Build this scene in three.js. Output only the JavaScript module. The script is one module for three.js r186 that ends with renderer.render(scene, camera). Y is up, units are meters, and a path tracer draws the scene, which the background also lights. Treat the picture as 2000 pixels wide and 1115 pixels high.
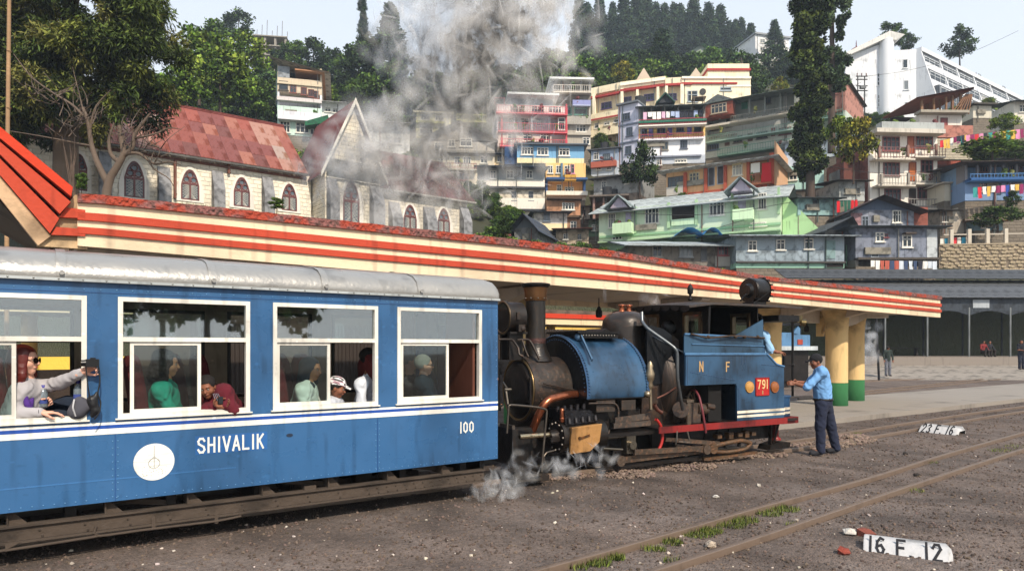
import * as THREE from 'three';
import { mergeGeometries } from 'three/addons/utils/BufferGeometryUtils.js';

// ---------------------------------------------------------------- camera, sky, sun, exposure
const scene = new THREE.Scene();
const renderer = new THREE.WebGLRenderer({ antialias: true });
renderer.toneMapping = THREE.LinearToneMapping;
renderer.toneMappingExposure = 1.08;
renderer.shadowMap.enabled = true;
const FX = 1333, HX = 1000, HY = 678, EYE = 1.8;       // a 24 mm lens, shifted up, 1.8 m above the yard
const camera = new THREE.PerspectiveCamera(2 * Math.atan(557.5 / FX) * 180 / Math.PI, 2000 / 1115, 0.1, 1500);
camera.position.set(0, EYE, 0);
camera.setViewOffset(2000, 1115, 0, -120.5, 2000, 1115);
scene.add(camera);
const SUN_AZ = 28 * Math.PI / 180, SUN_EL = 42 * Math.PI / 180;   // from behind the camera, to its right
const sunDir = new THREE.Vector3(Math.sin(SUN_AZ) * Math.cos(SUN_EL), Math.sin(SUN_EL), Math.cos(SUN_AZ) * Math.cos(SUN_EL));
{
const W = 512, H = 256, d = new Float32Array(W * H * 4);
for (let j = 0; j < H; j++) for (let i = 0; i < W; i++) {
const el = ((j + 0.5) / H - 0.5) * Math.PI, az = ((i + 0.5) / W - 0.5) * 2 * Math.PI;
const y = Math.sin(el), x = Math.cos(az) * Math.cos(el), z = Math.sin(az) * Math.cos(el);
const c = Math.max(0, x * sunDir.x + y * sunDir.y + z * sunDir.z);
const t = Math.pow(Math.max(0, y), 1.15), glow = 0.5 * Math.pow(c, 10) + 0.12 * Math.pow(c, 2);
const k = (j * W + i) * 4;
d[k] = (1.06 * (1 - t) + 0.36 * t) + glow; d[k + 1] = (1.1 * (1 - t) + 0.52 * t) + glow * 0.97; d[k + 2] = (1.13 * (1 - t) + 0.78 * t) + glow * 0.9; d[k + 3] = 1;
}
const sky = new THREE.DataTexture(d, W, H, THREE.RGBAFormat, THREE.FloatType);
sky.mapping = THREE.EquirectangularReflectionMapping; sky.magFilter = THREE.LinearFilter; sky.minFilter = THREE.LinearFilter; sky.needsUpdate = true;
scene.background = sky; scene.environment = sky; scene.backgroundIntensity = 1; scene.environmentIntensity = 1;
}
const sun = new THREE.DirectionalLight(0xfff0dc, 4.6);
sun.position.copy(sunDir).multiplyScalar(150); sun.target.position.set(0, 0, 0); sun.castShadow = true; sun.shadow.radius = 1.6;
Object.assign(sun.shadow.camera, { left: -120, right: 120, top: 120, bottom: -120, near: 1, far: 500 }); sun.shadow.mapSize.set(4096, 4096);
scene.add(sun, sun.target);
scene.fog = new THREE.FogExp2(0xc8d6e4, 0.0006);

// ---------------------------------------------------------------- random, noise, textures
const rng = (s) => () => { s = (s + 0x6d2b79f5) | 0; let t = Math.imul(s ^ (s >>> 15), 1 | s); t = (t + Math.imul(t ^ (t >>> 7), 61 | t)) ^ t; return ((t ^ (t >>> 14)) >>> 0) / 4294967296; };
const R0 = rng(7);
const rr = (a, b, r = R0) => a + (b - a) * r();
const clamp = (x, a = 0, b = 1) => Math.min(b, Math.max(a, x)), lerp = (a, b, t) => a + (b - a) * t;
const sstep = (a, b, x) => { const t = clamp((x - a) / (b - a)); return t * t * (3 - 2 * t); };
const hash = (x, y, s) => { let h = Math.imul(x, 374761393) + Math.imul(y, 668265263) + Math.imul(s, 1442695041); h = Math.imul(h ^ (h >>> 13), 1274126177); return ((h ^ (h >>> 16)) >>> 0) / 4294967296; };
function vn(x, y, p, s) {                      // value noise of period p
const ix = Math.floor(x), iy = Math.floor(y), fx = x - ix, fy = y - iy, u = fx * fx * (3 - 2 * fx), v = fy * fy * (3 - 2 * fy), m = (a) => ((a % p) + p) % p;
return lerp(lerp(hash(m(ix), m(iy), s), hash(m(ix + 1), m(iy), s), u), lerp(hash(m(ix), m(iy + 1), s), hash(m(ix + 1), m(iy + 1), s), u), v);
}
function fbm(u, v, base, oct, s, gain = 0.5) { let a = 1, t = 0, n = 0, p = base; for (let i = 0; i < oct; i++) { t += a * vn(u * p, v * p, p, s + i); n += a; a *= gain; p *= 2; } return t / n; }
function tex(size, fn, tile = 1, srgb = false) {
const d = new Uint8Array(size * size * 4);
for (let j = 0; j < size; j++) for (let i = 0; i < size; i++) {
const c = fn(i / size, j / size), k = (j * size + i) * 4, g = typeof c === 'number';
d[k] = 255 * clamp(g ? c : c[0]); d[k + 1] = 255 * clamp(g ? c : c[1]); d[k + 2] = 255 * clamp(g ? c : c[2]); d[k + 3] = 255;
}
const t = new THREE.DataTexture(d, size, size); t.wrapS = t.wrapT = THREE.RepeatWrapping; t.magFilter = THREE.LinearFilter; t.minFilter = THREE.LinearMipmapLinearFilter;
t.generateMipmaps = true; t.repeat.set(1 / tile, 1 / tile); if (srgb) t.colorSpace = THREE.SRGBColorSpace; t.needsUpdate = true; return t;
}
const T = {
plaster: tex(512, (u, v) => { const n = fbm(u, v, 4, 6, 11), st = fbm(u, v * 0.12 + 0.3, 48, 2, 31); const g = clamp(1.04 - 0.32 * sstep(0.5, 0.85, n) - 0.36 * sstep(0.58, 0.85, st) * (0.4 + 0.6 * v)); return [g, g * 0.985, g * 0.955]; }, 5),
grime: tex(512, (u, v) => { const n = fbm(u, v, 5, 6, 41), m = fbm(u, v, 24, 4, 55); const g = clamp(1.0 - 0.5 * sstep(0.48, 0.8, n) - 0.25 * sstep(0.55, 0.9, m)); return [g, g * 0.95, g * 0.88]; }, 2),
paint: tex(512, (u, v) => { const n = fbm(u, v, 3, 6, 61), m = fbm(u, v * 0.15, 40, 2, 65), k = fbm(u, v, 60, 3, 69); const g = clamp(0.98 - 0.3 * sstep(0.42, 0.8, n) - 0.2 * sstep(0.56, 0.85, m) - 0.14 * sstep(0.66, 0.9, k) + 0.25 * sstep(0.78, 0.86, fbm(u, v, 44, 2, 70))); return [g, g, g * 0.98]; }, 2.4),
rust: tex(512, (u, v) => { const n = fbm(u, v, 4, 6, 71), m = fbm(u, v * 0.2, 32, 3, 77), a = sstep(0.5, 0.72, n * 0.6 + m * 0.4); const k = fbm(u, v, 32, 3, 79); return [lerp(0.95, 0.62, a) - 0.15 * k, lerp(0.95, 0.42, a) - 0.15 * k, lerp(0.95, 0.3, a) - 0.15 * k]; }, 3),
oil: tex(512, (u, v) => { const n = fbm(u, v, 6, 6, 81), m = fbm(u, v, 28, 4, 87); const g = 0.35 + 0.7 * n * n + 0.3 * sstep(0.55, 0.85, m), b = sstep(0.5, 0.75, m); return [g * (1 + 0.35 * b), g * (1 + 0.05 * b), g * (1 - 0.12 * b)]; }, 1.2),
wood: tex(512, (u, v) => { const g = fbm(u, v * 0.06, 64, 3, 91), n = fbm(u, v, 4, 4, 95); return clamp(0.62 + 0.5 * g * n + 0.15 * n); }, 1.5),
fine: tex(512, (u, v) => fbm(u, v, 24, 5, 101), 1),
rough: tex(256, (u, v) => { const n = fbm(u, v, 8, 5, 111); return [n, 0.55 + 0.6 * n, n]; }, 1.5),
stone: tex(512, (u, v) => { const row = Math.floor(v * 12), o = (row % 2) * 0.5 + hash(row, 3, 5) * 0.3, c = (u * 6 + o), col = ((Math.floor(c) % 6) + 6) % 6; const fx = c - Math.floor(c), fy = v * 12 - row, e = Math.min(fx * 2, (1 - fx) * 2, fy, 1 - fy); const t = 0.86 + 0.18 * hash(col, row, 9), n = fbm(u, v, 16, 4, 121); const g = clamp(t * (0.84 + 0.26 * n) * (e < 0.09 ? 0.88 : 1)); return [g, g * 0.97, g * 0.9]; }, 3.2),
stoneB: tex(512, (u, v) => { const row = Math.floor(v * 12), o = (row % 2) * 0.5 + hash(row, 3, 5) * 0.3, c = (u * 6 + o), fx = c - Math.floor(c), fy = v * 12 - row, e = Math.min(fx * 2, (1 - fx) * 2, fy, 1 - fy); return sstep(0.02, 0.16, e) * (0.7 + 0.3 * fbm(u, v, 16, 4, 121)); }, 3.2),
soot: tex(512, (u, v) => { const n = fbm(u, v, 3, 6, 181), m = fbm(u, v * 0.2, 36, 3, 187), k = fbm(u, v, 40, 3, 191), g = clamp(1.05 - 0.55 * sstep(0.42, 0.74, n) - 0.2 * sstep(0.52, 0.8, m) - 0.2 * sstep(0.6, 0.85, k)); return [g, g * 0.97, g * 0.93]; }, 1.7),
dent: tex(256, (u, v) => fbm(u, v, 3, 3, 195), 2.2),
moss: tex(512, (u, v) => { const n = fbm(u, v, 7, 5, 161), m = fbm(u, v, 36, 3, 167), a = sstep(0.42, 0.62, n), b = sstep(0.5, 0.7, m); const c = [[0.36, 0.055, 0.03], [0.24, 0.1, 0.09], [0.07, 0.05, 0.04]]; return [0, 1, 2].map((i) => lerp(lerp(c[0][i], c[1][i], a), c[2][i], b * (0.15 + 0.5 * a))); }, 1.6),
corr: tex(64, (u) => 0.5 + 0.5 * Math.cos(u * Math.PI * 2 * 4), 0.36),
ground: tex(1024, (u, v) => { const n = fbm(u, v, 5, 5, 131), m = fbm(u, v, 40, 4, 137, 0.7), k = fbm(u, v, 160, 2, 139), s = hash(Math.floor(u * 512), Math.floor(v * 512), 8); let g = 0.55 + 0.45 * n; g *= 0.55 + 0.75 * m; g *= 0.72 + 0.5 * k; const sp = s > 0.985 ? 1.6 : s < 0.03 ? 0.55 : 1; g *= sp; const w = sstep(0.45, 0.7, n); return [g, g * lerp(0.93, 0.97, w), g * lerp(0.89, 0.97, w)]; }, 3.1),
groundB: tex(512, (u, v) => 0.5 * fbm(u, v, 40, 4, 137, 0.7) + 0.5 * fbm(u, v, 110, 2, 143), 1.3),
};
const MC = new Map();
function M(color, kind = 'plain', o = {}) {
const key = color + kind + JSON.stringify(o); if (MC.has(key)) return MC.get(key);
const p = { color: new THREE.Color(color), roughness: 0.85, metalness: 0 };
if (kind === 'plaster') Object.assign(p, { map: T.plaster, bumpMap: T.fine, bumpScale: 0.006, roughness: 0.92 });
else if (kind === 'grime') Object.assign(p, { map: T.grime, bumpMap: T.fine, bumpScale: 0.008, roughness: 0.95 });
else if (kind === 'paint') Object.assign(p, { map: T.paint, roughnessMap: T.rough, roughness: 0.5, bumpMap: T.fine, bumpScale: 0.0012 });
else if (kind === 'soot') Object.assign(p, { map: T.soot, bumpMap: T.dent, bumpScale: 0.02, roughnessMap: T.rough, roughness: 0.55 });
else if (kind === 'rust') Object.assign(p, { map: T.rust, bumpMap: T.corr, bumpScale: 0.03, roughness: 0.8 });
else if (kind === 'tin') Object.assign(p, { map: T.grime, bumpMap: T.corr, bumpScale: 0.025, roughness: 0.6, metalness: 0.15 });
else if (kind === 'oil') Object.assign(p, { map: T.oil, roughnessMap: T.rough, roughness: 0.62, metalness: 0.35, bumpMap: T.fine, bumpScale: 0.004 });
else if (kind === 'metal') Object.assign(p, { map: T.paint, roughnessMap: T.rough, roughness: 0.45, metalness: 0.85 });
else if (kind === 'wood') Object.assign(p, { map: T.wood, roughness: 0.8, bumpMap: T.wood, bumpScale: 0.004 });
else if (kind === 'stone') Object.assign(p, { map: T.stone, bumpMap: T.stoneB, bumpScale: 0.03, roughness: 0.95 });
else if (kind === 'cloth') Object.assign(p, { roughness: 1, bumpMap: T.fine, bumpScale: 0.002 });
Object.assign(p, o); const phys = 'transmission' in p || 'clearcoat' in p || 'sheen' in p || 'ior' in p || 'specularIntensity' in p;
const m = phys ? new THREE.MeshPhysicalMaterial(p) : new THREE.MeshStandardMaterial(p); MC.set(key, m); return m;
}

// ---------------------------------------------------------------- geometry helpers
const V = (x, y, z) => new THREE.Vector3(x, y, z);
function raw(pos, uv, idx) { const g = new THREE.BufferGeometry(); g.setAttribute('position', new THREE.Float32BufferAttribute(pos, 3)); g.setAttribute('uv', new THREE.Float32BufferAttribute(uv, 2)); g.setIndex(idx); g.computeVertexNormals(); return g; }
function box(x0, y0, z0, x1, y1, z1) {         // uv in metres
const P = [], U = [], I = [];
const q = (a, b, c, d, w, h, o) => { const k = P.length / 3; P.push(...a, ...b, ...c, ...d); U.push(o[0], o[1], o[0] + w, o[1], o[0] + w, o[1] + h, o[0], o[1] + h); I.push(k, k + 1, k + 2, k, k + 2, k + 3); };
const dx = x1 - x0, dy = y1 - y0, dz = z1 - z0;
q([x0, y0, z1], [x1, y0, z1], [x1, y1, z1], [x0, y1, z1], dx, dy, [x0, y0]); q([x1, y0, z0], [x0, y0, z0], [x0, y1, z0], [x1, y1, z0], dx, dy, [-x1, y0]);
q([x1, y0, z1], [x1, y0, z0], [x1, y1, z0], [x1, y1, z1], dz, dy, [-z1, y0]); q([x0, y0, z0], [x0, y0, z1], [x0, y1, z1], [x0, y1, z0], dz, dy, [z0, y0]);
q([x0, y1, z1], [x1, y1, z1], [x1, y1, z0], [x0, y1, z0], dx, dz, [x0, -z1]); q([x0, y0, z0], [x1, y0, z0], [x1, y0, z1], [x0, y0, z1], dx, dz, [x0, z0]);
return raw(P, U, I);
}
const cbox = (cx, cy, cz, w, h, d) => box(cx - w / 2, cy - h / 2, cz - d / 2, cx + w / 2, cy + h / 2, cz + d / 2);
function fix(g) {                               // every geometry: indexed, with position, normal, uv only
if (!g.index) g.setIndex([...Array(g.attributes.position.count).keys()]);
for (const k of Object.keys(g.attributes)) if (!['position', 'normal', 'uv', 'color'].includes(k)) g.deleteAttribute(k);
if (!g.attributes.uv) g.setAttribute('uv', new THREE.Float32BufferAttribute(new Float32Array(g.attributes.position.count * 2), 2));
if (!g.attributes.normal) g.computeVertexNormals();
g.clearGroups(); g.morphAttributes = {}; return g;
}
const merge = (list) => { list = list.flat(9).filter(Boolean).map(fix); return list.length === 1 ? list[0] : mergeGeometries(list, false); };
function align(g, a, b) { const d = b.clone().sub(a), q = new THREE.Quaternion().setFromUnitVectors(V(0, 1, 0), d.clone().normalize()); g.applyMatrix4(new THREE.Matrix4().compose(a.clone().add(b).multiplyScalar(0.5), q, V(1, 1, 1))); return g; }
function cyl(a, b, r0, r1 = r0, n = 14, open = false) { const g = new THREE.CylinderGeometry(r1, r0, a.distanceTo(b), n, 1, open); scaleUV(g, 2 * Math.PI * r0, a.distanceTo(b)); return align(g, a, b); }
function bar(a, b, w, h = w) { const l = a.distanceTo(b); return align(box(-w / 2, -l / 2, -h / 2, w / 2, l / 2, h / 2), a, b); }
function hbar(a, b, th, up) {                   // a bar whose section stays upright: up tall, th thick
const d = b.clone().sub(a), l = d.length(), g = box(0, -up / 2, -th / 2, l, up / 2, th / 2);
const x = d.clone().normalize(), z = V(0, 1, 0).cross(x).negate().normalize(), y = z.clone().cross(x).normalize();
g.applyMatrix4(new THREE.Matrix4().makeBasis(x, y, z).setPosition(a)); return g;
}
function scaleUV(g, su, sv) { const u = g.attributes.uv; for (let i = 0; i < u.count; i++) u.setXY(i, u.getX(i) * su, u.getY(i) * sv); return g; }
function tube(pts, r, n = 8, seg = 0) { const c = new THREE.CatmullRomCurve3(pts, false, 'catmullrom', 0.3), s = seg || Math.max(4, (pts.length - 1) * 6), g = new THREE.TubeGeometry(c, s, r, n, false); scaleUV(g, c.getLength(), 2 * Math.PI * r); return g; }
function lathe(prof, n = 20) { const g = new THREE.LatheGeometry(prof.map((p) => new THREE.Vector2(p[0], p[1])), n); return scaleUV(g, 1, 1); }
function extr(pts, d, holes = [], bevel = 0) {   // polygon in xy, from z 0 to d
const s = new THREE.Shape(pts.map((p) => new THREE.Vector2(p[0], p[1]))); for (const h of holes) s.holes.push(new THREE.Path(h.map((p) => new THREE.Vector2(p[0], p[1]))));
return new THREE.ExtrudeGeometry(s, { depth: d, bevelEnabled: bevel > 0, bevelSize: bevel, bevelThickness: bevel, bevelSegments: 1, curveSegments: 8 });
}
const sph = (x, y, z, r, sy = 1, n = 14) => { const g = new THREE.SphereGeometry(r, n, Math.max(6, n * 0.6 | 0)); g.scale(1, sy, 1); g.translate(x, y, z); return g; };
const tr = (g, x, y, z) => { g.translate(x, y, z); return g; };
function strip(rows, closed = false) {           // skin through rows of points
const P = [], U = [], I = [], n = rows[0].length; let u = 0;
rows.forEach((row, i) => { if (i) u += row[0].distanceTo(rows[i - 1][0]); let v = 0; row.forEach((p, j) => { if (j) v += p.distanceTo(row[j - 1]); P.push(p.x, p.y, p.z); U.push(u, v); }); });
for (let i = 0; i < rows.length - 1; i++) for (let j = 0; j < n - 1; j++) { const a = i * n + j, b = a + n; I.push(a, b, a + 1, b, b + 1, a + 1); }
return raw(P, U, I);
}

// ---------------------------------------------------------------- things and parts
const used = new Set();
function numbered(name) { if (!used.has(name)) { used.add(name); return name; } for (let i = 1; ; i++) { const n = name + '_' + String(i).padStart(3, '0'); if (!used.has(n)) { used.add(n); return n; } } }
function tag(o, label, category, group, kind) { const u = o.userData = { ...o.userData }; if (label) u.label = label; if (category) u.category = category; if (group) u.group = group; if (kind) u.kind = kind; return o; }
function thing(name, label, category, pos = V(0, 0, 0), turn = 0, group) { const o = new THREE.Group(); o.name = numbered(name); o.position.copy(pos); o.rotation.y = turn; scene.add(o); return tag(o, label, category, group); }
function part(name, geo, mat, parent, label) { const m = new THREE.Mesh(Array.isArray(geo) ? merge(geo) : fix(geo), mat); m.name = name; m.castShadow = m.receiveShadow = true; if (label) m.userData = { label }; parent.add(m); return m; }
const each = (name, list, mat, parent) => list.flat().map((g) => part(name, g, mat, parent));
function solo(name, geo, mat, label, category, pos, turn = 0, group, kind) { const m = new THREE.Mesh(Array.isArray(geo) ? merge(geo) : fix(geo), mat); m.name = numbered(name); m.castShadow = m.receiveShadow = true; if (pos) m.position.copy(pos); m.rotation.y = turn; scene.add(m); return tag(m, label, category, group, kind); }
function copy(src, label, pos, turn, scale) { const c = src.clone(); c.name = numbered(src.name.replace(/_\d{3}$/, '')); c.userData = { ...src.userData }; if (label) c.userData.label = label; if (pos) c.position.copy(pos); if (turn !== undefined) c.rotation.y = turn; if (scale) typeof scale === 'number' ? c.scale.setScalar(scale) : c.scale.copy(scale); scene.add(c); return c; }

// a point of the place from a sight line: where the line through picture point (px, py) stands at a depth, on the ground, or on a wall
const P = (px, py, Z) => V((px - HX) / FX * Z, EYE - (py - HY) / FX * Z, -Z);
const onGround = (px, py, y = 0) => P(px, py, FX * (EYE - y) / (py - HY));
class Wall {                                     // upright plane frame: x along it, y up, z towards the viewer's side
constructor(o, turn, deg = true) { this.o = o.clone(); this.turn = deg ? turn * Math.PI / 180 : turn; this.ex = V(Math.cos(this.turn), 0, -Math.sin(this.turn)); this.ez = V(Math.sin(this.turn), 0, Math.cos(this.turn)); }
at(px, py, w = 0) { const D = V((px - HX) / FX, -(py - HY) / FX, -1), E0 = V(0, EYE, 0), t = (w + this.o.dot(this.ez) - E0.dot(this.ez)) / D.dot(this.ez), q = D.multiplyScalar(t).add(E0).sub(this.o); return [q.dot(this.ex), q.y]; }
v(px, py, w = 0) { const a = this.at(px, py, w); return V(a[0], a[1], w); }
world(x, y, z) { return this.o.clone().addScaledVector(this.ex, x).addScaledVector(this.ez, z).setY(this.o.y + y); }
}
// ================================================================ ground, tracks, platform
const TH = 34.6 * Math.PI / 180;
const fz = (Z, tab) => { for (let i = 1; i < tab.length; i++) if (Z < tab[i][0]) { const [a, b] = tab[i - 1], [c, d] = tab[i]; return lerp(b, d, clamp((Z - a) / (c - a))); } return tab[tab.length - 1][1]; };
const HR = [[0, -0.6], [47.5, -0.6], [49, 6.4], [54, 8], [60, 9.5], [66, 11.5], [73, 13], [79, 21], [86, 26], [100, 35], [120, 46], [150, 59], [220, 87], [280, 96], [420, 85]];
const HL = [[0, -0.6], [28, -0.6], [35, 6], [40, 9], [50, 10.5], [60, 14], [80, 24], [100, 34], [120, 42], [150, 52], [200, 66], [280, 72], [420, 60]];
function hill(X, Z) {
const k = sstep(-10, 6, X - (Z - 45) * 0.05), a = X / Math.max(Z, 1); let h = lerp(fz(Z, HL), fz(Z, HR), k);
const cap = lerp(200, 38 + 0.02 * Z, sstep(0.36, 0.5, a)) - 6 * sstep(0.55, 0.75, a) * sstep(90, 130, Z); if (Z > 60) h = Math.min(h, cap) * 0.9 + 0.1 * Math.min(h, cap + 6);
if (Z > 50) h += (fbm(X / 90 + 5, Z / 90, 64, 4, 301) - 0.5) * Math.min(5, (Z - 50) * 0.12); return h;
}
function yardTint(x, z) {                        // soil of the yard: dry grey-pink dust, darker coal and oil between the rails
const Z = -z, n = fbm(x / 24 + 3, Z / 24 + 5, 32, 5, 201), m = fbm(x / 5 + 9, Z / 5 + 2, 32, 4, 207);
const D = x * -0.568 + Z * 0.823; let g = 0.8 + 0.5 * n; g *= 0.72 + 0.55 * m;
const oil = sstep(6.4, 7.2, D) * (1 - sstep(8.6, 9.6, D)); g *= 1 - 0.25 * oil;
const coal = sstep(0.5, 0.66, fbm(x / 7 + 1, Z / 7 + 8, 32, 4, 215)); g *= 1 - 0.42 * coal; const wet = sstep(0.56, 0.72, fbm(x / 2.2 + 14, Z / 3.1 + 6, 64, 3, 219)); g *= 1 - 0.35 * wet * sstep(16, 10, Z);
return [g, g * lerp(1.0, 0.97, coal), g * lerp(1.0, 0.95, coal)];
}
{
const P_ = [], U = [], C = [], I = []; const xs = [], zs = [];
for (let x = -160; x <= 220; x += x > -14 && x < 34 ? 0.4 : 6) xs.push(x);
for (let z = 70; z >= -56; z -= z < 0 && z > -30 ? 0.4 : 6) zs.push(z);
zs.forEach((z) => xs.forEach((x) => {
const Z = -z, near = Math.exp(-((x - 4) ** 2) / 300) * Math.exp(-((Z - 10) ** 2) / 200); P_.push(x, (fbm(x / 3 + 40, z / 3 + 40, 64, 4, 221) - 0.5) * 0.035 * near, z); U.push(x, z); C.push(...yardTint(x, z));
}));
const n = xs.length; for (let j = 0; j < zs.length - 1; j++) for (let i = 0; i < n - 1; i++) { const a = j * n + i; I.push(a, a + 1, a + n, a + 1, a + n + 1, a + n); }
const g = raw(P_, U, I); g.setAttribute('color', new THREE.Float32BufferAttribute(C, 3));
solo('ground', g, new THREE.MeshStandardMaterial({ color: new THREE.Color().setRGB(0.2, 0.161, 0.136), map: T.ground, bumpMap: T.groundB, bumpScale: 0.03, vertexColors: true, roughness: 0.97 }), 'dusty grey-brown yard of cinders and dirt round the tracks', 'ground', null, 0, null, 'structure');
}
{
const P_ = [], U = [], C = [], I = [], xs = [], zs = []; for (let x = -170; x <= 260; x += 3) xs.push(x); for (let Z = 26; Z < 60; Z += 1) zs.push(Z); for (let Z = 60; Z <= 420; Z += 4) zs.push(Z);
zs.forEach((Z) => xs.forEach((x) => { P_.push(x, hill(x, Z), -Z); U.push(x, Z); const n = fbm(x / 16 + 30, Z / 16, 64, 4, 231); C.push(lerp(0.035, 0.11, n), lerp(0.05, 0.1, n), lerp(0.02, 0.055, n)); }));
const n = xs.length; for (let j = 0; j < zs.length - 1; j++) for (let i = 0; i < n - 1; i++) { const a = j * n + i; I.push(a, a + 1, a + n, a + 1, a + n + 1, a + n); }
const g = raw(P_, U, I); g.setAttribute('color', new THREE.Float32BufferAttribute(C, 3));
solo('hillside', g, new THREE.MeshStandardMaterial({ vertexColors: true, roughness: 1, bumpMap: T.fine, bumpScale: 0.2 }), 'steep green hillside that carries the town and the woods', 'hill', null, 0, null, 'structure');
}
// rails: a flat-bottomed section swept along a line on the ground
function sweep(pts, prof) {
const c = new THREE.CatmullRomCurve3(pts, false, 'catmullrom', 0.5), N = Math.ceil(c.getLength() / 0.4), rows = [];
for (let i = 0; i <= N; i++) { const p = c.getPointAt(i / N), t = c.getTangentAt(i / N), s = V(-t.z, 0, t.x).normalize(); rows.push([...prof, prof[0]].map(([a, b]) => V(p.x + s.x * a, p.y + b, p.z + s.z * a))); }
return strip(rows);
}
const railProf = [[-0.03, 0.0], [-0.028, 0.055], [-0.022, 0.062], [0.022, 0.062], [0.028, 0.055], [0.03, 0.0]].reverse();
const railMat = new THREE.MeshStandardMaterial({ color: 0x7c6d62, map: T.grime, roughness: 0.42, metalness: 0.35, bumpMap: T.fine, bumpScale: 0.003 });
function track(label, near, off, name = 'railway_track') {
const pts = near.map((p) => Array.isArray(p) ? onGround(p[0], p[1], 0.05).setY(0) : p); const t = thing(name, label, 'railway track');
const c = new THREE.CatmullRomCurve3(pts, false, 'catmullrom', 0.5), far = [];
if (Array.isArray(off)) off.forEach((p) => far.push(onGround(p[0], p[1], 0.05).setY(0))); else for (let i = 0; i <= 24; i++) { const p = c.getPointAt(i / 24), d = c.getTangentAt(i / 24); far.push(V(p.x + d.z * off, 0, p.z - d.x * off)); }
part('rail', sweep(pts, railProf), railMat, t); part('rail', sweep(far, railProf), railMat, t); return t;
}
track('foreground narrow-gauge track curving across the dirt at lower right', [[900, 1158], [1050, 1114], [1175, 1080], [1350, 1030], [1500, 987], [1695, 935], [1850, 887], [2000, 845], [2150, 806]], [[1050, 1185], [1280, 1114], [1450, 1060], [1600, 1010], [1710, 972], [1800, 942], [1900, 909], [2000, 877], [2150, 832]]);
const D1 = V(Math.cos(TH), 0, -Math.sin(TH));
track('narrow-gauge track on which the blue carriage and the locomotive stand', [V(-0.62, 0, -8.8).addScaledVector(D1, -14), V(-0.62, 0, -8.8).addScaledVector(D1, -4), [950, 940], [1250, 908], [1520, 880], [1660, 860], [1857, 826], [2000, 803], [2200, 777]], 0.61);
track('worn track with pale rails on the far side of the platform at right', [[1560, 778], [1683, 769], [1850, 751], [2000, 736], [2250, 716]], 0.61);
track('narrow-gauge track along the wall of the dark shed', [[1560, 752], [1700, 744], [1850, 738], [2050, 729]], 0.61);

// platform: a low slab of worn concrete between the train and the columns
const platW = new Wall(V(-5.51, 0, -7.98), 34.6);          // the plane of the canopy's striped edge
const concrete = new THREE.MeshStandardMaterial({ color: 0x8d867e, map: T.plaster, bumpMap: T.fine, bumpScale: 0.006, roughness: 0.93 });
{
const t = solo('platform', [box(-22, -0.1, -2.9, 44, 0.12, 0.8)], concrete, 'low concrete station platform behind the train', 'platform', platW.o.clone(), platW.turn, null, 'structure');
const k = thing('road', 'pale strip of road beyond the platform, in front of the shed wall', 'road', V(0, 0, 0)); k.userData.kind = 'structure'; delete k.userData.category;
part('carriageway', strip([-8, 20, 48, 75].map((x) => [V(x, 0.0, -37.4), V(x, 0.1, -38.2), V(x, 0.66, -42.6), V(x, 0.7, -44)])), M('#8f8a84', 'grime'), k);
}

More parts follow.
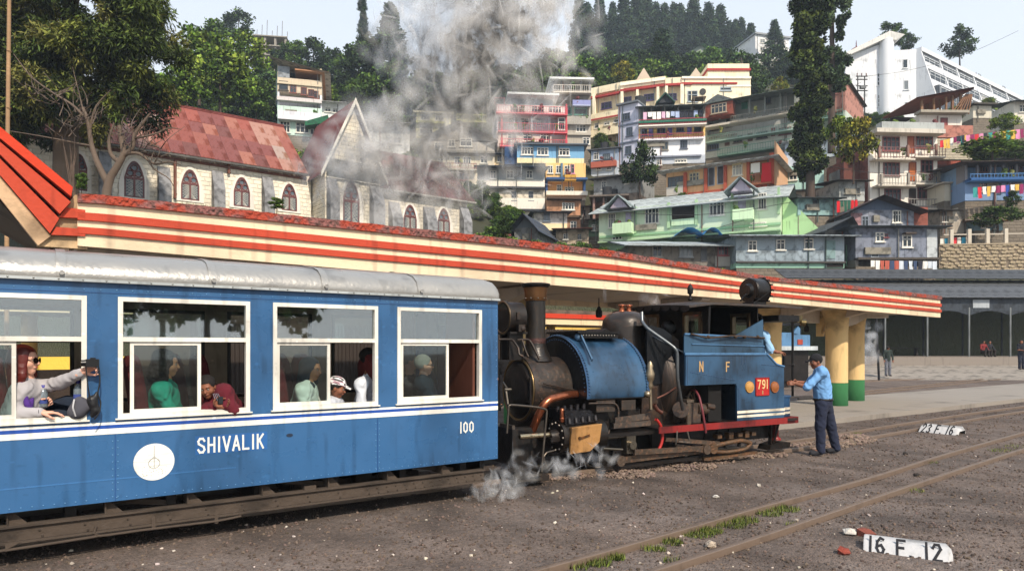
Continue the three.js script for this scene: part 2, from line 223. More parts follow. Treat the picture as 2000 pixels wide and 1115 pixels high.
// ================================================================ the canopy over the platform
{
const w = platW, t = thing('station_canopy', 'long concrete platform canopy with red and cream striped edge', 'canopy', w.o, w.turn);
const cream = M('#e6d2b4', 'plaster'), red = M('#b8452e', 'plaster'), mossy = new THREE.MeshStandardMaterial({ color: 0xffffff, map: T.moss, bumpMap: T.fine, bumpScale: 0.05, roughness: 1 });
const top = [[150, 378], [200, 381], [440, 406], [700, 434], [1000, 466], [1200, 490], [1500, 540], [1700, 561], [1838, 578]], bot = [[150, 480], [200, 484], [440, 505], [700, 527], [1000, 550.5], [1200, 566], [1500, 589], [1700, 608], [1838, 620]];
const Lf = (f) => top.map((p, i) => w.at(p[0], lerp(p[1], bot[i][1], f)));
const band = (name, f0, f1, proud, mat, jag = 0) => {
const a = Lf(f0), b = Lf(f1), pts = [...b]; const up = [...a].reverse();
if (jag) { const r = rng(5); const fine = []; for (let i = 0; i < up.length - 1; i++) { const n = Math.ceil((up[i][0] - up[i + 1][0]) / 0.09); for (let k = 0; k < n; k++) fine.push([lerp(up[i][0], up[i + 1][0], k / n), lerp(up[i][1], up[i + 1][1], k / n) + (r() - 0.5) * jag]); } fine.push(up[up.length - 1]); pts.push(...fine); } else pts.push(...up);
const m = part(name, tr(extr(pts, 0.12 + proud), 0, 0, -0.12), mat, t); return m;
};
band('red_band', 0.015, 0.175, 0.05, mossy, 0.011); band('cream_band', 0.178, 0.36, 0, cream); band('red_band', 0.363, 0.507, 0.04, red); band('cream_band', 0.51, 0.637, 0, cream); band('red_band', 0.64, 0.767, 0.04, red); band('cream_band', 0.77, 1, 0.005, cream);
// left wing that folds upward
const wing = (name, y0, y1, xe0, ye0, xe1, ye1, proud, mat) => { const o = (y) => { const q = w.at(0, y); return q; }; const a0 = o(y0), a1 = o(y1), b0 = w.at(xe0, ye0), b1 = w.at(xe1, ye1), ext = (a, b) => [a[0] - 0.6, a[1] + 0.6 * (a[1] - b[1]) / (b[0] - a[0])]; part(name, tr(extr([ext(a1, b1), b1, b0, ext(a0, b0)], 0.14 + proud), 0, 0, -0.12), mat, t); };
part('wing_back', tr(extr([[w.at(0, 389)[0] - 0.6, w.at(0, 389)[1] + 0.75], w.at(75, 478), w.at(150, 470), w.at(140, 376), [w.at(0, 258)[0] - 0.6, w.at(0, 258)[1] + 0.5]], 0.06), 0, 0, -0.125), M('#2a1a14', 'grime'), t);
wing('red_band', 254, 276, 140, 370, 137, 388, 0.13, M('#c43c20', 'plaster')); wing('red_band', 282, 306, 136, 397, 115, 420, 0.09, red); wing('red_band', 313, 345, 114, 428, 96, 457, 0.05, red); wing('cream_band', 347, 389, 98, 461, 73, 480, 0.01, M('#c8ab8c', 'grime'));
part('red_band', tr(extr([w.at(114, 425), w.at(165, 427), w.at(165, 411), w.at(128, 406)].map((p) => p), 0.13), 0, 0, -0.09), red, t); part('red_band', tr(extr([w.at(97, 459), w.at(165, 462), w.at(165, 448), w.at(108, 444)], 0.125), 0, 0, -0.09), red, t);
part('wing_infill', tr(extr([w.at(70, 480), w.at(170, 486), w.at(172, 380), w.at(145, 380), w.at(98, 440)], 0.1), 0, 0, -0.125), M('#cdb390', 'grime'), t);
// roof slab with soffit, its wing part, cross beams and the far edge
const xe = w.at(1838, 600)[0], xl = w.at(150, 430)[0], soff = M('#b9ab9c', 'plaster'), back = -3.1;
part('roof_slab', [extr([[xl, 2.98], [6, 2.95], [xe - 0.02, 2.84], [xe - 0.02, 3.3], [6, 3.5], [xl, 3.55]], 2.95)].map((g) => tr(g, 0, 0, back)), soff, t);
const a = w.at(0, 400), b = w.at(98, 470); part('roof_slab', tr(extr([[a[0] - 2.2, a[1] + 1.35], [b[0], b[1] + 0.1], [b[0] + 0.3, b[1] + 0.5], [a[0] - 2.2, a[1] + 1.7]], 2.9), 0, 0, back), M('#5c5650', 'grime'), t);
part('far_edge', box(xl, 2.8, back - 0.12, xe, 3.5, back), cream, t);
part('roof_growth', (() => { const l = [], r = rng(9); for (let i = 0; i < 1500; i++) { const x = lerp(xl, xe - 0.3, Math.pow(r(), 0.8)), s = rr(0.005, 0.018, r); const tt = (x - xl) / (xe - xl); l.push(tr(new THREE.TetrahedronGeometry(s, 0), x, lerp(3.575, 3.3, tt) + r() * 0.015, -0.02 - r() * 0.3)); } return l; })(), M('#5d4a3c', 'plain'), t).userData.kind = 'stuff';
// columns in pairs, each pair with an arch between and a tapered arm to the edge
const green = M('#2c6a40', 'plaster'), creamCol = M('#dcc08c', 'grime');
const col = (x, z, label) => { const c = thing('canopy_column', label, 'column', w.world(x, 0.12, z), w.turn);
const pr = [[0.3, 0.66], [0.3, 2.1], [0.33, 2.5], [0.42, 2.78], [0.42, 2.84]]; part('upper_shaft', lathe(pr, 26), creamCol, c); part('green_base', lathe([[0, 0], [0.303, 0], [0.303, 0.655], [0, 0.655]], 26), green, c); return c; };
const c1 = w.at(1635, 790, -1.2); col(c1[0], -1.2, 'cream platform column with green foot, the nearer of the pair behind the man'); col(w.at(1669, 788, -1.9)[0], -1.9, 'cream platform column with green foot, half hidden behind its twin'); const c2x = w.at(1511, 680, -1.6)[0]; col(c2x, -1.7, 'cream platform column just right of the locomotive cab'); col(w.at(1012, 690, -1.9)[0], -1.9, 'cream platform column seen beside the locomotive chimney');
part('column_arch', tr(extr([[-0.3, 2.0], [-0.16, 2.0], [-0.1, 2.3], [0, 2.42], [0.1, 2.3], [0.16, 2.0], [0.3, 2.0], [0.3, 2.8], [-0.3, 2.8]], 0.2), 0, 0, -0.1).rotateY(Math.PI / 2).translate(c1[0] + 0.2, 0.12, -1.6), creamCol, t);
const arm = (x) => [tr(extr([[-0.1, 2.9], [-0.1, 2.55], [1.1, 2.82], [1.1, 2.9]], 0.24), 0, 0, -0.12).rotateY(-Math.PI / 2).translate(x, 0, -1.2), tr(extr([[-0.1, 2.9], [-0.1, 2.55], [1.0, 2.82], [1.0, 2.9]], 0.24), 0, 0, -0.12).rotateY(Math.PI / 2).translate(x, 0, -2.1)];
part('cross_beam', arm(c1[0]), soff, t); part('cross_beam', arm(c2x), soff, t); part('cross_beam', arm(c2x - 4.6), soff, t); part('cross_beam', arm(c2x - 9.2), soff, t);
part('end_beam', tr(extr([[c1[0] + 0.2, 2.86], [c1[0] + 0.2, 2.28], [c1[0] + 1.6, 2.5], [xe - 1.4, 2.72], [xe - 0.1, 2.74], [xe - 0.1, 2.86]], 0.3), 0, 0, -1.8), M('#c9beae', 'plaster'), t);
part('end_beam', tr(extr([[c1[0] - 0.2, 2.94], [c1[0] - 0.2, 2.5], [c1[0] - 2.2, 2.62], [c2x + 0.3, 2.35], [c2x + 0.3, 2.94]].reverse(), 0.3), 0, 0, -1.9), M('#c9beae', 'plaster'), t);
// hanging lamps
for (const [px, py, lab] of [[1170, 604, 'black lamp hanging under the canopy above the steam dome'], [1576, 636, 'black lamp hanging under the canopy above the walking man']]) { const q = w.world(...w.at(px, py, -2).concat(-2)); const l = thing('hanging_lamp', lab, 'lamp', V(q.x, 2.94, q.z)); const h = 2.94 - q.y; part('rod', cyl(V(0, 0, 0), V(0, -h, 0), 0.012), M('#1a1816', 'oil'), l); part('lamp_shade', tr(lathe([[0, 0.06], [0.03, 0.06], [0.05, 0], [0.075, -0.04], [0.075, -0.16], [0.05, -0.19], [0, -0.19]], 14), 0, -h, 0), M('#141312', 'oil'), l); }
}
// second canopy farther back, its wall and the things under it
{
const w = new Wall(V(-0.568 * 17.5, 0, -0.823 * 17.5), 34.6), t = thing('far_canopy', 'second striped canopy farther back, seen under the first', 'canopy', w.o, w.turn), x0 = w.at(930, 640)[0] - 12, x1 = w.at(1300, 640)[0] + 1;
const y = (py) => w.at(1100, py)[1]; part('red_band', box(x0, y(622), -0.1, x1, y(613), 0.05), M('#c23a20', 'plaster'), t); part('cream_band', box(x0, y(634), -0.1, x1, y(622) - 0.003, 0), M('#e2cda8', 'plaster'), t); part('roof_slab', box(x0, y(634) + 0.02, -3, x1, y(614), -0.103), M('#8a7d70', 'plaster'), t);
for (let i = 0; i < 5; i++) part('post', cyl(V(x0 + 1 + i * 5, 0, -1.5), V(x0 + 1 + i * 5, y(630), -1.5), 0.16), M('#cdb072', 'grime'), t);
const w2 = new Wall(V(-0.568 * 24, 0, -0.823 * 24), 34.6), s = thing('station_house', 'yellow plastered station building behind the platforms', 'building', w2.o, w2.turn), a = w2.at(975, 660)[0], b = w2.at(1185, 660)[0]; part('wall', box(a, 0, -5, b, w2.at(1100, 618)[1], 0), M('#d8b45c', 'plaster'), s); part('roof', box(a - 0.4, w2.at(1100, 618)[1] + 0.003, -5.4, b + 0.4, w2.at(1100, 618)[1] + 0.25, 0.5), M('#6a5a50', 'grime'), s);
for (let i = 0; i < 2; i++) { const x = a + 0.6 + i * 1.6, f = part('window', [box(x, 1, 0.003, x + 1.2, 2.6, 0.05)], M('#efe4c8', 'paint'), s); part('pane', box(x + 0.08, 1.08, 0.051, x + 1.12, 2.52, 0.056), M('#2a3238', 'plain', { roughness: 0.15 }), f); }
// yellow parapet with iron railing seen through the carriage windows
const w3 = new Wall(V(-0.568 * 18.5, 0, -0.823 * 18.5), 34.6), f = thing('platform_fence', 'yellow wall with black iron railing beyond the carriage windows', 'fence', w3.o, w3.turn); const h0 = w3.at(100, 745)[1], h1 = w3.at(100, 697)[1];
part('lower_wall', box(-19, 0, -0.2, w3.at(262, 700)[0], w3.at(100, 722)[1], 0.004), M('#3a302a', 'grime'), f); part('parapet', box(-19, w3.at(100, 722)[1] + 0.001, -0.2, w3.at(262, 700)[0], h1, 0), M('#f0cc58', 'plaster'), f); for (let i = 0; i < 34; i++) part('picket', [cyl(V(-16.5 + i * 0.34, h0 - 0.4, 0.12), V(-16.5 + i * 0.34, h0 + 0.35, 0.12), 0.012, 0.012, 6), sph(-16.5 + i * 0.34, h0 + 0.38, 0.12, 0.03, 1.6, 6)], M('#141414', 'oil'), f);
part('rail', [box(-19, h0 - 0.05, 0.105, -4.9, h0 - 0.01, 0.135), box(-19, h0 - 0.36, 0.105, -4.9, h0 - 0.32, 0.135)], M('#141414', 'oil'), f); part('rail', tube([V(-4, h0 - 0.2, 0.16), V(-3.4, h0 + 0.25, 0.16), V(-2.4, h0 + 0.5, 0.16)], 0.02), M('#141414', 'oil'), f);
const b2 = new Wall(V(-0.568 * 23, 0, -0.823 * 23), 34.6); const rw = thing('retaining_wall', 'rough dark stone bank beyond the yellow fence', 'wall', b2.o, b2.turn); part('wall', box(-32, 0, -1, -7, 4.2, 0), M('#7d6a5a', 'stone'), rw);
}
// ================================================================ the blue carriage
const carW = new Wall(V(-0.775, 0, -9.02), 34.6);
const ZS = 1.065, cs = (px, py, z = ZS) => carW.at(px, py, z);
const blueCar = M('#366392', 'paint', { roughness: 0.36, bumpMap: T.dent, bumpScale: 0.03 });
const GLASS = new THREE.MeshPhysicalMaterial({ color: 0xe8f0f0, transmission: 1, roughness: 0.02, thickness: 0, ior: 2.35 });
const GLASS2 = new THREE.MeshPhysicalMaterial({ color: 0xe4eeec, transmission: 1, roughness: 0.03, thickness: 0, ior: 1.68 });
function letters(txt, h, mat, d = 0.004, wscale = 1) {  // plain block lettering drawn as strokes, height h, returns geometry and width
const S = { S: [[[.9, .82], [.7, .98], [.3, .98], [.08, .8], [.15, .62], [.8, .4], [.92, .2], [.7, .02], [.3, .02], [.08, .2]]], H: [[[.1, 0], [.1, 1]], [[.9, 0], [.9, 1]], [[.1, .5], [.9, .5]]], I: [[[.5, 0], [.5, 1]]], V: [[[.05, 1], [.5, 0], [.95, 1]]], A: [[[.05, 0], [.5, 1], [.95, 0]], [[.22, .33], [.78, .33]]], L: [[[.12, 1], [.12, .03], [.9, .03]]], K: [[[.12, 0], [.12, 1]], [[.9, 1], [.14, .45]], [[.36, .6], [.92, 0]]],
1: [[[.5, 0], [.5, 1]]], 0: [[[.5, .98], [.85, .8], [.88, .5], [.85, .2], [.5, .02], [.15, .2], [.12, .5], [.15, .8], [.5, .98]]], N: [[[.1, 0], [.1, 1], [.9, 0], [.9, 1]]], F: [[[.12, 0], [.12, .97], [.9, .97]], [[.12, .52], [.75, .52]]], E: [[[.9, .03], [.12, .03], [.12, .97], [.9, .97]], [[.12, .52], [.75, .52]]], 7: [[[.1, .96], [.9, .96], [.4, 0]]], 9: [[[.88, .6], [.6, .42], [.2, .5], [.12, .75], [.4, .98], [.75, .92], [.88, .65], [.8, .25], [.5, .02], [.2, .08]]], 6: [[[.8, .9], [.5, .98], [.2, .75], [.12, .35], [.4, .02], [.75, .08], [.88, .3], [.6, .55], [.2, .45]]], 2: [[[.1, .75], [.3, .96], [.7, .96], [.88, .72], [.15, .03], [.92, .03]]], 3: [[[.1, .85], [.5, .98], [.85, .78], [.5, .53], [.88, .25], [.5, .02], [.1, .15]]], B: [[[.12, 0], [.12, 1], [.7, .95], [.8, .75], [.6, .53], [.12, .52]], [[.6, .53], [.9, .3], [.75, .04], [.12, .02]]], '.': [[[.3, .06], [.4, .06]]] };
const out = [], th = h * 0.15; let x = 0;
for (const c of txt) { if (c === ' ') { x += h * 0.45 * wscale; continue; } const narrow = c === 'I' || c === '1' || c === '.', w = h * (narrow ? 0.22 : 0.56) * wscale; for (const l of S[c] || []) for (let i = 0; i < l.length - 1; i++) { const a = V(x + l[i][0] * w, l[i][1] * h, 0), b = V(x + l[i + 1][0] * w, l[i + 1][1] * h, 0), e = b.clone().sub(a).normalize().multiplyScalar(th * 0.42); out.push(bar(a.sub(e), b.add(e), th, d * (1 + 0.05 * out.length % 0.3))); } x += w + h * 0.2 * wscale; }
return [out, x];
}
{
const t = thing('railway_carriage', 'blue narrow-gauge passenger carriage with silver roof and white-framed windows', 'carriage', carW.o, carW.turn);
const LEFT = -9.4, yT = 2.385, yB = 0.47;
const wins = [[-30, 571, 168, 819], [229, 579, 487, 806], [532, 592, 737, 795], [775, 603, 940, 785]].map(([a, b, c, d]) => { const p = cs(a, (b + d) / 2), q = cs(c, (b + d) / 2); return [p[0], 1.185, q[0], 2.235]; });
wins[0][0] = wins[0][2] - 1.16; wins.unshift([wins[0][0] - 1.55, 1.185, wins[0][0] - 0.28, 2.235], [wins[0][0] - 3.1, 1.185, wins[0][0] - 1.83, 2.235]);
const hole = (w, m = 0.02) => [[w[0] + m, w[1] + m], [w[2] - m, w[1] + m], [w[2] - m, w[3] - m], [w[0] + m, w[3] - m]];
const sideUV = (g) => g;
part('side_wall', tr(extr([[LEFT, yB], [0, yB], [0, yT], [LEFT, yT]], 0.05, wins.map((w) => hole(w))), 0, 0, ZS - 0.05), blueCar, t);
part('far_side_wall', tr(extr([[LEFT, yB], [0, yB], [0, yT], [LEFT, yT]], 0.05, wins.map((w) => hole([w[0] + 0.02, 1.185, w[2] - 0.02, 2.235]))), 0, 0, -ZS), M('#cdb89c', 'paint'), t);
part('end_wall', [box(-0.05, yB, -ZS + 0.051, 0, yT, -0.36), box(-0.05, yB, 0.36, 0, yT, ZS - 0.051), box(-0.05, 2.1, -0.359, 0, yT, 0.359)], blueCar, t);
part('end_door', box(-0.045, yB, -0.355, -0.005, 2.095, 0.355), M('#2a568f', 'paint'), t);
part('partition', box(-0.32, 0.6, 0.36, -0.29, 2.36, ZS - 0.052), M('#6b3a28', 'wood'), t);
part('end_wall', box(LEFT, yB, -ZS + 0.051, LEFT + 0.05, yT, ZS - 0.051), blueCar, t);
part('floor', box(LEFT + 0.05, yB + 0.001, -ZS + 0.051, -0.051, 0.58, ZS - 0.051), M('#5a524a', 'grime'), t);
part('ceiling', box(LEFT + 0.05, 2.33, -ZS + 0.051, -0.051, 2.36, ZS - 0.051), M('#ebe6da', 'paint'), t);
// inner lining below the windows and between them
part('lining', [box(LEFT + 0.05, 0.58, ZS - 0.075, -0.06, 1.17, ZS - 0.0515)], M('#b8a488', 'paint'), t);
// roof: rounded eaves, straps, rivets, closed ends
const prof = [[ZS + 0.035, yT - 0.02], [ZS + 0.045, yT + 0.0], [ZS + 0.04, yT + 0.05], [ZS + 0.0, yT + 0.13], [ZS - 0.09, yT + 0.195], [ZS - 0.25, yT + 0.24], [0.4, yT + 0.30], [0, yT + 0.31], [-0.4, yT + 0.30], [-ZS + 0.25, yT + 0.24], [-ZS + 0.09, yT + 0.195], [-ZS, yT + 0.13], [-ZS - 0.04, yT + 0.05], [-ZS - 0.035, yT - 0.02]];
const silver = new THREE.MeshStandardMaterial({ color: 0x9c9e9f, map: T.grime, roughness: 0.42, metalness: 0.35, roughnessMap: T.rough, bumpMap: T.fine, bumpScale: 0.004 }); silver.map = T.grime.clone(); silver.map.repeat.set(0.28, 0.28);
const rows = []; for (const [x, k] of [[LEFT, 1], [-4.5, 1], [-2, 1], [-0.09, 1], [-0.045, 0.985], [-0.015, 0.955], [0.004, 0.9]]) rows.push(prof.map(([z, y]) => V(x, yT - 0.02 + (y - yT + 0.02) * (k < 1 ? 0.3 + 0.7 * k : 1) * (k === 0.9 ? 0.9 : 1), z * k + (k < 1 ? z * (1 - k) * 0.8 : 0))));
part('roof', strip(rows.reverse()), silver, t);
part('roof_end', [extr(prof.map(([z, y]) => [z * 0.99, yT - 0.02 + (y - yT + 0.02) * 0.84]), 0.006).rotateY(Math.PI / 2).translate(-0.004, 0, 0), box(LEFT, yT - 0.021, -ZS - 0.03, 0, yT - 0.012, ZS + 0.03)], silver, t);
const strap = (px) => { const s = cs(px, 540)[0]; return strip([s - 0.035, s + 0.035].map((x) => prof.map(([z, y]) => V(x, y + (y > yT + 0.1 ? 0.008 : 0), z + Math.sign(z) * 0.007)))); };
for (const px of [118, 413, 632, 818]) part('roof_strap', [strap(px), cyl(V(cs(px, 540)[0] + 0.005, yT + 0.03, ZS + 0.03), V(cs(px, 540)[0] + 0.005, yT + 0.03, ZS + 0.075), 0.02)], silver, t);
part('roof_edge', [box(LEFT, yT - 0.035, ZS + 0.001, 0.004, yT - 0.012, ZS + 0.05)], M('#b5bbbd', 'paint'), t);
const riv = (list, r) => list.map(([x, y, z]) => { const g = new THREE.SphereGeometry(r, 6, 3, 0, Math.PI * 2, 0, Math.PI / 2); g.rotateX(Math.PI / 2); return tr(g, x, y, z); });
{ const l = []; for (let x = LEFT + 0.1; x < 0; x += 0.17) l.push([x, yT - 0.022, ZS + 0.05]); part('rivet', riv(l, 0.008), M('#8e8e8a', 'metal'), t).userData.kind = 'stuff'; }
// stripes, seams, bottom rivets
const white = M('#efeee8', 'paint', { roughness: 0.45 }), royal = M('#2350a8', 'paint', { roughness: 0.4 });
const yAt = (px, py) => cs(px, py)[1]; const y1 = yAt(600, 806), y2 = yAt(600, 819);
part('stripe', box(LEFT, y1 - 0.011, ZS + 0.0005, 0, y1 + 0.011, ZS + 0.003), white, t); part('stripe', box(LEFT, y2 - 0.024, ZS + 0.0005, 0, y2 + 0.024, ZS + 0.003), white, t); part('stripe', box(LEFT, y2 + 0.0245, ZS + 0.0005, 0, y1 - 0.0115, ZS + 0.0025), royal, t);
const seams = [224, 737].map((px) => cs(px, 850)[0]).concat([cs(224, 850)[0] - 2.0]); const sr = [];
seams.forEach((s) => { part('seam', box(s - 0.004, yB, ZS + 0.0005, s + 0.004, y2 - 0.025, ZS + 0.005), M('#234f86', 'paint'), t); part('seam', [box(s - 0.004 + 0.03, wins[3][3] + 0.06, ZS + 0.0005, s + 0.034, yT - 0.04, ZS + 0.005)], M('#234f86', 'paint'), t); for (let y = yB + 0.04; y < 1.0; y += 0.06) sr.push([s - 0.02, y, ZS], [s + 0.02, y, ZS]); });
for (let x = LEFT + 0.05; x < 0; x += 0.075) sr.push([x, yB + 0.03, ZS]); for (let x = LEFT + 0.05; x < 0; x += 0.12) sr.push([x, 2.29, ZS]); for (let y = yB + 0.05; y < yT; y += 0.075) sr.push([-0.02, y, ZS]);
part('rivet', riv(sr, 0.006), M('#5f8fbd', 'paint'), t).userData.kind = 'stuff';
part('crease', box(LEFT, 0.655, ZS + 0.0005, cs(460, 920)[0], 0.668, ZS + 0.003), M('#3a6ea4', 'paint'), t); part('belt_rail', box(LEFT, 2.262, ZS + 0.0005, 0, 2.268, ZS + 0.004), M('#234f86', 'paint'), t);
// lettering, number, emblem
const [a0, ay0] = cs(385, 886), [a1] = cs(515, 878); { const ht = 0.13, [g, wd] = letters('SHIVALIK', ht, null), k = (a1 - a0) / (wd - 0.02); part('name_patch', box(a0 - 0.02, ay0 - 0.012, ZS + 0.0005, a1 + 0.03, ay0 + ht + 0.03, ZS + 0.0015), M('#2f66a6', 'paint', { roughness: 0.4 }), t); const gm = merge(g); gm.scale(k, 1, 1); part('lettering', tr(gm, a0, ay0 + 0.007, ZS + 0.003), white, t); }
{ const ht = 0.118, [g, wd] = letters('100', ht, null), q = cs(898, 845), q1 = cs(925, 845), k = (q1[0] - q[0]) / (wd - 0.02); const gm = merge(g); gm.scale(k, 1, 1); part('lettering', tr(gm, q[0], q[1] - 0.002, ZS + 0.003), white, t); }
{ const c = cs(300, 902), e = part('emblem', tr(new THREE.CylinderGeometry(0.163, 0.163, 0.004, 48).rotateX(Math.PI / 2), c[0], c[1], ZS + 0.0025), M('#f1f0ea', 'paint'), t), grey = M('#8f908c', 'plain'), r = rng(31), l = [];
l.push(bar(V(c[0], c[1] + 0.145, ZS + 0.0047), V(c[0], c[1] - 0.05, ZS + 0.0047), 0.005, 0.001)); const ring = new THREE.TorusGeometry(0.045, 0.0025, 4, 24); ring.scale(1, 1, 0.3); l.push(tr(ring, c[0], c[1] - 0.012, ZS + 0.0047)); for (const s of [-1, 1]) l.push(bar(V(c[0], c[1] + 0.05, ZS + 0.0048), V(c[0] + s * 0.04, c[1] + 0.005, ZS + 0.0048), 0.004, 0.001));
for (let i = 0; i < 60; i++) l.push(cbox(c[0] + (r() - 0.5) * 0.2, c[1] - 0.035 - r() * 0.09, ZS + 0.0047, 0.004 + r() * 0.004, 0.004, 0.001)); part('emblem_mark', l, grey, e); }
part('stain', tr(new THREE.CylinderGeometry(0.022, 0.022, 0.002, 16).rotateX(Math.PI / 2).scale(1.5, 0.8, 1), ...cs(565, 850), ZS + 0.0016), M('#1a2c44', 'paint'), t);
// windows
const frameMat = M('#eeeae0', 'paint', { roughness: 0.5 });
const bars = (x0, y0, x1, y1, th, z0, z1) => [box(x0, y0, z0, x0 + th, y1, z1), box(x1 - th, y0, z0, x1, y1, z1), box(x0 + th, y0, z0, x1 - th, y0 + th, z1), box(x0 + th, y1 - th, z0, x1 - th, y1, z1)];
const slides = [[0.2, 0.7], [0.25, 0.7], [0.0, 0.30], [[253, 392]], [[540, 645]], [[783, 877]]];
wins.forEach((w, i) => {
const ym = 1.868, f = part('window_frame', [...bars(w[0], w[1], w[2], w[3], 0.038, ZS - 0.045, ZS + 0.016), box(w[0] + 0.038, ym - 0.02, ZS - 0.04, w[2] - 0.038, ym + 0.02, ZS + 0.012), box(w[0] - 0.02, w[1] - 0.012, ZS, w[2] + 0.02, w[1] - 0.0005, ZS + 0.03)], frameMat, t);
part('upper_pane', box(w[0] + 0.0385, ym + 0.0205, ZS - 0.02, w[2] - 0.0385, w[3] - 0.0385, ZS - 0.0195), GLASS, f);
let sx0, sx1; if (slides[i].length === 1) { sx0 = cs(slides[i][0][0], 730)[0]; sx1 = cs(slides[i][0][1], 730)[0]; } else { sx0 = w[0] + slides[i][0]; sx1 = w[0] + slides[i][1]; if (i === 2) { sx0 = w[0] + 0.04; sx1 = cs(30, 730)[0]; } }
const sl = part('sliding_sash', bars(sx0, w[1] + 0.039, sx1, ym - 0.0205, 0.03, ZS - 0.035, ZS - 0.008), frameMat, t); part('pane', box(sx0 + 0.031, w[1] + 0.07, ZS - 0.022, sx1 - 0.031, ym - 0.052, ZS - 0.0215), GLASS2, sl);
const gx0 = w[0] + 0.039, gx1 = sx0 - 0.03; if (gx1 - gx0 > 0.15 && i === 5) part('pane', box(gx0, w[1] + 0.04, ZS - 0.05, gx1, ym - 0.03, ZS - 0.0495), GLASS2, f);
const fb = part('far_window_frame', [...bars(w[0] + 0.02, 1.185, w[2] - 0.02, 2.235, 0.04, -ZS - 0.01, -ZS + 0.052), box(w[0] + 0.061, 1.85, -ZS + 0.001, w[2] - 0.061, 1.89, -ZS + 0.05)], M('#3a3430', 'paint'), t); if (i % 2) part('pane', box(w[0] + 0.062, 1.891, -ZS + 0.02, w[2] - 0.062, 2.19, -ZS + 0.0205), GLASS2, fb);
});
// seats with patterned maroon covers
const seatMat = M('#6a2024', 'grime', { roughness: 0.95 }); const seats = [[-4.75, 0.45], [-4.75, -0.55], [-3.92, -0.6], [-3.72, 0.55], [-3.2, -0.6], [-2.44, 0.55], [-2.06, -0.5], [-1.35, 0.55], [-1.95, 0.0], [-1.18, 0.52], [-0.88, -0.5], [-3.05, 0.0], [-5.9, 0.5], [-6.9, 0.5], [-6.9, -0.5], [-5.9, -0.5]];
seats.forEach(([x, z]) => { const s = part('seat_back', tr(extr([[-0.23, 0], [0.23, 0], [0.25, 0.5], [0.2, 0.72], [0.08, 0.8], [-0.08, 0.8], [-0.2, 0.72], [-0.25, 0.5]], 0.07, [], 0.025), 0, 0, 0).rotateY(Math.PI / 2).rotateZ(0.14).translate(x, 0.9, z), seatMat, t); part('seat_cushion', box(x + 0.02, 0.84, z - 0.25, x + 0.5, 0.98, z + 0.25), seatMat, t);
const r = rng(x * 100 | 0), l = []; for (let k = 0; k < 14; k++) { const yy = 0.1 + r() * 0.6, zz = (r() - 0.5) * 0.4; l.push(cbox(x + 0.105 - yy * 0.14, 0.9 + yy, z + zz, 0.006, 0.03 + r() * 0.03, 0.03 + r() * 0.03)); } part('cover_pattern', l, M('#7a4a38', 'plain'), s).userData.kind = 'stuff'; });
// underframe: sole bar of riveted channel, brackets, step rods, cross members, bogies
const dark = M('#4a413a', 'grime'), dk2 = M('#2c2723', 'oil'); const s1 = cs(952, 930)[0];
const ytop = 0.345, ybot = 0.2; part('sole_bar', [box(LEFT, ybot + 0.02, ZS - 0.09, s1, ytop - 0.012, ZS - 0.075), box(LEFT, ytop - 0.012, ZS - 0.16, s1, ytop + 0.006, ZS - 0.045), box(LEFT, ybot, ZS - 0.16, s1, ybot + 0.018, ZS - 0.055)], dark, t);
{ const l = []; for (let x = LEFT + 0.1; x < s1; x += x > -1.8 ? 0.11 : 0.32) l.push([x, 0.285, ZS - 0.075], [x + 0.02, 0.235, ZS - 0.075]); part('rivet', riv(l, 0.011), M('#574d45', 'grime'), t).userData.kind = 'stuff'; }
for (const px of [15, 206, 366, 511, 640, 755, 861]) { const s = cs(px, 930, ZS - 0.1)[0]; part('bracket', [tr(extr([[-0.0, ytop], [0.0, yB]].length ? [[0, ytop + 0.006], [0.13, ytop + 0.006], [0.02, yB - 0.002], [0, yB - 0.002]] : [], 0.012), s, 0, ZS - 0.1), box(s - 0.012, ytop + 0.007, ZS - 0.3, s - 0.0005, yB - 0.002, ZS - 0.06)], dark, t); }
for (let i = 0; i < 12; i++) part('cross_member', box(-9 + i * 0.78, 0.27, -0.95, -8.92 + i * 0.78, 0.468, ZS - 0.17), dk2, t);
each('diagonal', [0, 1, 2, 3, 4].map((i) => bar(V(-7 + i * 1.5, 0.44, ZS - 0.25), V(-6.5 + i * 1.5, 0.36, ZS - 0.2), 0.05, 0.01)), dark, t);
{ const q = (px, py) => carW.v(px, py, ZS - 0.06); each('step_rod', [tube([q(-120, 1092), q(30, 1072), q(185, 1048), q(192, 1046)], 0.013, 6), tube([q(186, 1028), q(187, 1047), q(280, 1035), q(420, 1018), q(470, 1008)], 0.012, 6), bar(q(298, 1010), q(299, 1033), 0.03, 0.012), bar(q(421, 1004), q(422, 1022), 0.03, 0.012), tr(extr([[0, 0], [0.1, 0.0], [0.0, -0.05]], 0.03), ...cs(8, 1066), ZS - 0.08), tr(cbox(0, 0, 0, 0.12, 0.05, 0.1), ...cs(610, 956), ZS - 0.12)], dark, t); }
part('sole_bar', box(LEFT, 0.2, -ZS + 0.05, s1, 0.36, -ZS + 0.1), dk2, t); part('headstock', box(s1, 0.2, -0.9, s1 + 0.05, 0.465, 0.9), dk2, t);
for (const bx of [-1.5, -7.3]) { const b = part('bogie', [box(bx - 0.75, 0.2, 0.42, bx + 0.75, 0.32, 0.47), box(bx - 0.75, 0.2, -0.47, bx + 0.75, 0.32, -0.42), box(bx - 0.1, 0.2, -0.6, bx + 0.1, 0.4, 0.6)], dk2, t); for (const wx of [-0.5, 0.5]) for (const z of [0.3, -0.3]) part('wheel', [cyl(V(bx + wx, 0.29, z - 0.05), V(bx + wx, 0.29, z + 0.04), 0.235, 0.235, 28), cyl(V(bx + wx, 0.29, z + 0.04), V(bx + wx, 0.29, z + 0.07), 0.07)], M('#3a322c', 'oil'), b); }
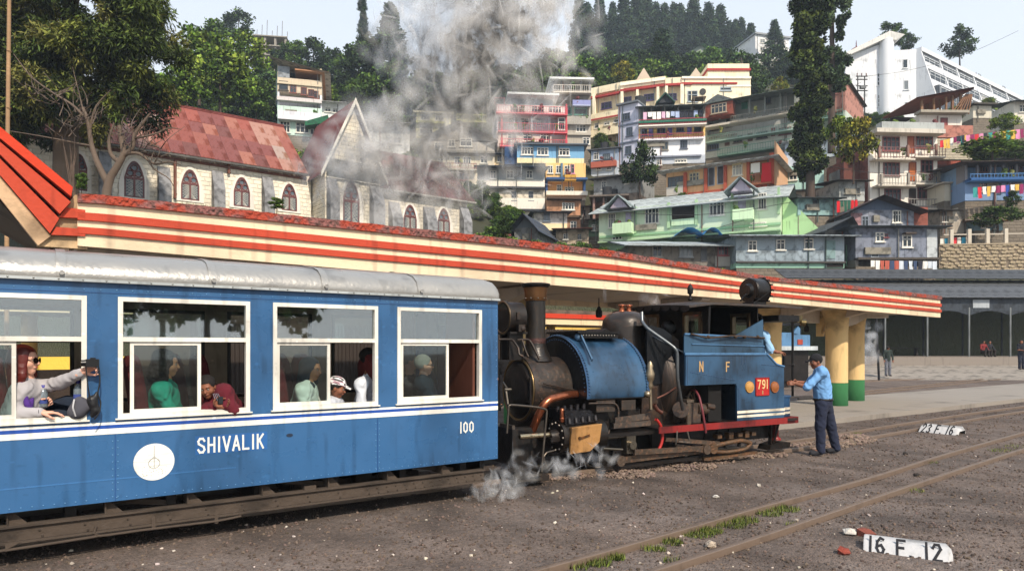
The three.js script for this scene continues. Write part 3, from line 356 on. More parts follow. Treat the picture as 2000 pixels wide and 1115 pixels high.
part('coupling', [cyl(V(s1 + 0.05, 0.33, 0), V(0.28, 0.33, 0), 0.05), cyl(V(0.26, 0.33, 0), V(0.29, 0.33, 0), 0.14, 0.14, 20)], dk2, t);
}
// ================================================================ the locomotive
const locW = new Wall(V(-0.42, 0, -9.43), 28.85);
{
const t = thing('steam_locomotive', 'blue narrow-gauge saddle-tank steam locomotive with black smokebox and tall chimney', 'locomotive', locW.o, locW.turn);
const q = (px, py, z = 0) => locW.v(px, py, z), blk = M('#2a2522', 'oil'), sooty = M('#4b423b', 'oil', { roughness: 0.55 }), grim = M('#5d5047', 'oil'), steel = M('#9a938a', 'metal', { roughness: 0.38 }), brass = M('#a8763c', 'metal', { roughness: 0.35 }), copper = M('#b3694a', 'metal', { roughness: 0.32 });
const blue = M('#2e5274', 'soot', { roughness: 0.42, clearcoat: 0.25, clearcoatRoughness: 0.3 }), red = M('#86201d', 'soot'), white = M('#e4ded0', 'grime');
const YC = 1.2, X0 = 0.6;
const ring = (x, r, tb, mat, nm, par = t) => part(nm, new THREE.TorusGeometry(r, tb, 8, 40).rotateY(Math.PI / 2).translate(x, YC, 0), mat, par);
const cx = (x0, x1, r0, r1 = r0, n = 40) => cyl(V(x0, YC, 0), V(x1, YC, 0), r0, r1, n);
// smokebox and boiler
part('smokebox', [cx(X0, 1.3, 0.46), cx(X0 - 0.02, X0 + 0.05, 0.475)], sooty, t); part('boiler', [cx(1.3, 2.75, 0.43), cx(2.75, 3.6, 0.5)], M('#4a3e36', 'oil', { roughness: 0.5 }), t);
const door = part('smokebox_door', lathe([[0, 0.12], [0.15, 0.11], [0.3, 0.075], [0.38, 0.03], [0.4, 0]], 36).rotateZ(Math.PI / 2).translate(X0 - 0.02, YC, 0), blk, t);
part('door_ring', new THREE.TorusGeometry(0.435, 0.022, 8, 44).rotateY(Math.PI / 2).translate(X0 - 0.015, YC, 0), M('#8d7654', 'metal', { roughness: 0.42 }), t);
part('door_handle', [cyl(V(X0 - 0.14, YC, 0), V(X0 - 0.24, YC, 0), 0.025), bar(V(X0 - 0.22, YC, 0), V(X0 - 0.22, YC - 0.2, 0.06), 0.022), bar(V(X0 - 0.19, YC, 0), V(X0 - 0.19, YC + 0.1, -0.14), 0.022)], steel, door); part('door_hinge', [cyl(V(X0 - 0.05, YC - 0.2, 0.4), V(X0 - 0.05, YC + 0.2, 0.4), 0.018), box(X0 - 0.07, YC + 0.12, 0.1, X0 - 0.045, YC + 0.16, 0.4), box(X0 - 0.07, YC - 0.16, 0.1, X0 - 0.045, YC - 0.12, 0.4)], blk, door);
{ const l = []; for (let i = 0; i < 40; i++) { const a = i / 40 * Math.PI * 2; for (const x of [X0 + 0.06, 1.26]) l.push(sph(x, YC + 0.462 * Math.sin(a), 0.462 * Math.cos(a), 0.012, 1, 6)); } for (let i = 0; i < 8; i++) l.push(sph(X0 + 0.1 + i * 0.075, YC - 0.12, 0.445, 0.016, 1, 6)); part('rivet', l, grim, t).userData.kind = 'stuff'; }
part('smokebox_saddle', [tr(extr([[-0.42, 0], [0.42, 0], [0.36, 0.35], [-0.36, 0.35]], 0.62), 0, 0, 0).rotateY(Math.PI / 2).translate(X0 + 0.03, 0.55, 0)], blk, t);
// chimney
const chx = 0.868; part('chimney', tr(lathe([[0.27, 1.6], [0.22, 1.66], [0.17, 1.76], [0.145, 1.86], [0.145, 2.5]], 28), chx, 0, 0), M('#37332f', 'oil', { roughness: 0.42 }), t);
part('chimney_base', tr(lathe([[0.1465, 1.78], [0.1465, 1.93]], 28), chx, 0, 0), M('#5b3f3c', 'oil'), t); part('chimney_cap', tr(lathe([[0.146, 2.46], [0.16, 2.47], [0.163, 2.58], [0.178, 2.66]], 28), chx, 0, 0), M('#7d5a3c', 'metal', { roughness: 0.4 }), t); part('chimney_rim', tr(lathe([[0.178, 2.655], [0.212, 2.69], [0.216, 2.71], [0.17, 2.72], [0.14, 2.6], [0, 2.3]], 28), chx, 0, 0), blk, t);
{ const l = []; for (let i = 0; i < 10; i++) { const a = i * 0.628; l.push(sph(chx + 0.165 * Math.cos(a), 2.5, 0.165 * Math.sin(a), 0.01, 1, 6)); } part('rivet', l, steel, t).userData.kind = 'stuff'; }
// headlamp on its bracket at the front
{ const c = q(992, 620, 0.1), L = part('headlamp', [cyl(V(0.36, c.y, 0.0), V(0.6, c.y, 0.0), 0.225, 0.225, 32), cyl(V(0.33, c.y, 0), V(0.365, c.y, 0), 0.24, 0.24, 32)], M('#2b2522', 'oil'), t); part('lens', cyl(V(0.322, c.y, 0), V(0.329, c.y, 0), 0.2, 0.2, 28), M('#15181a', 'plain', { roughness: 0.08 }), L); part('lamp_ring', new THREE.TorusGeometry(0.222, 0.018, 6, 32).rotateY(Math.PI / 2).translate(0.335, c.y, 0), M('#7a6750', 'metal'), L); each('lamp_clip', [cbox(0.45, c.y + 0.02, 0.235, 0.05, 0.1, 0.03), cbox(0.5, c.y - 0.15, 0.22, 0.1, 0.1, 0.06), sph(0.52, c.y - 0.16, 0.23, 0.045)], M('#4a3f38', 'oil'), L);
part('lamp_bracket', [box(0.36, 1.62, -0.14, 0.58, c.y - 0.21, -0.08), box(0.36, 1.62, 0.08, 0.58, c.y - 0.21, 0.14), box(0.34, c.y - 0.23, -0.2, 0.62, c.y - 0.2, 0.2)], blk, t); }
each('handrail', [tube([q(975, 663, 0.1), q(1000, 664, 0.2), q(1012, 680, 0.3), q(1014, 692, 0.34), q(1022, 696, 0.36)], 0.018, 7), tube([q(1020, 664, 0.2), q(1026, 684, 0.25), q(1032, 697, 0.28)], 0.016, 7), tube([q(1010, 664, 0.2), q(1030, 663, 0.2), q(1038, 670, 0.22), q(1054, 702, 0.3)], 0.018, 7), tube([V(0.7, YC + 0.1, 0.5), V(1.2, YC + 0.0, 0.5)], 0.012)], sooty, t);
// saddle tank
const arch = (s, b) => { const pts = []; pts.push([0.8 * s, 1.09]); for (let i = 0; i <= 18; i++) { const a = -0.08 + i / 18 * (Math.PI + 0.16); pts.push([0.815 * s * Math.cos(a) * (1 - 0.02 * Math.sin(a)), 1.19 + (0.775 * s) * Math.sin(a) * 0.995]); } pts.push([-0.8 * s, 1.09]); return pts; };
const xA = 1.21, xB = 2.25, tankB = part('saddle_tank', strip([xA, xA + 0.35, xA + 0.7, xB].map((x) => arch(1).map(([z, y]) => V(x, y, z))).reverse()), blue, t);
each('tank_end', [extr([...arch(0.995), [-0.45, 1.09], [-0.45, YC], [0.45, YC], [0.45, 1.09]].map(([z, y]) => [z, y]), 0.012).rotateY(Math.PI / 2).translate(xA, 0, 0)], M('#20262c', 'oil'), t); each('tank_end', [extr([...arch(0.995), [-0.45, 1.09], [-0.45, YC], [0.45, YC], [0.45, 1.09]], 0.012).rotateY(Math.PI / 2).translate(xB - 0.02, 0, 0)], M('#1d242b', 'oil'), t);
each('tank_bottom', [box(xA + 0.02, 1.075, 0.46, xB - 0.02, 1.089, 0.79), box(xA + 0.02, 1.075, -0.79, xB - 0.02, 1.089, -0.46)], blk, t);
each('tank_edge', [xA + 0.0, xB].map((x) => strip([x - 0.012, x + 0.045].map((xx) => arch(1.008).map(([z, y]) => V(xx, y, z))).reverse())), M('#2a4a70', 'grime'), t);
{ const l = []; for (const x of [xA + 0.02, xB - 0.01]) for (let i = 0; i < 62; i++) { const a = -0.05 + i / 61 * (Math.PI + 0.1); l.push(sph(x + 0.005, 1.19 + 0.785 * Math.sin(a), 0.824 * Math.cos(a), 0.0115, 1, 6)); } for (let i = 0; i < 40; i++) { const a = i / 39 * Math.PI; l.push(sph(xA - 0.004, 1.19 + 0.72 * Math.sin(a), 0.75 * Math.cos(a), 0.011, 1, 6)); } part('rivet', l, M('#35506e', 'paint'), t).userData.kind = 'stuff'; }
part('tank_stay', [bar(V(xA + 0.18, 1.96, 0.4), V(xA + 0.1, 1.62, 0.78), 0.02, 0.05), sph(xA + 0.17, 1.95, 0.35, 0.06)], M('#4d6a86', 'paint'), t);
part('coal_box', [box(xA + 0.15, 1.93, -0.4, xA + 0.82, 2.0, 0.42), box(xA + 0.1, 2.0, -0.42, xA + 0.86, 2.03, 0.44), tr(extr([[0, 0], [0.3, -0.16], [0.32, -0.1], [0.05, 0.04]], 0.5), xA + 0.72, 2.04, -0.3)], M('#1d1b1a', 'oil'), t); { const l = []; for (let i = 0; i < 12; i++) l.push(sph(xA + 0.2 + i * 0.05, 1.97, 0.425, 0.013, 1, 6)); part('rivet', l, steel, t).userData.kind = 'stuff'; }
// dome, safety valves, firebox
part('steam_dome', tr(lathe([[0.42, 1.3], [0.405, 1.62], [0.385, 1.8], [0.37, 1.93], [0.37, 2.1], [0.35, 2.22], [0.28, 2.31], [0.14, 2.355], [0, 2.36]], 32), 2.5, 0, 0), M('#423a34', 'oil', { roughness: 0.42 }), t); each('safety_valve', [2.43, 2.57].map((x) => tr(lathe([[0.05, 0], [0.05, 0.03], [0.038, 0.04], [0.038, 0.1], [0.055, 0.11], [0.055, 0.13], [0, 0.14]], 14), x, 2.33, 0)), copper, t);
part('firebox', [tr(extr([[-0.56, 0.5], [0.56, 0.5], [0.58, 1.2], [0.5, 1.55], [0.3, 1.72], [0, 1.78], [-0.3, 1.72], [-0.5, 1.55], [-0.58, 1.2]], 0.75), 0, 0, 0).rotateY(Math.PI / 2).translate(2.35, 0, 0)], M('#4d3f36', 'oil', { roughness: 0.5 }), t);
part('boiler_shoulder', lathe([[0.74, 0], [0.7, 0.12], [0.6, 0.2], [0.45, 0.24]], 32).rotateZ(Math.PI / 2).translate(2.9, 1.25, 0), M('#3a3029', 'oil'), t);
// side tank and bunker sheets with cut-out
const zs = 0.9, S = (px, py) => locW.at(px, py, zs); const sheetPts = [S(1340, 692), [2.905, 1.235], [3.93, 1.235], [3.96, 1.2], [3.965, 0.66], [5.03, 0.66], S(1532, 718), S(1518, 713), S(1508, 702), S(1497, 692)];
for (const z of [zs - 0.03, -zs]) part('side_tank', tr(extr(sheetPts, 0.03), 0, 0, z), blue, t); part('side_tank', [box(2.9, 1.24, -zs + 0.031, 2.93, 1.69, zs - 0.031), box(2.931, 1.236, 0.45, 3.93, 1.25, zs - 0.031), box(3.965, 0.66, 0.3, 3.99, 1.235, zs - 0.031)], M('#1f2c3c', 'oil'), t); part('bunker', [box(5.0, 0.66, -zs + 0.031, 5.03, 1.48, zs - 0.031)], blue, t);
const upPts = [S(1338, 692), S(1338, 651), S(1432, 654), S(1494, 622), S(1495, 691)].map((p) => [p[0], p[1] + 0.004]); for (const z of [zs - 0.05, -zs + 0.03]) part('cab_side', tr(extr([[2.905, 1.7], [2.905, 1.995], S(1440, 655), S(1494, 624), S(1495, 690)], 0.02), 0, 0, z), M('#30526f', 'soot'), t);
each('side_rail', [hbar(q(1338, 691, zs + 0.012), q(1497, 691, zs + 0.012), 0.02, 0.035), hbar(q(1338, 652, zs - 0.02), q(1494, 660, zs - 0.02), 0.02, 0.025), hbar(q(1352, 672, zs - 0.02), q(1494, 676, zs - 0.02), 0.015, 0.012), tube([q(1497, 690, zs), q(1507, 700, zs), q(1517, 711, zs), q(1532, 716, zs)], 0.018)], M('#4f7ba6', 'paint'), t);
part('pipe_run', [tube([q(1350, 652, zs + 0.01), q(1385, 660, zs + 0.03), q(1430, 656, zs + 0.03), q(1494, 660, zs + 0.03)], 0.013), ...[1384, 1437, 1455, 1481].map((px) => sph(...q(px, 658, zs + 0.03).toArray(), 0.028, 1, 8))], M('#5e4c3c', 'oil'), t);
{ const l = [], dot = (px, py) => l.push(sph(...q(px, py, zs).toArray(), 0.009, 1, 6)); for (let i = 0; i < 26; i++) { dot(1343, lerp(698, 750, i / 25)); dot(lerp(1350, 1435, i / 25), lerp(727, 742, i / 25)); dot(1444, lerp(760, 800, i / 25)); } for (let i = 0; i < 14; i++) { dot(lerp(1490, 1530, i / 13), lerp(712, 716, i / 13)); dot(1450 + (i % 2) * 6, lerp(692, 712, i / 13)); } for (const [x, y] of [[1489, 712], [1494, 712], [1489, 721], [1494, 721]]) dot(x, y); part('rivet', l, M('#2e4a6c', 'paint'), t).userData.kind = 'stuff'; }
// lettering, plate, reflectors
const gold = M('#c4a070', 'paint'); for (const [ch, px] of [['N', 1366], ['F', 1418]]) { const p = q(px, 725, zs), [g] = letters(ch, 0.14, null, 0.006); part('lettering', tr(merge(g), p.x, p.y, zs + 0.004), gold, t); }
{ const p = q(1489, 755, zs), pl = part('number_plate', tr(extr([[-0.155, -0.135], [-0.145, -0.145], [0.145, -0.145], [0.155, -0.135], [0.155, 0.135], [0.145, 0.145], [-0.145, 0.145], [-0.155, 0.135]], 0.012), p.x, p.y, zs + 0.001), M('#b81f1b', 'paint'), t); const [g, w] = letters('791', 0.135, null, 0.006), gm = merge(g); gm.scale(1.0, 1, 1); part('lettering', tr(gm, p.x - w / 2 + 0.01, p.y - 0.03, zs + 0.016), M('#e6c68a', 'paint'), pl); const [g2] = letters('B', 0.05, null, 0.005); part('lettering', tr(merge(g2), p.x - 0.014, p.y - 0.115, zs + 0.0155), gold, pl); part('plate_edge', [[-0.15, 0, 0.008, 0.28], [0.15, 0, 0.008, 0.28], [0, -0.14, 0.29, 0.008], [0, 0.14, 0.29, 0.008]].map(([x, y, w2, h]) => cbox(p.x + x, p.y + y, zs + 0.014, w2, h, 0.008)), M('#7c1512', 'paint'), pl);
for (const px of [1464, 1513]) { const r = q(px, 756, zs); part('reflector', [tr(new THREE.CylinderGeometry(0.088, 0.094, 0.02, 28).rotateX(Math.PI / 2), r.x, r.y, zs + 0.011), tr(new THREE.SphereGeometry(0.2, 20, 8, 0, Math.PI * 2, 0, 0.42).rotateX(Math.PI / 2), r.x, r.y, zs - 0.165)], M(px < 1500 ? '#c08f4c' : '#96592e', 'paint', { roughness: 0.25 }), t); } }
// stripes, running board, rear step
const yw = (py) => locW.at(1500, py, zs)[1]; for (const [a, b] of [[799, 804], [807.5, 812]]) part('stripe', box(3.965, yw(b) - 0.0, zs + 0.0005, 5.04, yw(a), zs + 0.004), white, t);
part('running_board', [box(2.35, 0.605, -0.93, 5.32, 0.64, 0.93)], M('#3a3330', 'oil'), t); part('board_edge', [box(2.36, 0.565, 0.931, 5.05, 0.66, 0.95)], red, t); part('valance', box(2.5, 0.3, 0.6, 5.0, 0.604, 0.62), blk, t);
{ const tb = part('rear_box', [tr(lathe([[0, 0.66], [0.2, 0.66], [0.2, 0.97], [0.215, 0.975], [0.215, 1.0], [0, 1.0]], 22), 5.2, 0, 0.62), box(5.031, 0.66, -0.8, 5.24, 0.97, 0.6)], M('#2a5078', 'soot'), t); for (const [a, b] of [[799, 804], [807.5, 812]]) part('stripe', tr(lathe([[0.203, yw(b)], [0.203, yw(a)]], 22), 5.2, 0, 0.62), white, tb); part('buffer_beam', box(5.0, 0.55, -0.9, 5.4, 0.655, 0.88), M('#6e1816', 'paint'), t); part('buffer_stand', tr(lathe([[0.09, 0.24], [0.09, 0.27], [0.055, 0.29], [0.05, 0.5], [0.075, 0.55]], 16), 5.24, 0, 0.55), red, t); each('rail_guard', [tr(extr([[0, 0], [0.5, 0.02], [0.52, 0.1], [0.3, 0.12], [0.05, 0.08]], 0.25), 4.95, 0.1, 0.42), bar(V(4.95, 0.55, 0.7), V(5.05, 0.14, 0.6), 0.06, 0.03), bar(V(5.12, 0.55, 0.72), V(5.1, 0.16, 0.62), 0.03)], blk, t); }
// cab: plates with windows, roof with fringed edges, lamp on the roof, posts
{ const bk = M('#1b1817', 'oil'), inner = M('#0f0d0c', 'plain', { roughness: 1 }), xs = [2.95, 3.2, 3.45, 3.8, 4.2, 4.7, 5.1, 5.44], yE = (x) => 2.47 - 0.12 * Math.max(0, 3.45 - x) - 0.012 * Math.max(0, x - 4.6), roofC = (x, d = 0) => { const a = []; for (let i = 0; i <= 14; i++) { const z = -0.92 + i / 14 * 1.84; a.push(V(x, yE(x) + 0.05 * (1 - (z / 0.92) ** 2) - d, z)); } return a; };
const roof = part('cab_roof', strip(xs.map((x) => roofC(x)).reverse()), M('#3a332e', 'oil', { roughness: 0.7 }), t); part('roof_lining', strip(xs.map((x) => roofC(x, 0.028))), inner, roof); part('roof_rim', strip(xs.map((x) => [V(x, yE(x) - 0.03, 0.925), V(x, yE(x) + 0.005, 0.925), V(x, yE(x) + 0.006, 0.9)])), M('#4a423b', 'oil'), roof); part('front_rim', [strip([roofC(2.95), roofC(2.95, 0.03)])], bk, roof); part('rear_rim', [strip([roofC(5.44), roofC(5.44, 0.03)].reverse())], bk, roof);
const fr = []; for (let i = 0; i < 9; i++) { const z = -0.84 + i * 0.21; fr.push(tr(extr([[-0.1, 0], [0.1, 0], [0.07, -0.05], [0, -0.07], [-0.07, -0.05]], 0.008).rotateY(Math.PI / 2), 2.95, yE(2.95) + 0.05 * (1 - (z / 0.92) ** 2) - 0.028, z)); } part('roof_fringe', fr, bk, roof).userData.kind = 'stuff';
const plate = (nm, x) => { const p = part(nm, tr(extr([[-0.82, 1.66], [0.82, 1.66], [0.82, 2.43], [0, 2.48], [-0.82, 2.43]], 0.02, [-0.48, 0.48].map((c) => [[c - 0.17, 2.0], [c + 0.17, 2.0], [c + 0.17, 2.32], [c - 0.17, 2.32]])).rotateY(Math.PI / 2), x, 0, 0), bk, t); for (const c of [-0.48, 0.48]) { const l = [[c - 0.2, c - 0.15, 1.97, 2.35], [c + 0.15, c + 0.2, 1.97, 2.35]].map(([a, b, y0, y1]) => box(x - 0.03, y0, a, x + 0.05, y1, b)).concat([box(x - 0.03, 1.97, c - 0.149, x + 0.05, 2.02, c + 0.149), box(x - 0.03, 2.3, c - 0.149, x + 0.05, 2.35, c + 0.149)]); part('cab_window', l, M('#8a745c', 'metal', { roughness: 0.5 }), p); part('pane', box(x + 0.008, 2.02, c - 0.15, x + 0.012, 2.3, c + 0.15), GLASS, p); } }; plate('spectacle_plate', 3.45); plate('spectacle_plate', 4.5);
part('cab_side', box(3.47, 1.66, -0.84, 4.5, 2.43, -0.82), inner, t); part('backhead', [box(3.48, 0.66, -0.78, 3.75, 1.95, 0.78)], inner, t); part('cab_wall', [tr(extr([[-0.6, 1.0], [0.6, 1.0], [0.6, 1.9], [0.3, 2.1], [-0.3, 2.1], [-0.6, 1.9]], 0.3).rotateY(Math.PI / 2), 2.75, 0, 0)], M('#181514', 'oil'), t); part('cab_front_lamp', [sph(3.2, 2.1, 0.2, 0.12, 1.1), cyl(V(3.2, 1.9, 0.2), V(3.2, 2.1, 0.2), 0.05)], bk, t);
each('cab_post', [cyl(V(3.42, 1.99, 0.84), V(3.42, 2.43, 0.86), 0.022), ...[4.55, 4.72, 4.62].map((x, i) => tube([V(x, 2.32, 0.7), V(x + 0.03, 2.15, 0.72), V(x - 0.08, 2.0, 0.74)], 0.014))], bk, t); part('whistle', tr(lathe([[0, 0], [0.035, 0], [0.035, 0.03], [0.02, 0.05], [0.02, 0.1], [0.045, 0.12], [0.05, 0.2], [0.03, 0.25], [0.01, 0.27], [0, 0.3]], 14), 3.85, 2.57, 0.0), bk, t);
const lc = q(1474, 568, 0.0), hl = part('headlamp', [cyl(V(lc.x - 0.12, lc.y, 0), V(lc.x + 0.16, lc.y, 0), 0.22, 0.22, 36), cyl(V(lc.x + 0.16, lc.y, 0), V(lc.x + 0.2, lc.y, 0), 0.235, 0.2, 36), cyl(V(lc.x - 0.15, lc.y, 0), V(lc.x - 0.121, lc.y, 0), 0.21, 0.22, 36), cyl(V(lc.x - 0.2, lc.y, 0), V(lc.x - 0.151, lc.y, 0), 0.09, 0.13, 24), ...Array.from({ length: 14 }, (_, i) => { const a = i * 0.449; return cbox(lc.x + 0.19, lc.y + 0.23 * Math.sin(a), 0.23 * Math.cos(a), 0.05, 0.03, 0.03); })], M('#24211f', 'oil', { roughness: 0.4 }), t); part('lamp_bracket', [box(lc.x - 0.16, 2.52, -0.12, lc.x + 0.16, lc.y - 0.2, 0.12), bar(V(lc.x - 0.25, 2.55, 0.2), V(lc.x + 0.2, lc.y + 0.02, 0.23), 0.014), bar(V(lc.x - 0.4, 2.6, 0.05), V(lc.x - 0.3, 2.72, 0.1), 0.02)], bk, hl);
const pp = q(1547, 775, 0.7); part('grab_post', [cyl(V(pp.x, 0.98, 0.72), V(pp.x, 2.34, 0.72), 0.02), bar(V(5.02, 1.5, 0.72), V(pp.x, 1.5, 0.72), 0.018), sph(pp.x, 1.5, 0.72, 0.03), bar(V(5.25, 1.5, 0.72), V(5.25, 1.7, 0.72), 0.03)], bk, t); part('tail_lamp', [cbox(pp.x + 0.06, 2.27, 0.76, 0.13, 0.12, 0.12), cyl(V(pp.x + 0.1, 2.21, 0.8), V(pp.x + 0.16, 2.2, 0.84), 0.05, 0.06)], M('#7a6a48', 'metal'), t); part('rear_screen', box(4.9, 2.22, -0.9, 5.4, 2.32, 0.9), bk, t); }
// pipes and fittings between dome and cab
part('injector_pipe', tube([q(1254, 610, 0.5), q(1255, 628, 0.55), q(1266, 642, 0.65), q(1300, 666, 0.85), q(1318, 680, 0.95), q(1323, 692, 0.97), q(1324, 740, 0.97), q(1330, 778, 0.95), q(1334, 800, 0.9)], 0.026, 10, 60), M('#73777a', 'metal', { roughness: 0.45 }), t);
part('fender_pipe', tube([q(1262, 650, 0.5), q(1290, 665, 0.7), q(1338, 690, 0.85)], 0.014), M('#2c3948', 'oil'), t);
part('tank_front', [tr(extr([[2.42, 1.25], [2.9, 1.25], [2.9, 1.98], [2.72, 2.08], [2.5, 2.12], [2.42, 2.1]], 0.03), 0, 0, 0.58), strip([0, 1, 2, 3, 4, 5, 6].map((i) => { const a = i / 6; return [V(2.4 + 0.5 * a, 2.12 - 0.13 * a * a, 0.6), V(2.4 + 0.5 * a, 2.12 - 0.13 * a * a, -0.7)]; }))], M('#151a21', 'oil'), t);
part('clack_valve', [tr(lathe([[0.03, 0], [0.05, 0.05], [0.035, 0.1], [0.06, 0.14], [0.07, 0.22], [0.04, 0.3], [0.05, 0.34], [0.02, 0.4]], 12), ...q(1270, 760, 0.8).toArray()), cyl(q(1272, 800, 0.82), q(1270, 755, 0.8), 0.022), sph(...q(1265, 770, 0.83).toArray(), 0.05)], M('#a09078', 'metal'), t); each('drain_pipe', [tube([q(1283, 778, 0.8), q(1300, 770, 0.8), q(1320, 757, 0.75)], 0.014), tube([q(1278, 790, 0.85), q(1284, 800, 0.85), q(1293, 806, 0.86)], 0.03)], M('#8d5f52', 'metal'), t);
// pump, hand wheel and red hose in the cut-out
part('air_pump', [cyl(q(1318, 806, 0.6), q(1318, 806, 0.62).setX(3.15), 0.14, 0.14, 24), cyl(q(1330, 800, 0.62), q(1330, 800, 0.82), 0.12, 0.12, 24), box(3.1, 0.65, 0.6, 3.35, 0.95, 0.75), cyl(V(3.3, 0.86, 0.7), V(3.5, 0.84, 0.7), 0.09), cyl(V(3.45, 0.9, 0.76), V(3.6, 0.88, 0.76), 0.05)], grim, t); part('pump_strap', [box(2.98, 0.65, 0.83, 3.04, 1.0, 0.86), box(2.96, 0.98, 0.75, 3.1, 1.02, 0.87)], M('#7d6f60', 'oil'), t);
{ const c = q(1356, 785, 0.5), l = [new THREE.TorusGeometry(0.2, 0.016, 8, 32).rotateY(0.3).translate(c.x, c.y, c.z)]; for (let i = 0; i < 6; i++) { const a = i * Math.PI / 6; l.push(bar(V(c.x - 0.2 * Math.cos(a), c.y - 0.2 * Math.sin(a), c.z), V(c.x + 0.2 * Math.cos(a), c.y + 0.2 * Math.sin(a), c.z), 0.014)); } part('hand_wheel', l, M('#8a7a66', 'oil'), t); }
part('air_hose', tube([q(1351, 762, 0.6), q(1358, 762, 0.75), q(1366, 775, 0.88), q(1372, 800, 0.96), q(1377, 830, 0.965), q(1379, 845, 0.95)], 0.018), M('#6b2a30', 'plain', { roughness: 0.6 }), t); each('brake_rod', [bar(V(3.2, 1.0, 0.4), V(3.9, 1.1, 0.4), 0.022), bar(V(3.5, 0.85, 0.5), V(3.75, 0.95, 0.5), 0.016), cyl(V(3.6, 0.64, 0.2), V(3.6, 0.8, 0.2), 0.28, 0.18, 20)], grim, t); part('ash_pan', [box(2.95, 0.64, -0.8, 3.96, 1.3, -0.3)], M('#120f0e', 'oil'), t);
// frames, wheels, cylinder, motion
each('main_frame', [box(0.1, 0.3, 0.44, 4.95, 0.58, 0.47), box(0.1, 0.3, -0.47, 4.95, 0.58, -0.44), box(0.6, 0.55, -0.85, 2.4, 0.6, 0.85), box(1.4, 0.62, 0.55, 2.3, 0.9, 0.6)], blk, t); part('buffer_beam', [box(0.02, 0.28, -0.85, 0.1, 0.75, 0.85), box(0.1, 0.2, 0.4, 0.5, 0.72, 0.55)], M('#2e2b29', 'oil'), t);
for (const x of [1.72, 3.28]) for (const z of [0.3, -0.3]) { const w = part('wheel', [cyl(V(x, 0.36, z - 0.04), V(x, 0.36, z + 0.04), 0.34, 0.34, 36), cyl(V(x, 0.36, z + 0.04), V(x, 0.36, z + 0.08), 0.09)], M('#241f1c', 'oil'), t); if (z > 0) { const l = []; for (let i = 0; i < 8; i++) { const a = i * Math.PI / 4; l.push(bar(V(x, 0.36, z + 0.05), V(x + 0.28 * Math.cos(a), 0.36 + 0.28 * Math.sin(a), z + 0.045), 0.03)); } part('spoke', l, M('#3a2f29', 'oil'), w); part('tyre', new THREE.TorusGeometry(0.32, 0.02, 8, 36).translate(x, 0.36, z + 0.04), M('#8a8078', 'metal'), w); } }
part('wheel_guard', [tr(new THREE.TorusGeometry(0.3, 0.022, 8, 16, 1.9), 0, 0, 0).rotateZ(-0.95).translate(q(1262, 838, 0.85).x, 0.52, 0.86)], M('#b02a24', 'paint'), t);
{ const zc = 0.95; // steam chest and cylinder, their slanting cover of stained brass
const cv = [q(1115, 836, zc), q(1173, 828, zc), q(1168, 862, zc), q(1150, 880, zc), q(1112, 886, zc)]; const cy = part('cylinder', [cyl(q(1092, 852, 0.75).setZ(0.75), q(1172, 852, 0.75).setY(q(1092, 852, 0.75).y).setZ(0.75), 0.2, 0.2, 28), cyl(V(q(1092, 852, 0.75).x - 0.05, q(1092, 852, 0.75).y, 0.75), V(q(1092, 852, 0.75).x, q(1092, 852, 0.75).y, 0.75), 0.215, 0.215, 28), cyl(V(q(1092, 852, 0.75).x - 0.16, q(1092, 852, 0.75).y, 0.75), V(q(1092, 852, 0.75).x - 0.05, q(1092, 852, 0.75).y, 0.75), 0.08, 0.1, 20)], M('#2b2622', 'oil'), t);
part('cylinder_cover', [tr(extr(cv.map((p) => [p.x, p.y]).reverse(), 0.03, [], 0.006), 0, 0, zc), tr(extr([cv[0], cv[1], cv[1].clone().setY(cv[1].y - 0.05), cv[0].clone().setY(cv[0].y - 0.05)].map((p) => [p.x, p.y]).reverse(), 0.2), 0, 0, zc - 0.21)], new THREE.MeshStandardMaterial({ color: 0xb08450, map: T.soot, roughness: 0.42, metalness: 0.25, bumpMap: T.fine, bumpScale: 0.004 }), cy); part('cover_boss', [tr(new THREE.CylinderGeometry(0.02, 0.025, 0.03, 12).rotateX(Math.PI / 2), ...q(1133, 856, zc + 0.045).toArray()), bar(q(1136, 856, zc + 0.04), q(1152, 850, zc + 0.04), 0.03, 0.012)], M('#6e4a20', 'oil'), cy);
{ const l = [], c = q(1092, 852, 0.75); for (let i = 0; i < 12; i++) { const a = i * 0.524; l.push(sph(c.x - 0.055, c.y + 0.18 * Math.sin(a), 0.75 + 0.18 * Math.cos(a), 0.016, 1, 6)); } part('stud', l, steel, cy).userData.kind = 'stuff'; }
const a = q(1108, 832, 0.94), b = q(1172, 824, 0.94); part('steam_chest', [tr(extr([[a.x, a.y], [b.x, b.y], [b.x - 0.12, b.y + 0.16], [a.x - 0.02, a.y + 0.2]], 0.4), 0, 0, 0.5)], M('#25262b', 'oil', { roughness: 0.35 }), t); const l = []; for (let i = 0; i < 5; i++) { const p = a.clone().lerp(b, 0.1 + i * 0.2); l.push(cyl(V(p.x, p.y + 0.02, 0.92), V(p.x, p.y + 0.09, 0.9), 0.024, 0.024, 8), cyl(V(p.x - 0.06, p.y + 0.17, 0.72), V(p.x - 0.06, p.y + 0.24, 0.72), 0.024, 0.024, 8)); } part('stud', l, M('#34363c', 'oil'), t).userData.kind = 'stuff';
part('piston_rod', [cyl(q(1015, 853, 0.75), V(q(1078, 853, 0.75).x, q(1015, 853, 0.75).y, 0.75), 0.033, 0.033, 16)], M('#b9a98c', 'metal', { roughness: 0.25 }), t); part('lubricator', [tr(lathe([[0, 0], [0.03, 0], [0.03, 0.15], [0.02, 0.18], [0, 0.18]], 12), ...q(1098, 824, 0.85).toArray()), tr(lathe([[0.033, 0.03], [0.036, 0.04], [0.036, 0.05], [0.033, 0.06]], 12), ...q(1098, 824, 0.85).toArray())], copper, t);
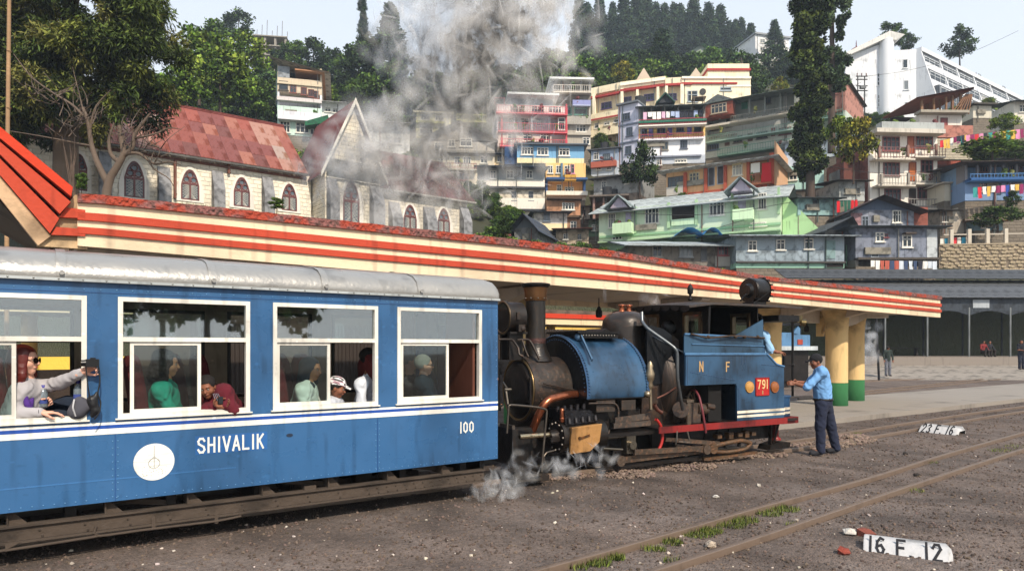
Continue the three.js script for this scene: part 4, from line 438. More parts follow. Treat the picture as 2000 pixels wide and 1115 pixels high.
part('exhaust_pipe', tube([q(1128, 770, 0.55), q(1105, 772, 0.62), q(1075, 780, 0.66), q(1062, 792, 0.66), q(1050, 815, 0.6), q(1040, 840, 0.5)], 0.055, 12, 40), copper, t);
// piston rods, crosshead, connecting and coupling rods, outside crank
const cr = q(1232, 868, 0.8); part('crosshead', [cyl(q(1165, 857, 0.78), q(1222, 857, 0.78).setY(q(1165, 857, 0.78).y), 0.02), cyl(q(1178, 876, 0.82), q(1216, 878, 0.82), 0.018), box(cr.x - 0.1, cr.y - 0.12, 0.72, cr.x + 0.06, cr.y + 0.14, 0.84), tr(new THREE.CylinderGeometry(0.06, 0.06, 0.1, 18).rotateX(Math.PI / 2), cr.x - 0.02, cr.y, 0.84)], M('#7c7468', 'metal', { roughness: 0.4 }), t);
each('valve_rod', [hbar(q(1198, 832, 0.8), q(1270, 826, 0.8), 0.03, 0.07), bar(q(1190, 840, 0.84), q(1180, 870, 0.84), 0.02), hbar(q(1200, 822, 0.7), q(1270, 812, 0.7), 0.03, 0.09)], M('#6a6058', 'oil'), t);
each('connecting_rod', [hbar(V(cr.x, cr.y - 0.1, 0.88), V(3.28, 0.28, 0.86), 0.035, 0.075), hbar(V(1.75, 0.21, 0.8), V(3.35, 0.24, 0.8), 0.035, 0.09), hbar(q(1300, 858, 0.84), q(1405, 866, 0.84), 0.03, 0.06), hbar(q(1320, 872, 0.86), q(1382, 880, 0.86), 0.035, 0.07), tr(new THREE.CylinderGeometry(0.075, 0.075, 0.07, 20).rotateX(Math.PI / 2), 1.75, 0.21, 0.83), tr(new THREE.CylinderGeometry(0.075, 0.075, 0.07, 20).rotateX(Math.PI / 2), 3.35, 0.26, 0.86)], M('#7a6a5c', 'oil', { metalness: 0.6 }), t);
each('side_frame', [box(1.55, 0.12, 0.62, 1.66, 0.52, 0.7), box(2.95, 0.12, 0.6, 3.04, 0.5, 0.68), hbar(V(1.5, 0.12, 0.74), V(3.3, 0.12, 0.74), 0.05, 0.06), ...[3.5, 3.75, 4.0, 4.3].map((x) => bar(V(x, 0.2, 0.62), V(x + 0.1, 0.5, 0.62), 0.04))], blk, t);
part('spring_gear', [tube([V(3.45, 0.22, 0.82), V(3.6, 0.3, 0.84), V(4.1, 0.34, 0.84), V(4.35, 0.28, 0.82)], 0.035), tube([V(3.45, 0.22, 0.82), V(3.8, 0.18, 0.84), V(4.2, 0.2, 0.84), V(4.35, 0.27, 0.82)], 0.03), hbar(V(3.35, 0.1, 0.8), V(4.5, 0.12, 0.8), 0.05, 0.04), cyl(V(3.5, 0.26, 0.76), V(3.5, 0.26, 0.88), 0.08), ...[3.7, 3.95, 4.15, 4.3, 4.45].map((x, i) => cbox(x, 0.42, 0.75, 0.09, 0.06 + (i % 2) * 0.04, 0.1))], M('#7d6249', 'oil'), t); each('sand_pipe', [tube([q(1323, 842, 0.95), q(1322, 860, 0.95), q(1320, 868, 0.93)], 0.012), tube([q(1343, 842, 0.95), q(1347, 860, 0.95)], 0.012), bar(q(1326, 862, 0.95), q(1347, 864, 0.95), 0.016)], M('#7c7872', 'oil'), t);
each('sand_box', [cbox(1.55, 0.98, 0.62, 0.32, 0.16, 0.3), cbox(1.95, 0.98, 0.62, 0.25, 0.14, 0.3), tube([q(1150, 788, 0.8), q(1200, 788, 0.8), q(1208, 800, 0.8), q(1208, 815, 0.8)], 0.014)], M('#5a5048', 'oil'), t); part('rerailing_ramp', [tr(extr([[0, 0], [0.5, 0], [0.5, 0.08], [0.2, 0.16], [0, 0.05]], 0.2), q(1000, 928, 0.8).x, 0.06, 0.7)], M('#3c3530', 'oil'), t);
part('front_step', [tube([q(990, 846, 0.95), q(993, 800, 0.95), q(997, 791, 0.95), q(1045, 795, 0.95), q(1064, 799, 0.95), q(1068, 806, 0.95), q(1062, 870, 0.95), q(1058, 922, 0.95)], 0.015, 8, 60), hbar(q(1058, 925, 0.95), q(1002, 935, 0.75), 0.12, 0.02), tube([q(1082, 880, 0.9), q(1068, 884, 0.92), q(1062, 894, 0.93), q(1068, 912, 0.93), q(1074, 920, 0.92)], 0.012), box(0.05, 0.08, 0.6, 0.42, 0.11, 0.92), box(0.02, 0.3, 0.5, 0.06, 0.8, 0.84)], M('#6e655c', 'metal', { roughness: 0.5 }), t);
}
}
// ================================================================ the town on the hill
const PANES = ['#20282e', '#2a343c', '#39444c', '#6d7478', '#99978e'].map((c) => M(c, 'plain', { roughness: 0.12 }));
const RW = rng(77);
function windowAt(parent, x0, y0, x1, y1, z, n, fc, name = 'window', door = false, hz = 0.62) {
const w = x1 - x0, h = y1 - y0, th = Math.min(0.09, w * 0.1), l = [box(x0, y0, z + 0.003, x0 + th, y1, z + 0.06), box(x1 - th, y0, z + 0.003, x1, y1, z + 0.06), box(x0 + th, y1 - th, z + 0.003, x1 - th, y1, z + 0.06), box(x0 + th, y0, z + 0.003, x1 - th, y0 + th, z + 0.06)];
for (let i = 1; i < n; i++) l.push(box(x0 + w * i / n - th * 0.4, y0 + th, z + 0.003, x0 + w * i / n + th * 0.4, y1 - th, z + 0.055)); if (!door && hz) for (let i = 0; i < n; i++) l.push(box(x0 + w * i / n + th, y0 + h * hz, z + 0.003, x0 + w * (i + 1) / n - th, y0 + h * hz + th * 0.7, z + 0.05));
if (!door) l.push(box(x0 - 0.08, y0 - 0.08, z + 0.003, x1 + 0.08, y0 - 0.001, z + 0.14));
const f = part(name, l, M(fc, 'paint'), parent); part(door ? 'door_panel' : 'pane', box(x0 + th * 0.5, y0 + th * 0.5, z + 0.004, x1 - th * 0.5, y1 - th * 0.5, z + 0.018), door ? M(door === true ? '#5a3a28' : door, 'paint') : PANES[(RW() * RW() * 5) | 0], f); return f;
}
const shade = (c, k) => '#' + new THREE.Color(c).multiplyScalar(k).getHexString();
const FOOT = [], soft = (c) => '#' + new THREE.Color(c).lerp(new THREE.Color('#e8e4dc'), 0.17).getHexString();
function house(s) {
const Wm = new Wall(P(s.x[0], s.y[1], s.Z).setY(0), s.yaw || 0), y0 = Wm.at(s.x[0], s.y[1])[1];
const F = (px, py, w = 0) => { const a = Wm.at(px, py, w); return [a[0], a[1] - y0]; };
const t = s.into ? new THREE.Group() : thing(s.n, s.l, s.cat || 'house', V(Wm.o.x, y0, Wm.o.z), Wm.turn, s.g); if (s.into) { t.position.set(Wm.o.x, y0, Wm.o.z); t.rotation.y = Wm.turn; }
const W = F(s.x[1], (s.y[0] + s.y[1]) / 2)[0], D = s.D || 7, xl = s.x[0]; FOOT.push([Wm, -0.9, W + 0.9, -D - 0.6, 1.6]);
if (s.base !== 0) part('foundation', box(0.05, -(s.base || 3.5), -D + 0.05, W - 0.05, -0.001, -0.06), M(s.bc || '#7a7268', 'stone'), t);
(s.f || []).forEach(([pt, pb, c, kind = 'plaster', o = {}], fi) => {
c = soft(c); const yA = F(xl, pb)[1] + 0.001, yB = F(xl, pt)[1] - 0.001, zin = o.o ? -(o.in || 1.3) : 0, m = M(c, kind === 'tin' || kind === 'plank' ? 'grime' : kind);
if (kind === 'tin' || kind === 'plank') {
part('wall', box(0, yA, -D, W, yB, -0.04), M(shade(c, 0.75), 'grime'), t); const n = Math.max(2, Math.round(W / (o.w || (kind === 'tin' ? 0.85 : 0.45)))), r = rng(fi * 13 + (xl | 0)), vs = [1, 0.92, 1.07, 0.84].map((k) => M(shade(c, k), kind === 'tin' ? 'tin' : 'grime'));
for (let i = 0; i < n; i++) part(kind === 'tin' ? 'sheet_panel' : 'plank', box(W * i / n + 0.005, yA + r() * 0.02, -0.0395, W * (i + 1) / n - 0.005, yB, r() * 0.018), vs[(r() * 4) | 0], t);
return;
}
part('wall', box(0, yA, -D, W, yB, zin), m, t);
if (o.o) { part('pier', box(0, yA, zin + 0.001, 0.22, yB, -0.02), M(o.pc || c, 'plaster'), t); part('pier', box(W - 0.22, yA, zin + 0.001, W, yB, -0.02), M(o.pc || c, 'plaster'), t); for (let i = 1; i < (o.n || 0); i++) part('pier', box(W * i / o.n - 0.09, yA, -0.2, W * i / o.n + 0.09, yB, -0.02), M(o.pc || c, 'plaster'), t); }
});
(s.w || []).forEach(([xc, yc, w, h, n = 2, fc = '#e8e4da', o]) => { const z = o && o.z ? o.z : 0, a = F(xc - w / 2, yc + h / 2, z), b = F(xc + w / 2, yc - h / 2, z); windowAt(t, a[0], F(xc, yc + h / 2, z)[1], b[0], F(xc, yc - h / 2, z)[1], z + (o && o.d ? 0 : 0.012), n, fc, o && o.d ? 'door' : 'window', o && o.d); });
(s.led || []).forEach(([x0, x1, y, th, pr, c]) => { const a = F(x0, y), b = F(x1, y), k = s.Z / FX, yy = F((x0 + x1) / 2, y)[1]; part('ledge', box(a[0], yy - th * k / 2, -0.3, b[0], yy + th * k / 2, pr), M(c, 'plaster'), t); });
(s.b || []).forEach(([x0, x1, yt, yb, pr, c, st = 's', rc]) => { const xm = (x0 + x1) / 2, a = F(x0, yb)[0], b = F(x1, yb)[0], ya = F(xm, yb, pr)[1], yc = F(xm, yt, pr)[1];
const bal = part('balcony', box(a, ya - 0.14, 0.002, b, ya, pr), M(c, 'plaster'), t);
if (st === 's') part('parapet', [box(a, ya + 0.001, pr - 0.1, b, yc, pr), box(a, ya + 0.001, 0.003, a + 0.1, yc, pr - 0.101), box(b - 0.1, ya + 0.001, 0.003, b, yc, pr - 0.101)], M(rc || c, 'plaster'), bal);
else { const l = [box(a, yc - 0.06, pr - 0.08, b, yc, pr - 0.02), box(a, ya + 0.1, pr - 0.07, b, ya + 0.15, pr - 0.03)], n = Math.max(2, Math.round((b - a) / 0.28)); for (let i = 0; i <= n; i++) l.push(box(lerp(a, b - 0.04, i / n), ya, pr - 0.065, lerp(a, b - 0.04, i / n) + 0.04, yc - 0.02, pr - 0.035)); part('railing', l, M(rc || c, 'paint'), bal); } });
(s.p || []).forEach(([x, yt, yb, w, c, z = 0]) => { const a = F(x - w / 2, (yt + yb) / 2, z)[0], b = F(x + w / 2, (yt + yb) / 2, z)[0]; part('post', box(a, F(x, yb, z)[1], z + 0.003, b, F(x, yt, z)[1], z + (b - a) + 0.003), M(c, 'plaster'), t); });
if (s.r) { const r = s.r, ov = r.ov ?? 0.5, y = F(xl, r.y)[1], th = r.th || 0.1, so = r.so ?? 0.35, tin = r.kind !== 'flat', m = M(r.c, tin ? 'tin' : 'plaster'), vs = [1, 0.9, 1.06].map((k) => M(shade(r.c, k), 'tin')), rr_ = rng(xl | 0);
const sheets = (z0, ya, z1, yb) => { const n = Math.max(2, Math.round((W + 2 * so) / (r.w || 1.3))); for (let i = 0; i < n; i++) { const x0 = -so + (W + 2 * so) * i / n, x1 = -so + (W + 2 * so) * (i + 1) / n - 0.012, d = rr_() * 0.02; part('roof_sheet', strip([V(x0, 0, 0), V(x1, 0, 0)].map((p) => [V(p.x, ya + d, z0), V(p.x, yb + d, z1), V(p.x, yb + d - th, z1), V(p.x, ya + d - th, z0), V(p.x, ya + d, z0)])), vs[(rr_() * 3) | 0], t); } };
if (r.t === 'slab') part('roof', box(-so, y, -D - so, W + so, y + th * 2, ov), M(r.c, 'plaster'), t);
if (r.t === 'shed') sheets(ov, y - ov * (r.rise || 0.15), -D - 0.3, y + D * (r.rise || 0.15));
if (r.t === 'gable') { const rise = r.h || 1.6; sheets(ov, y - ov * rise / (D / 2), -D / 2, y + rise); sheets(-D - ov, y - ov * rise / (D / 2), -D / 2 + 0.01, y + rise + 0.001); for (const x of [0.02, W - 0.12]) part('gable_end', tr(extr([[0, y - 0.01], [D, y - 0.01], [D / 2, y + rise - 0.08]], 0.1).rotateY(Math.PI / 2).translate(x, 0, 0), 0, 0, 0), M(r.gc || s.f[0][2], 'plaster'), t); }
if (r.t === 'gableF') { const rise = r.h || 1.6, a = r.a ?? 0.5, mk = (x0, ya, x1, yb) => strip([ov, -D - 0.3].map((z) => [V(x0, ya, z), V(x1, yb, z), V(x1, yb - th, z), V(x0, ya - th, z), V(x0, ya, z)])); part('roof', mk(-so, y - so * rise / (W * a), W * a, y + rise), vs[0], t); part('roof', mk(W * a, y + rise + 0.001, W + so, y - so * rise / (W * (1 - a))), vs[1], t); part('gable_end', tr(extr([[0.02, y - 0.01], [W - 0.02, y - 0.01], [W * a, y + rise - th - 0.02]], 0.1), 0, 0, -0.11), M(r.gc || s.f[0][2], r.gk || 'plaster'), t); } }
if (s.f && s.f[0] && D > 3) { const r = rng((xl * 7) | 0), y1 = F(xl, s.f[s.f.length - 1][0])[1], n = 1 + (r() * 2.4 | 0); for (let i = 0; i < n; i++) { const x = W * (0.05 + 0.9 * r()), pm = M(['#6a6660', '#8a8a86', '#7a4a3c', '#4a5a58'][r() * 4 | 0], 'paint'); part('drain_pipe', cyl(V(x, -0.5, 0.09), V(x, y1 - 0.1, 0.09), 0.045, 0.045, 6), pm, t); }
if (r() < 0.6) part('meter_box', box(W * 0.3 * r() + 0.3, y1 * 0.3, 0.003, W * 0.3 + 0.7, y1 * 0.3 + 0.5, 0.2), M('#8a8880', 'grime'), t); if (s.r && s.r.t === 'slab') for (let i = 0; i < 2; i++) part('water_tank', ((x, z) => cyl(V(x, y1 + 0.1, z), V(x, y1 + 1.4, z), 0.5, 0.5, 14))(W * (0.2 + 0.6 * r()), -2 - 2 * r()), M('#2a2c30', 'plain'), t);
(s.b || []).forEach(([x0, x1, , yb, pr]) => { for (let i = 0; i < 3; i++) { if (r() < 0.45) continue; const a = F(lerp(x0, x1, 0.1 + 0.8 * r()), yb), h = 0.3 + 0.3 * r(); part('potted_plant', [lathe([[0, 0], [0.12, 0], [0.16, 0.2], [0, 0.2]], 8), ...[0, 1, 2, 3].map((k) => tr(new THREE.IcosahedronGeometry(0.14 + 0.08 * r(), 0), (r() - 0.5) * 0.3, 0.3 + h * r(), (r() - 0.5) * 0.2))].map((g) => tr(g, a[0], a[1] + 0.05, pr * 0.7)), M(['#3f5a22', '#5a6e2a', '#6a3a3a', '#8a8a4a'][r() * 4 | 0], 'plain'), t); } }); }
if (s.x2) s.x2({ t, F, W, D, Wm, y0 });
if (s.into) { s.into.updateMatrixWorld(true); t.updateMatrixWorld(true); const m = s.into.matrixWorld.clone().invert().multiply(t.matrixWorld), seen = new Set(); t.traverse((o) => { if (o.isMesh && !seen.has(o.geometry)) { seen.add(o.geometry); o.geometry.applyMatrix4(m); } }); [...t.children].forEach((c) => s.into.add(c)); return s.into; }
return t;
}
function cloths(label, pts, n, seed, cols) {      // washing on a line
const r = rng(seed), a = pts[0], b = pts[1], t = thing('washing_line', label, 'washing line', a.clone()), L = b.clone().sub(a); part('line', bar(V(0, 0, 0), L, 0.02), M('#555', 'plain'), t);
for (let i = 0; i < n; i++) { const c = L.clone().multiplyScalar((i + 0.2) / n), d = L.clone().multiplyScalar((0.75 + 0.2 * r()) / n), h = 0.5 + r() * 0.5; part('garment', strip([0, 0.33, 0.66, 1].map((k) => { const p = c.clone().addScaledVector(d, k); return [p.clone(), p.clone().add(V(0, -h * 0.5, 0.05 * Math.sin(k * 9 + i))), p.clone().add(V(d.z * 0.1, -h * (0.92 + 0.1 * r()), 0.09 * Math.sin(k * 7 + i)))]; })), M(cols[(r() * cols.length) | 0], 'cloth'), t); }
return t;
}
const CL = ['#c8323a', '#2c4a9a', '#e6e2da', '#2b2d38', '#d88ab0', '#38908c', '#8a2a5a', '#d8b050'];

// ---- church
{ FOOT.push([new Wall(P(260, 0, 40).setY(0), 36.9), -16, 24, -10, 3.5]);
const w = new Wall(P(260, 0, 40).setY(0), 36.9), Y0 = 8.6, t = thing('church', 'stone church with pointed windows and a patched red tin roof', 'church', V(w.o.x, Y0, w.o.z), w.turn), F = (px, py, z = 0) => { const a = w.at(px, py, z); return [a[0], a[1] - Y0]; };
const st = M('#f2ecdf', 'stone'), surround = M('#e9e5dc', 'plaster'), frame = M('#6d3a38', 'paint'), butt = M('#8d9198', 'grime'), wood = M('#8a5a4a', 'wood');
const xl = F(40, 300)[0], xm = F(607, 340)[0], xt0 = F(634, 400, 2.2)[0], xt1 = F(742, 400, 2.2)[0], xr = F(912, 410)[0], eave = F(260, 291)[1], eaveR = F(830, 380)[1] - 0.1;
const DN = 9; part('wall', box(xl, 0, -DN, xm, eave, 0), st, t); part('wall', box(xt1 + 0.001, 0, -DN, xr, eaveR, 0), M('#dcd6ca', 'stone'), t);
const ridge = F(420, 223, -DN / 2), ridgeY = ridge[1]; const rx0 = xl - 0.3, rx1 = F(597, 300)[0];
const tones = ['#9c564a', '#a85c4e', '#8e524c', '#b07260', '#804e48', '#bb8c7c', '#a46254', '#b8a094'].map((c) => M(c, 'rust'));
const r = rng(15), sheet = (x0, x1, k0, k1, ya, yb, mats, zf) => { const A = (k) => [lerp(ya, yb, k), lerp(zf, -DN / 2, k)]; const [y0, z0] = A(k0), [y1, z1] = A(k1), d = r() * 0.03; part('roof_sheet', strip([x0, x1].map((x) => [V(x, y0 + d, z0), V(x, y1 + d, z1), V(x, y1 + d - 0.03, z1), V(x, y0 + d - 0.03, z0), V(x, y0 + d, z0)])), mats[(r() * mats.length) | 0], t); };
const nC = 19; for (let i = 0; i < nC; i++) for (let k = 0; k < 4; k++) { let ms = tones; if (r() < 0.5) ms = [tones[(i * 3 >> 2) % 7]]; sheet(lerp(rx0, rx1, i / nC), lerp(rx0, rx1, (i + 1) / nC) - 0.015, k / 4 - (k ? 0.02 : 0), (k + 1) / 4, eave + 0.02, ridgeY, ms, 0.45); }
part('back_roof', strip([rx0, rx1].map((x) => [V(x, ridgeY - 0.05, -DN / 2 - 0.02), V(x, eave, -DN - 0.4), V(x, eave - 0.05, -DN - 0.4)])), tones[2], t); part('ridge_cap', bar(V(rx0, ridgeY + 0.05, -DN / 2), V(rx1, ridgeY + 0.05, -DN / 2), 0.25, 0.12), M('#7a3a34', 'rust'), t); part('gable_end', tr(extr([[0, eave], [DN, eave], [DN / 2, ridgeY - 0.1]], 0.2).rotateY(Math.PI / 2), xl + 0.01, 0, 0), st, t);
part('gutter', [box(rx0, eave - 0.14, 0.4, rx1, eave - 0.02, 0.56)], M('#6a6660', 'metal'), t); part('eave_board', box(rx0, eave - 0.3, 0.003, rx1, eave - 0.15, 0.1), wood, t);
// right nave roof, lower, faded
const rdg2 = F(800, 305, -DN / 2)[1], tn2 = ['#6d3f3c', '#744440', '#643a38', '#80504a'].map((c) => M(c, 'rust')), rxa = xt1 - 1.2, rxb = xr + 0.5; for (let i = 0; i < 9; i++) for (let k = 0; k < 4; k++) sheet(lerp(rxa, rxb, i / 9), lerp(rxa, rxb, (i + 1) / 9) - 0.015, k / 4 - (k ? 0.02 : 0), (k + 1) / 4, eaveR, rdg2, tn2, 0.5);
part('back_roof', strip([rxa, rxb].map((x) => [V(x, rdg2 - 0.05, -DN / 2 - 0.02), V(x, eaveR - 0.02, -DN - 0.4), V(x, eaveR - 0.06, -DN - 0.4)])), tn2[0], t); part('gable_end', tr(extr([[0, eaveR], [DN, eaveR], [DN / 2, rdg2 - 0.1]], 0.2).rotateY(Math.PI / 2), xr - 0.21, 0, 0), st, t);
part('gutter', box(rxa, eaveR - 0.14, 0.45, rxb, eaveR - 0.03, 0.6), M('#a8a49c', 'paint'), t);
// transept
const zt = 2.2, xc = (xt0 + xt1) / 2, ap = F(690, 197, zt)[1], et = F(634, 318, zt)[1], hw = (xt1 - xt0) / 2; part('transept_wall', [tr(extr([[xt0, 0], [xt1, 0], [xt1, et - 0.2], [xc, ap - 0.45], [xt0, et - 0.2]], 0.3), 0, 0, zt - 0.3), box(xt0, 0, -4, xt0 + 0.3, et - 0.22, zt - 0.301), box(xt1 - 0.3, 0, -4, xt1, et - 0.22, zt - 0.301)], M('#ded8ca', 'stone'), t);
const sl = (ap - et) / hw; for (const s of [-1, 1]) { part('transept_roof', strip([zt + 0.35, -DN / 2].map((z) => [V(xc, ap, z), V(xc + s * (hw + 0.35), et - 0.35 * sl, z), V(xc + s * (hw + 0.35), et - 0.35 * sl - 0.06, z), V(xc, ap - 0.07, z), V(xc, ap, z)])), M('#7a3632', 'rust'), t); part('barge_board', tr(extr([[xc, ap + 0.1], [xc + s * (hw + 0.4), et - 0.3 * sl], [xc + s * (hw + 0.4), et - 0.3 * sl - 0.35], [xc, ap - 0.3]], 0.08), 0, 0, zt + 0.36), M('#e2dccf', 'paint'), t); }
const bl = F(638, 345, zt + 0.1), bh = F(731, 322, zt + 0.1); part('notice_board', [box(xt0 + 0.1, F(684, 352, zt)[1], zt + 0.02, xt1 - 0.1, F(684, 316, zt)[1], zt + 0.14)], M('#4a4f4e', 'grime'), t); part('board_frame', [box(xt0 + 0.05, F(684, 317, zt)[1], zt + 0.02, xt1 - 0.05, F(684, 314, zt)[1], zt + 0.17), box(xt0 + 0.05, F(684, 354, zt)[1], zt + 0.02, xt1 - 0.05, F(684, 352, zt)[1] - 0.001, zt + 0.17)], M('#c9c4b8', 'paint'), t);
const lancet = (x, y, W_, H_) => { const a = [], h1 = H_ - W_ * 0.95; a.push([x - W_ / 2, y], [x + W_ / 2, y], [x + W_ / 2, y + h1]); for (let i = 1; i < 8; i++) { const k = i / 8; a.push([x + W_ / 2 - W_ / 2 * k * k * 0.4 - W_ / 2 * 0.6 * k, y + h1 + W_ * 0.95 * Math.sin(k * Math.PI / 2)]); } a.push([x, y + H_]); for (let i = 7; i > 0; i--) { const k = i / 8; a.push([x - W_ / 2 + W_ / 2 * k * k * 0.4 + W_ / 2 * 0.6 * k, y + h1 + W_ * 0.95 * Math.sin(k * Math.PI / 2)]); } a.push([x - W_ / 2, y + h1]); return a; };
const win = (px, pt, pb, wpx, z = 0) => { const k = FX, [x, yb] = F(px, pb, z), yt = F(px, pt, z)[1], x1 = F(px + wpx / 2, pb, z)[0], x0 = F(px - wpx / 2, pb, z)[0], W_ = x1 - x0, H_ = yt - yb, wx = (x0 + x1) / 2; const s = part('window_surround', tr(extr(lancet(wx, yb - 0.1, W_ * 1.5, H_ * 1.14), 0.06, [lancet(wx, yb, W_, H_)]), 0, 0, z), surround, t), f = part('window', tr(extr(lancet(wx, yb, W_, H_), 0.05, [lancet(wx, yb + 0.08, W_ * 0.84, H_ * 0.9)]), 0, 0, z + 0.01), frame, t);
const l = []; for (let i = -4; i < 9; i++) for (const sg of [-1, 1]) { const ax = wx + sg * W_ * 0.4, y1 = yb + i * H_ * 0.09; const p0 = V(wx - W_ * 0.4, clamp(y1 + (sg > 0 ? 0 : W_), yb, yb + H_ * 0.6), z + 0.03), p1 = V(wx + W_ * 0.4, clamp(y1 + (sg > 0 ? W_ : 0), yb, yb + H_ * 0.6), z + 0.03); if (p0.distanceTo(p1) > 0.2) l.push(bar(p0, p1, 0.022)); } part('lattice', l, M('#c9c6be', 'paint'), f); part('mullion', [box(wx - 0.05, yb + 0.08, z + 0.02, wx + 0.05, yb + H_ * 0.75, z + 0.07), box(wx - W_ * 0.42, yb + H_ * 0.5, z + 0.02, wx - 0.051, yb + H_ * 0.56, z + 0.065), box(wx + 0.051, yb + H_ * 0.5, z + 0.02, wx + W_ * 0.42, yb + H_ * 0.56, z + 0.065), ...[-1, 1, 0].map((d) => tr(new THREE.TorusGeometry(W_ * 0.16, 0.035, 6, 16), wx + d * W_ * 0.2, yb + H_ * (d ? 0.66 : 0.82), z + 0.04))], frame, f); part('pane', tr(extr(lancet(wx, yb + 0.05, W_ * 0.9, H_ * 0.93), 0.006), 0, 0, z + 0.002), M('#59646c', 'plain', { roughness: 0.2 }), f); };
for (const a of [[152, 300, 372, 34], [261, 315, 386, 40], [370, 331, 391, 36], [471, 346, 404, 32], [564, 359, 412, 30], [800, 400, 450, 26], [866, 407, 458, 24]]) win(...a); win(685, 355, 436, 32, zt);
const but = (px, pt, pb, wpx, z = 0) => { const x0 = F(px - wpx / 2, pb, z)[0], x1 = F(px + wpx / 2, pb, z)[0], y1 = F(px, pt, z)[1]; part('buttress', tr(extr([[0, 0], [0.75, 0], [0.7, y1 - 1.2], [0.12, y1], [0, y1]], x1 - x0), 0, 0, 0).rotateY(-Math.PI / 2).translate(x1, 0, z + 0.002), butt, t); };
for (const a of [[203, 297, 375, 24], [318, 327, 388, 24], [423, 335, 395, 22], [520, 346, 411, 20], [768, 395, 450, 20], [836, 405, 458, 20], [905, 405, 470, 16]]) but(...a); but(646, 348, 432, 18, zt); but(732, 365, 440, 22, zt);
for (const [px, a, b] of [[340, 314, 388], [445, 318, 340]]) part('down_pipe', cyl(V(F(px, b)[0], F(px, b)[1], 0.15), V(F(px, a)[0], F(px, a)[1], 0.15), 0.09), M('#7a4a38', 'paint'), t);
}
// ---- houses, from the left hill to the right edge
const RED = '#8a3432', WH = '#ece8de';
house({ n: 'hill_house', l: 'tall half-finished house with green gable above the red church roof', Z: 80, yaw: 14, x: [541, 628], y: [124, 262], D: 9, base: 5,
f: [[205, 262, '#bfe0d6'], [178, 205, '#d9dbe8', 'plaster', { o: 1 }], [150, 178, '#c4b49a', 'plaster'], [126, 150, '#b9a88c', 'plaster', { o: 1, in: 2 }]],
w: [[556, 248, 20, 22, 3, WH], [590, 250, 26, 20, 3, WH], [612, 255, 14, 18, 2, WH], [566, 216, 10, 14, 2, WH, { z: -1.3 }], [600, 222, 18, 16, 3, '#7a5048', { z: -1.3 }], [572, 174, 13, 15, 2, '#7a3a28'], [593, 178, 12, 15, 3, '#7a3a28'], [607, 182, 12, 15, 3, '#7a3a28'], [617, 185, 10, 15, 2, '#7a3a28'], [553, 167, 18, 18, 1, '#3a3430'], [571, 145, 10, 13, 2, '#4a3a30', { z: -2 }], [603, 158, 18, 14, 4, '#8a3a22', { z: -2 }]],
led: [[541, 628, 197, 7, 0.5, '#cfc8c8'], [541, 628, 232, 5, 0.6, '#bfe6d8'], [541, 628, 165, 4, 0.2, '#c9bda6']], b: [[543, 626, 218, 232, 0.9, '#dfe0ea', 's']],
x2: ({ t, F, W, D }) => { part('sheet_panel', box(0.05, F(541, 150)[1], -0.05, F(565, 150)[0], F(541, 128)[1], 0.02), M('#9aa4b0', 'tin'), t); const yT = F(541, 123)[1]; part('side_gable', [tr(extr([[0, F(541, 210)[1]], [D, F(541, 214)[1]], [D, yT - 3.4], [D * 0.45, yT - 0.3], [0, yT - 0.2]], 0.08), 0, 0, 0).rotateY(Math.PI / 2).translate(-0.09, 0, 0)], M('#1f5a48', 'tin'), t); part('side_cladding', tr(extr([[0, F(541, 206)[1]], [D, F(541, 206)[1]], [D, yT - 3.6], [0, yT - 1.9]], 0.05).rotateY(Math.PI / 2), -0.15, 0, 0), M('#6a7684', 'tin'), t);
part('roof', [strip([[1.0, 1], [-D - 0.5, 1]].map(([z]) => [V(-0.5, yT + 0.25, z), V(W + 1.0, F(628, 146)[1], z), V(W + 1.0, F(628, 146)[1] - 0.12, z), V(-0.5, yT + 0.1, z), V(-0.5, yT + 0.25, z)]))], M('#b9b4ac', 'tin'), t); part('roof_soffit', box(W * 0.4, yT - 0.9, -D, W + 0.8, yT - 0.75, 0.8), M('#b5835e', 'wood'), t); } });
house({ n: 'low_house', l: 'low white house with green awning just right of the tall hill house', Z: 82, yaw: 10, x: [627, 672], y: [200, 262], D: 6, f: [[200, 262, '#dfe3e4']], w: [[640, 214, 12, 9, 2], [655, 216, 12, 9, 2]], r: { t: 'shed', y: 200, c: '#cfd3d6', ov: 1, rise: 0.12 }, x2: ({ t, F }) => part('awning', tr(extr([[0, 0], [2.6, 0.5], [2.6, 1.4], [0, 0.5]], 2), F(600, 250)[0], F(600, 258)[1], 0.5), M('#1f6a4a', 'tin'), t) });
house({ n: 'white_shed', l: 'white shed roofs half lost in the smoke behind the church gable', Z: 76, yaw: 12, x: [700, 800], y: [235, 300], D: 7, f: [[235, 300, '#cdd0d0']], w: [[715, 255, 12, 10], [775, 275, 16, 12]], r: { t: 'shed', y: 236, c: '#c4c8ca', ov: 1, rise: 0.15 } });
house({ n: 'yellow_house', l: 'pale yellow house with white windows deep in the smoke', Z: 86, yaw: 8, x: [812, 880], y: [220, 300], D: 7, f: [[246, 300, '#c9c48a'], [221, 246, '#cfcb92']], w: [[830, 229, 18, 11, 3, WH], [858, 231, 18, 11, 3, WH], [832, 254, 26, 18, 4, WH], [866, 254, 20, 14, 3, WH]], led: [[812, 870, 241, 4, 0.6, '#b9b862']], r: { t: 'slab', y: 221, c: '#b9b49a', ov: 0.5 } });
house({ n: 'rooftop_house', l: 'house with a long yellow roof railing, faint in the smoke', Z: 92, yaw: 6, x: [890, 952], y: [222, 300], D: 7, f: [[240, 300, '#a8a890']], w: [[910, 256, 14, 10], [935, 258, 14, 10]], b: [[892, 950, 223, 236, 0.6, '#b9b878', 'r', '#d8d488']] });
